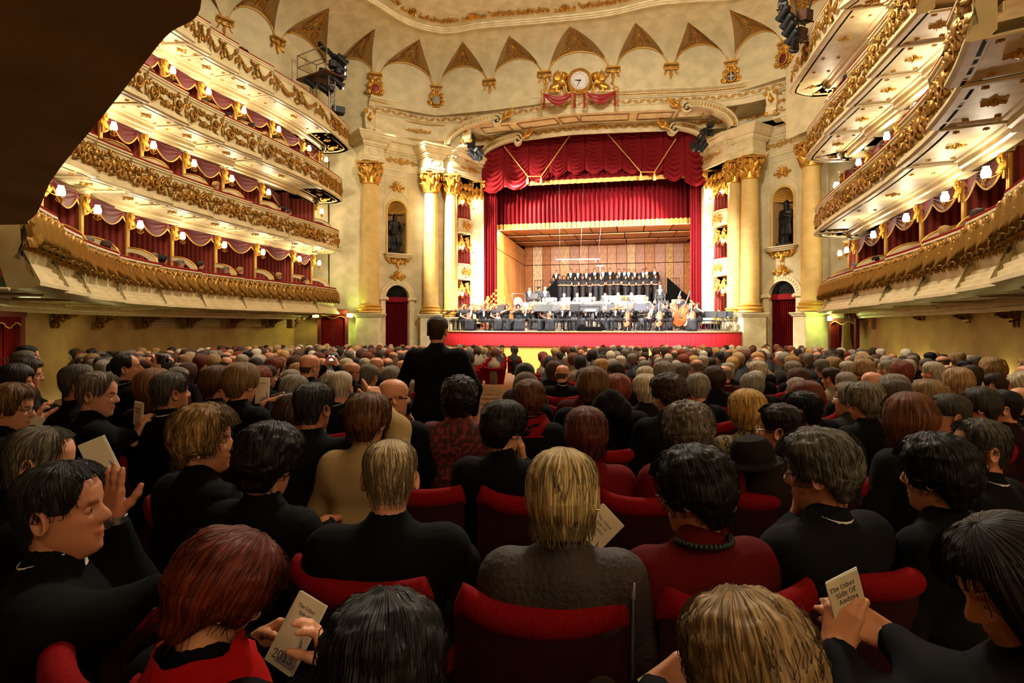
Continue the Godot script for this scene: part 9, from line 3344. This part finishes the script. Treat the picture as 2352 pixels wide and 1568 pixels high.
	sitter("wavybrown", 1534, 908, 3.75, 0.1, 0.3, 0.1, L("wavy", Color(0.22, 0.14, 0.085), blk, {"skin": 1}), "woman with wavy brown hair in black turned slightly left", {"woman": true, "strands": 200})
	sitter("cardigan", 1716, 945, 3.56, 0.15, 0.05, 0.05, L("bob", Color(0.80, 0.62, 0.32), blk, {"top": M.cable_knit, "top_name": "cardigan"}), "blond woman in dark and tan cable patterned cardigan", {"woman": true, "wide": 1.0, "strands": 300})
	o = sitter("creamscarf", 1842, 946, 3.60, 0.3, 0.45, 0.05, L("short", Color(0.045, 0.03, 0.028), Color(0.03, 0.03, 0.045), {"glasses": true, "skin": 1}), "short dark-haired woman with a shiny cream scarf", {"woman": true})
	var s3 := MB.new()
	s3.put(sc, Transform3D(Basis.IDENTITY, Vector3(0, 0.02, 0)))
	part("scarf", s3, cloth(Color(0.55, 0.47, 0.33)), o)
	sitter("greylace", 1986, 925, 3.75, 0.25, 0.1, 0.0, L("bob_short", Color(0.46, 0.42, 0.35), blk), "grey bobbed woman in black lace beside the resting hand", {"woman": true, "strands": 200})
	sitter("handface", 2052, 915, 3.90, 0.35, 0.2, 0.1, L("short", Color(0.32, 0.28, 0.23), blk, {"collar": true}), "man with faded brown hair holding a hand to his face, right", {"lod": 1, "le": [2010, 985, 3.95], "lw": [2030, 945, 4.0], "lh": "fist", "ld": Vector3(0.4, 0.8, 0)})
	sitter("curlyfair", 2130, 918, 4.10, 0.3, 0.1, 0.0, L("curly", Color(0.56, 0.44, 0.28), blk), "woman with fair tight curls in black, right", {"woman": true, "lod": 1})
	sitter("edgegrey", 2250, 935, 4.0, 0.4, 0.4, 0.05, L("bob_short", Color(0.20, 0.19, 0.17), drk, {"glasses": true}), "woman with dark grey bob and glasses near the right edge", {"woman": true, "lod": 1})
	sitter("edgedark", 2302, 938, 4.0, 0.4, 0.5, 0.05, L("short", Color(0.07, 0.06, 0.055), Color(0.12, 0.03, 0.035), {"glasses": true}), "dark-haired person with glasses and dark red top, right edge", {"lod": 1})
	sitter("edgebald", 2343, 925, 4.3, 0.4, 0.7, 0.0, L("cropped", Color(0.30, 0.27, 0.23), blk, {"open": 0.62, "collar": true}), "bald man in profile at the very right edge", {"lod": 1})
	# --- left block
	sitter("suitman", 395, 902, 3.52, -0.35, -0.25, 0.0, L("short", Color(0.36, 0.34, 0.31), blk, {"collar": true, "skin": 2}), "man with trimmed grey hair in dark suit beside long blond hair, left", {"strands": 200})
	sitter("leftlong", 356, 892, 3.85, -0.35, -0.1, 0.0, L("long", Color(0.52, 0.35, 0.17), Color(0.13, 0.02, 0.04)), "woman with long straight blond hair, left of the trimmed grey man", {"woman": true, "lod": 1})
	sitter("stoutman", 226, 906, 3.30, -0.75, -0.55, 0.15, L("short", Color(0.55, 0.50, 0.43), blk, {"skin": 3, "old": true}), "stout white-haired man in profile holding a leaflet upright", {"wide": 1.16, "strands": 200, "re": [262, 1010, 3.3], "rw": [312, 1000, 3.42], "rh": "hold", "rd": Vector3(0.3, 0.9, -0.1), "rp": Vector3(0.5, 0, -0.6)})
	leaflet(P(316, 960, 3.46), Vector3(0.06, 1, 0.0), Vector3(-0.5, 0.1, 0.8), 0.95, "folded leaflet held upright by the stout white-haired man", [["The Other", 0.0, 0.06, 0.015], ["Side Of", 0.0, 0.04, 0.015]])
	sitter("behindstout", 183, 884, 3.62, -0.6, -0.3, 0.05, L("short", Color(0.34, 0.31, 0.27), drk, {"glasses": true}), "grey-haired man half hidden behind the stout man", {"lod": 1})
	sitter("leftblond", 28, 938, 3.15, -0.9, -0.35, 0.15, L("bob_short", Color(0.50, 0.36, 0.20), blk, {"glasses": true, "dark_rims": true, "collar": true, "skin": 1}), "blond woman with dark glasses at the left edge holding a card", {"woman": true, "strands": 160, "rw": [85, 975, 3.25], "rh": "hold", "rd": Vector3(0.2, 0.9, 0), "rp": Vector3(0.7, 0, -0.5)})
	var cd := MB.new()
	cd.box(Vector3.ZERO, Vector3(0.13, 0.085, 0.003))
	solo("white_card", cd, M.paper, "small white card in the hand of the blond woman at the left edge", "card", Transform3D(Basis(Vector3(0.2, 1, 0.3).normalized(), 0.5) * Basis(Vector3.BACK, -0.7), P(66, 965, 3.2)))
	var lr := [[35, 880, 4.1, "bob", Color(0.12, 0.06, 0.04)], [62, 862, 4.6, "layered", Color(0.20, 0.12, 0.07)], [58, 838, 5.2, "short", Color(0.42, 0.38, 0.33)], [64, 822, 6.0, "short", Color(0.06, 0.05, 0.045)]]
	for i in 4: sitter("wallrow%d" % i, lr[i][0], lr[i][1], lr[i][2], -0.9, -0.1, 0.1, L(lr[i][3], lr[i][4], blk, {"glasses": i == 1}), "person in dark clothes by the left wall, %s behind the blond woman with glasses" % ORD[i], {"lod": 1})
	sitter("camerawoman", 556, 882, 3.70, -0.25, -0.15, 0.1, L("bob_short", Color(0.50, 0.38, 0.21), blk), "woman with short fair hair lowering a small silver camera", {"woman": true, "lod": 1, "rw": [620, 922, 3.95], "rh": "grip", "rd": Vector3(0.8, 0.4, -0.2)})
	var cam := MB.new()
	cam.box(Vector3.ZERO, Vector3(0.10, 0.055, 0.022), Basis.IDENTITY, 0.006)
	cam.lathe([Vector2(0.02, 0), Vector2(0.02, 0.02), Vector2(0.0, 0.022)], 12, Transform3D(Basis(Vector3.RIGHT, -PI / 2), Vector3.ZERO))
	solo("compact_camera", cam, M.steel, "small silver compact camera held out by the short fair-haired woman", "camera", Transform3D(Basis(Vector3.BACK, 0.25), P(640, 911, 3.98)))
	leaflet(P(602, 897, 4.0), Vector3(0.05, 1, 0), Vector3(0, 0.2, 1), 0.9, "narrow leaflet held up before the short fair-haired woman", [["The Other", 0.0, 0.06, 0.014]])
	sitter("brownbob2", 500, 884, 4.10, -0.25, -0.4, 0.1, L("bob_short", Color(0.36, 0.23, 0.12), blk, {"glasses": true}), "brown bobbed woman with glasses left of the camera holder", {"woman": true, "lod": 1})
	sitter("phonebald", 712, 842, 5.3, -0.15, -0.4, 0.1, L("cropped", Color(0.3, 0.26, 0.22), blk, {"open": 0.48}), "bald man filming with a raised lit phone", {"lod": 1, "le": [700, 880, 5.4], "lw": [748, 842, 5.6], "lh": "grip", "ld": Vector3(0.3, 0.9, 0), "re": [800, 880, 5.4], "rw": [776, 842, 5.6], "rh": "grip", "rd": Vector3(-0.3, 0.9, 0)})
	var ph := thing("mobile_phone", "lit phone screen raised by the bald man, left of the standing man", "phone")
	ph.transform = Transform3D(Basis.IDENTITY, P(762, 822, 5.62))
	var pb := MB.new()
	pb.box(Vector3.ZERO, Vector3(0.115, 0.065, 0.01), Basis.IDENTITY, 0.004)
	part("case", pb, M.black, ph)
	var ps := MB.new()
	ps.box(Vector3(0, 0, 0.006), Vector3(0.055, 0.05, 0.002))
	part("screen", ps, M.screen_glow, ph)
	sitter("photographer", 292, 846, 4.6, -0.6, -0.4, -0.1, L("receding", Color(0.10, 0.075, 0.06), blk, {"collar": true}), "dark-haired man leaning back to photograph with a black camera, left", {"lod": 1, "re": [340, 880, 4.6], "rw": [362, 846, 4.7], "rh": "grip", "rd": Vector3(-0.1, 1, 0)})
	var c2 := MB.new()
	c2.box(Vector3.ZERO, Vector3(0.12, 0.08, 0.05), Basis.IDENTITY, 0.01)
	c2.lathe([Vector2(0.03, 0), Vector2(0.032, 0.06), Vector2(0.0, 0.062)], 12, Transform3D(Basis(Vector3.RIGHT, -PI / 2), Vector3.ZERO))
	solo("black_camera", c2, M.black, "black camera lifted by the dark-haired photographer, left", "camera", Transform3D(Basis(Vector3.UP, -0.6), P(366, 824, 4.7)))
	# --- the man standing in the middle aisle
	var p := Pose.new()
	p.sit = false
	p.wide = 1.12
	p.le = Vector3(-0.33, 1.12, 0.04); p.lw = Vector3(-0.30, 0.88, -0.08); p.ld = Vector3(0, -1, -0.15)
	p.re = Vector3(0.33, 1.12, 0.04); p.rw = Vector3(0.30, 0.88, -0.08); p.rd = Vector3(0, -1, -0.15)
	var hf := head_frame(p, -0.05, 0.1)
	var sm := person("standing", p, hf, 2, {"hair": "short", "hair_color": Color(0.22, 0.15, 0.08), "top": cloth(blk), "skin": 0}, "man in black coat standing in the middle aisle, seen from behind")
	var at := P(1006, 762, 5.0)
	sm.transform = Transform3D(Basis(Vector3.UP, -0.1).scaled(Vector3.ONE * 1.02), at - hf.origin * 1.02)
	placed.append(Vector3(at.x, 0, at.z))
	# --- brown hat and folded coats over seat backs
	var ht := MB.new()
	ht.lathe([Vector2(0.15, 0.0), Vector2(0.145, 0.012), Vector2(0.10, 0.02), Vector2(0.095, 0.08), Vector2(0.07, 0.115), Vector2(0, 0.12)], 24)
	solo("brown_hat", ht, cloth(Color(0.09, 0.07, 0.05)), "brown felt hat beside the brown-jacketed man", "hat", Transform3D(Basis(Vector3.BACK, 0.15), P(1730, 1062, 2.66)))
	var st := thing("walking_stick", "black stick with chrome tip hooked between two seats, nearest row", "stick")
	var sk := MB.new()
	sk.tube(PackedVector3Array([P(1454, 1372, 1.50), P(1450, 1560, 1.42)]), 0.008, 8)
	part("shaft", sk, M.black, st)
	var tp := MB.new()
	tp.tube(PackedVector3Array([P(1457, 1338, 1.51), P(1454, 1375, 1.50)]), PackedFloat32Array([0.004, 0.010]), 8)
	part("chrome_tip", tp, M.steel, st)
# ---------- people in the boxes ----------
func box_people() -> void:
	# side, tier, x, how far behind the rail, hair, colour, clothes, woman, words
	var q := [
		["L", 0, 204, 0.5, "short", 2, 0, false, "dark-haired man low behind the rail"], ["L", 0, 244, 0.4, "bob", 5, 0, true, "woman bent low behind the rail"], ["L", 0, 352, 0.35, "short", 2, 5, false, "grey-haired man in bright red jumper leaning over"], ["L", 0, 374, 0.4, "bob", 1, 0, true, "black-haired woman beside the red jumper"], ["L", 0, 414, 0.6, "short", 2, 4, false, "grey head beyond the red jumper pair"], ["L", 0, 459, 0.3, "bob_short", 0, 0, true, "dark-haired woman upright at the rail"],
		["L", 0, 520, 0.5, "short", 2, 1, false, "grey-haired man looking towards the stage"], ["L", 0, 552, 0.25, "bob_short", 4, 0, true, "blond woman leaning on the rail"], ["L", 0, 622, 0.4, "bob", 0, 0, true, "dark-haired woman bent towards a fur hat"], ["L", 0, 640, 0.3, "layered", 4, 0, true, "pale-hatted woman with her arm over the rail"], ["L", 0, 698, 0.4, "bob_short", 3, 1, true, "auburn woman near the balcony end"], ["L", 0, 712, 0.35, "bob", 1, 5, true, "dark-haired woman in red near the balcony end"], ["L", 0, 740, 0.3, "cropped", 2, 0, false, "bald man at the balcony tip"],
		["L", 1, 466, 0.4, "bob", 1, 0, true, "black-haired woman at the rail"], ["L", 1, 495, 0.3, "bob_short", 4, 6, true, "fair woman raising her hands"], ["L", 1, 640, 0.4, "short", 1, 1, false, "man in grey with folded arms"], ["L", 1, 652, 0.35, "bob", 1, 0, true, "black-haired woman turned to the stage"], ["L", 1, 664, 0.5, "bob_short", 5, 0, true, "brown-haired woman low at the rail"], ["L", 1, 720, 0.4, "bob", 5, 0, true, "brown-haired woman at the far end"],
		["L", 2, 527, 0.4, "short", 1, 6, false, "black-haired man in beige"], ["L", 2, 578, 0.35, "bob", 1, 0, true, "woman with black hair in profile"], ["L", 2, 608, 0.5, "bob_short", 4, 6, true, "fair woman in the middle box"], ["L", 2, 693, 0.5, "short", 2, 0, false, "grey-haired man at the far box"], ["L", 3, 521, 0.5, "short", 2, 1, false, "grey head above the garlands"], ["L", 3, 553, 0.5, "bob", 3, 5, true, "two-toned red figure above the garlands"], ["L", 3, 562, 0.5, "bob", 1, 0, true, "dark head above the garlands"],
		["R", 0, 1963, 0.3, "short", 2, 0, false, "grey-haired man reading at the rail end"], ["R", 0, 2012, 0.5, "short", 1, 0, false, "dark-haired man standing and bending to a neighbour"], ["R", 0, 2002, 0.35, "bob", 5, 0, true, "brown-haired woman under the bending man"], ["R", 0, 2146, 0.5, "bob_short", 4, 6, true, "fair woman beside the scrolled wing"], ["R", 0, 2170, 0.4, "layered", 4, 0, true, "blond woman with a hand at her chin"], ["R", 0, 2248, 0.35, "bob", 5, 0, true, "brown-haired woman reading a paper"], ["R", 0, 2277, 0.6, "bob_short", 4, 0, true, "blond head behind the reading woman"],
		["R", 2, 1948, 0.2, "layered", 1, 0, true, "black-haired woman leaning out over the rail"], ["R", 2, 1921, 0.4, "bob", 3, 1, true, "auburn woman behind the rail"]]
	for e in q:
		var t: Tier = tiers[e[0]][e[1]]
		var s := t.find(e[2], -e[3])
		var pos := t.off(s, -e[3])
		var o := t.out(s)
		var p := seat_pose(1, e[7])
		var yaw := -0.9 if e[0] == "L" else 0.9
		if e[4] == "cropped": p.lean = 0.05
		var hf := head_frame(p, yaw, 0.15)
		var tp: Array = TOPS[e[6]]
		var look := {"hair": e[4], "hair_color": HAIRS[e[5]][1], "top": cloth(tp[1] if e[6] != 5 else Color(0.55, 0.02, 0.03)), "skin": e[5], "open": 0.55 if e[4] == "cropped" else 0.0, "top_name": "top" if e[7] else "jacket", "legs": M.matt_black}
		var n := person("aud1_%s" % e[7], p, hf, 1 if e[1] == 0 else 0, look, "%s, %s %s tier" % [e[8], TIER_NAMES[e[1]], "left" if e[0] == "L" else "right"], "person", "box audience", false)
		n.transform = Transform3D(Basis(o.cross(Vector3.UP) * -1.0, Vector3.UP, -o), Vector3(pos.x, t.y - 0.93, pos.z))
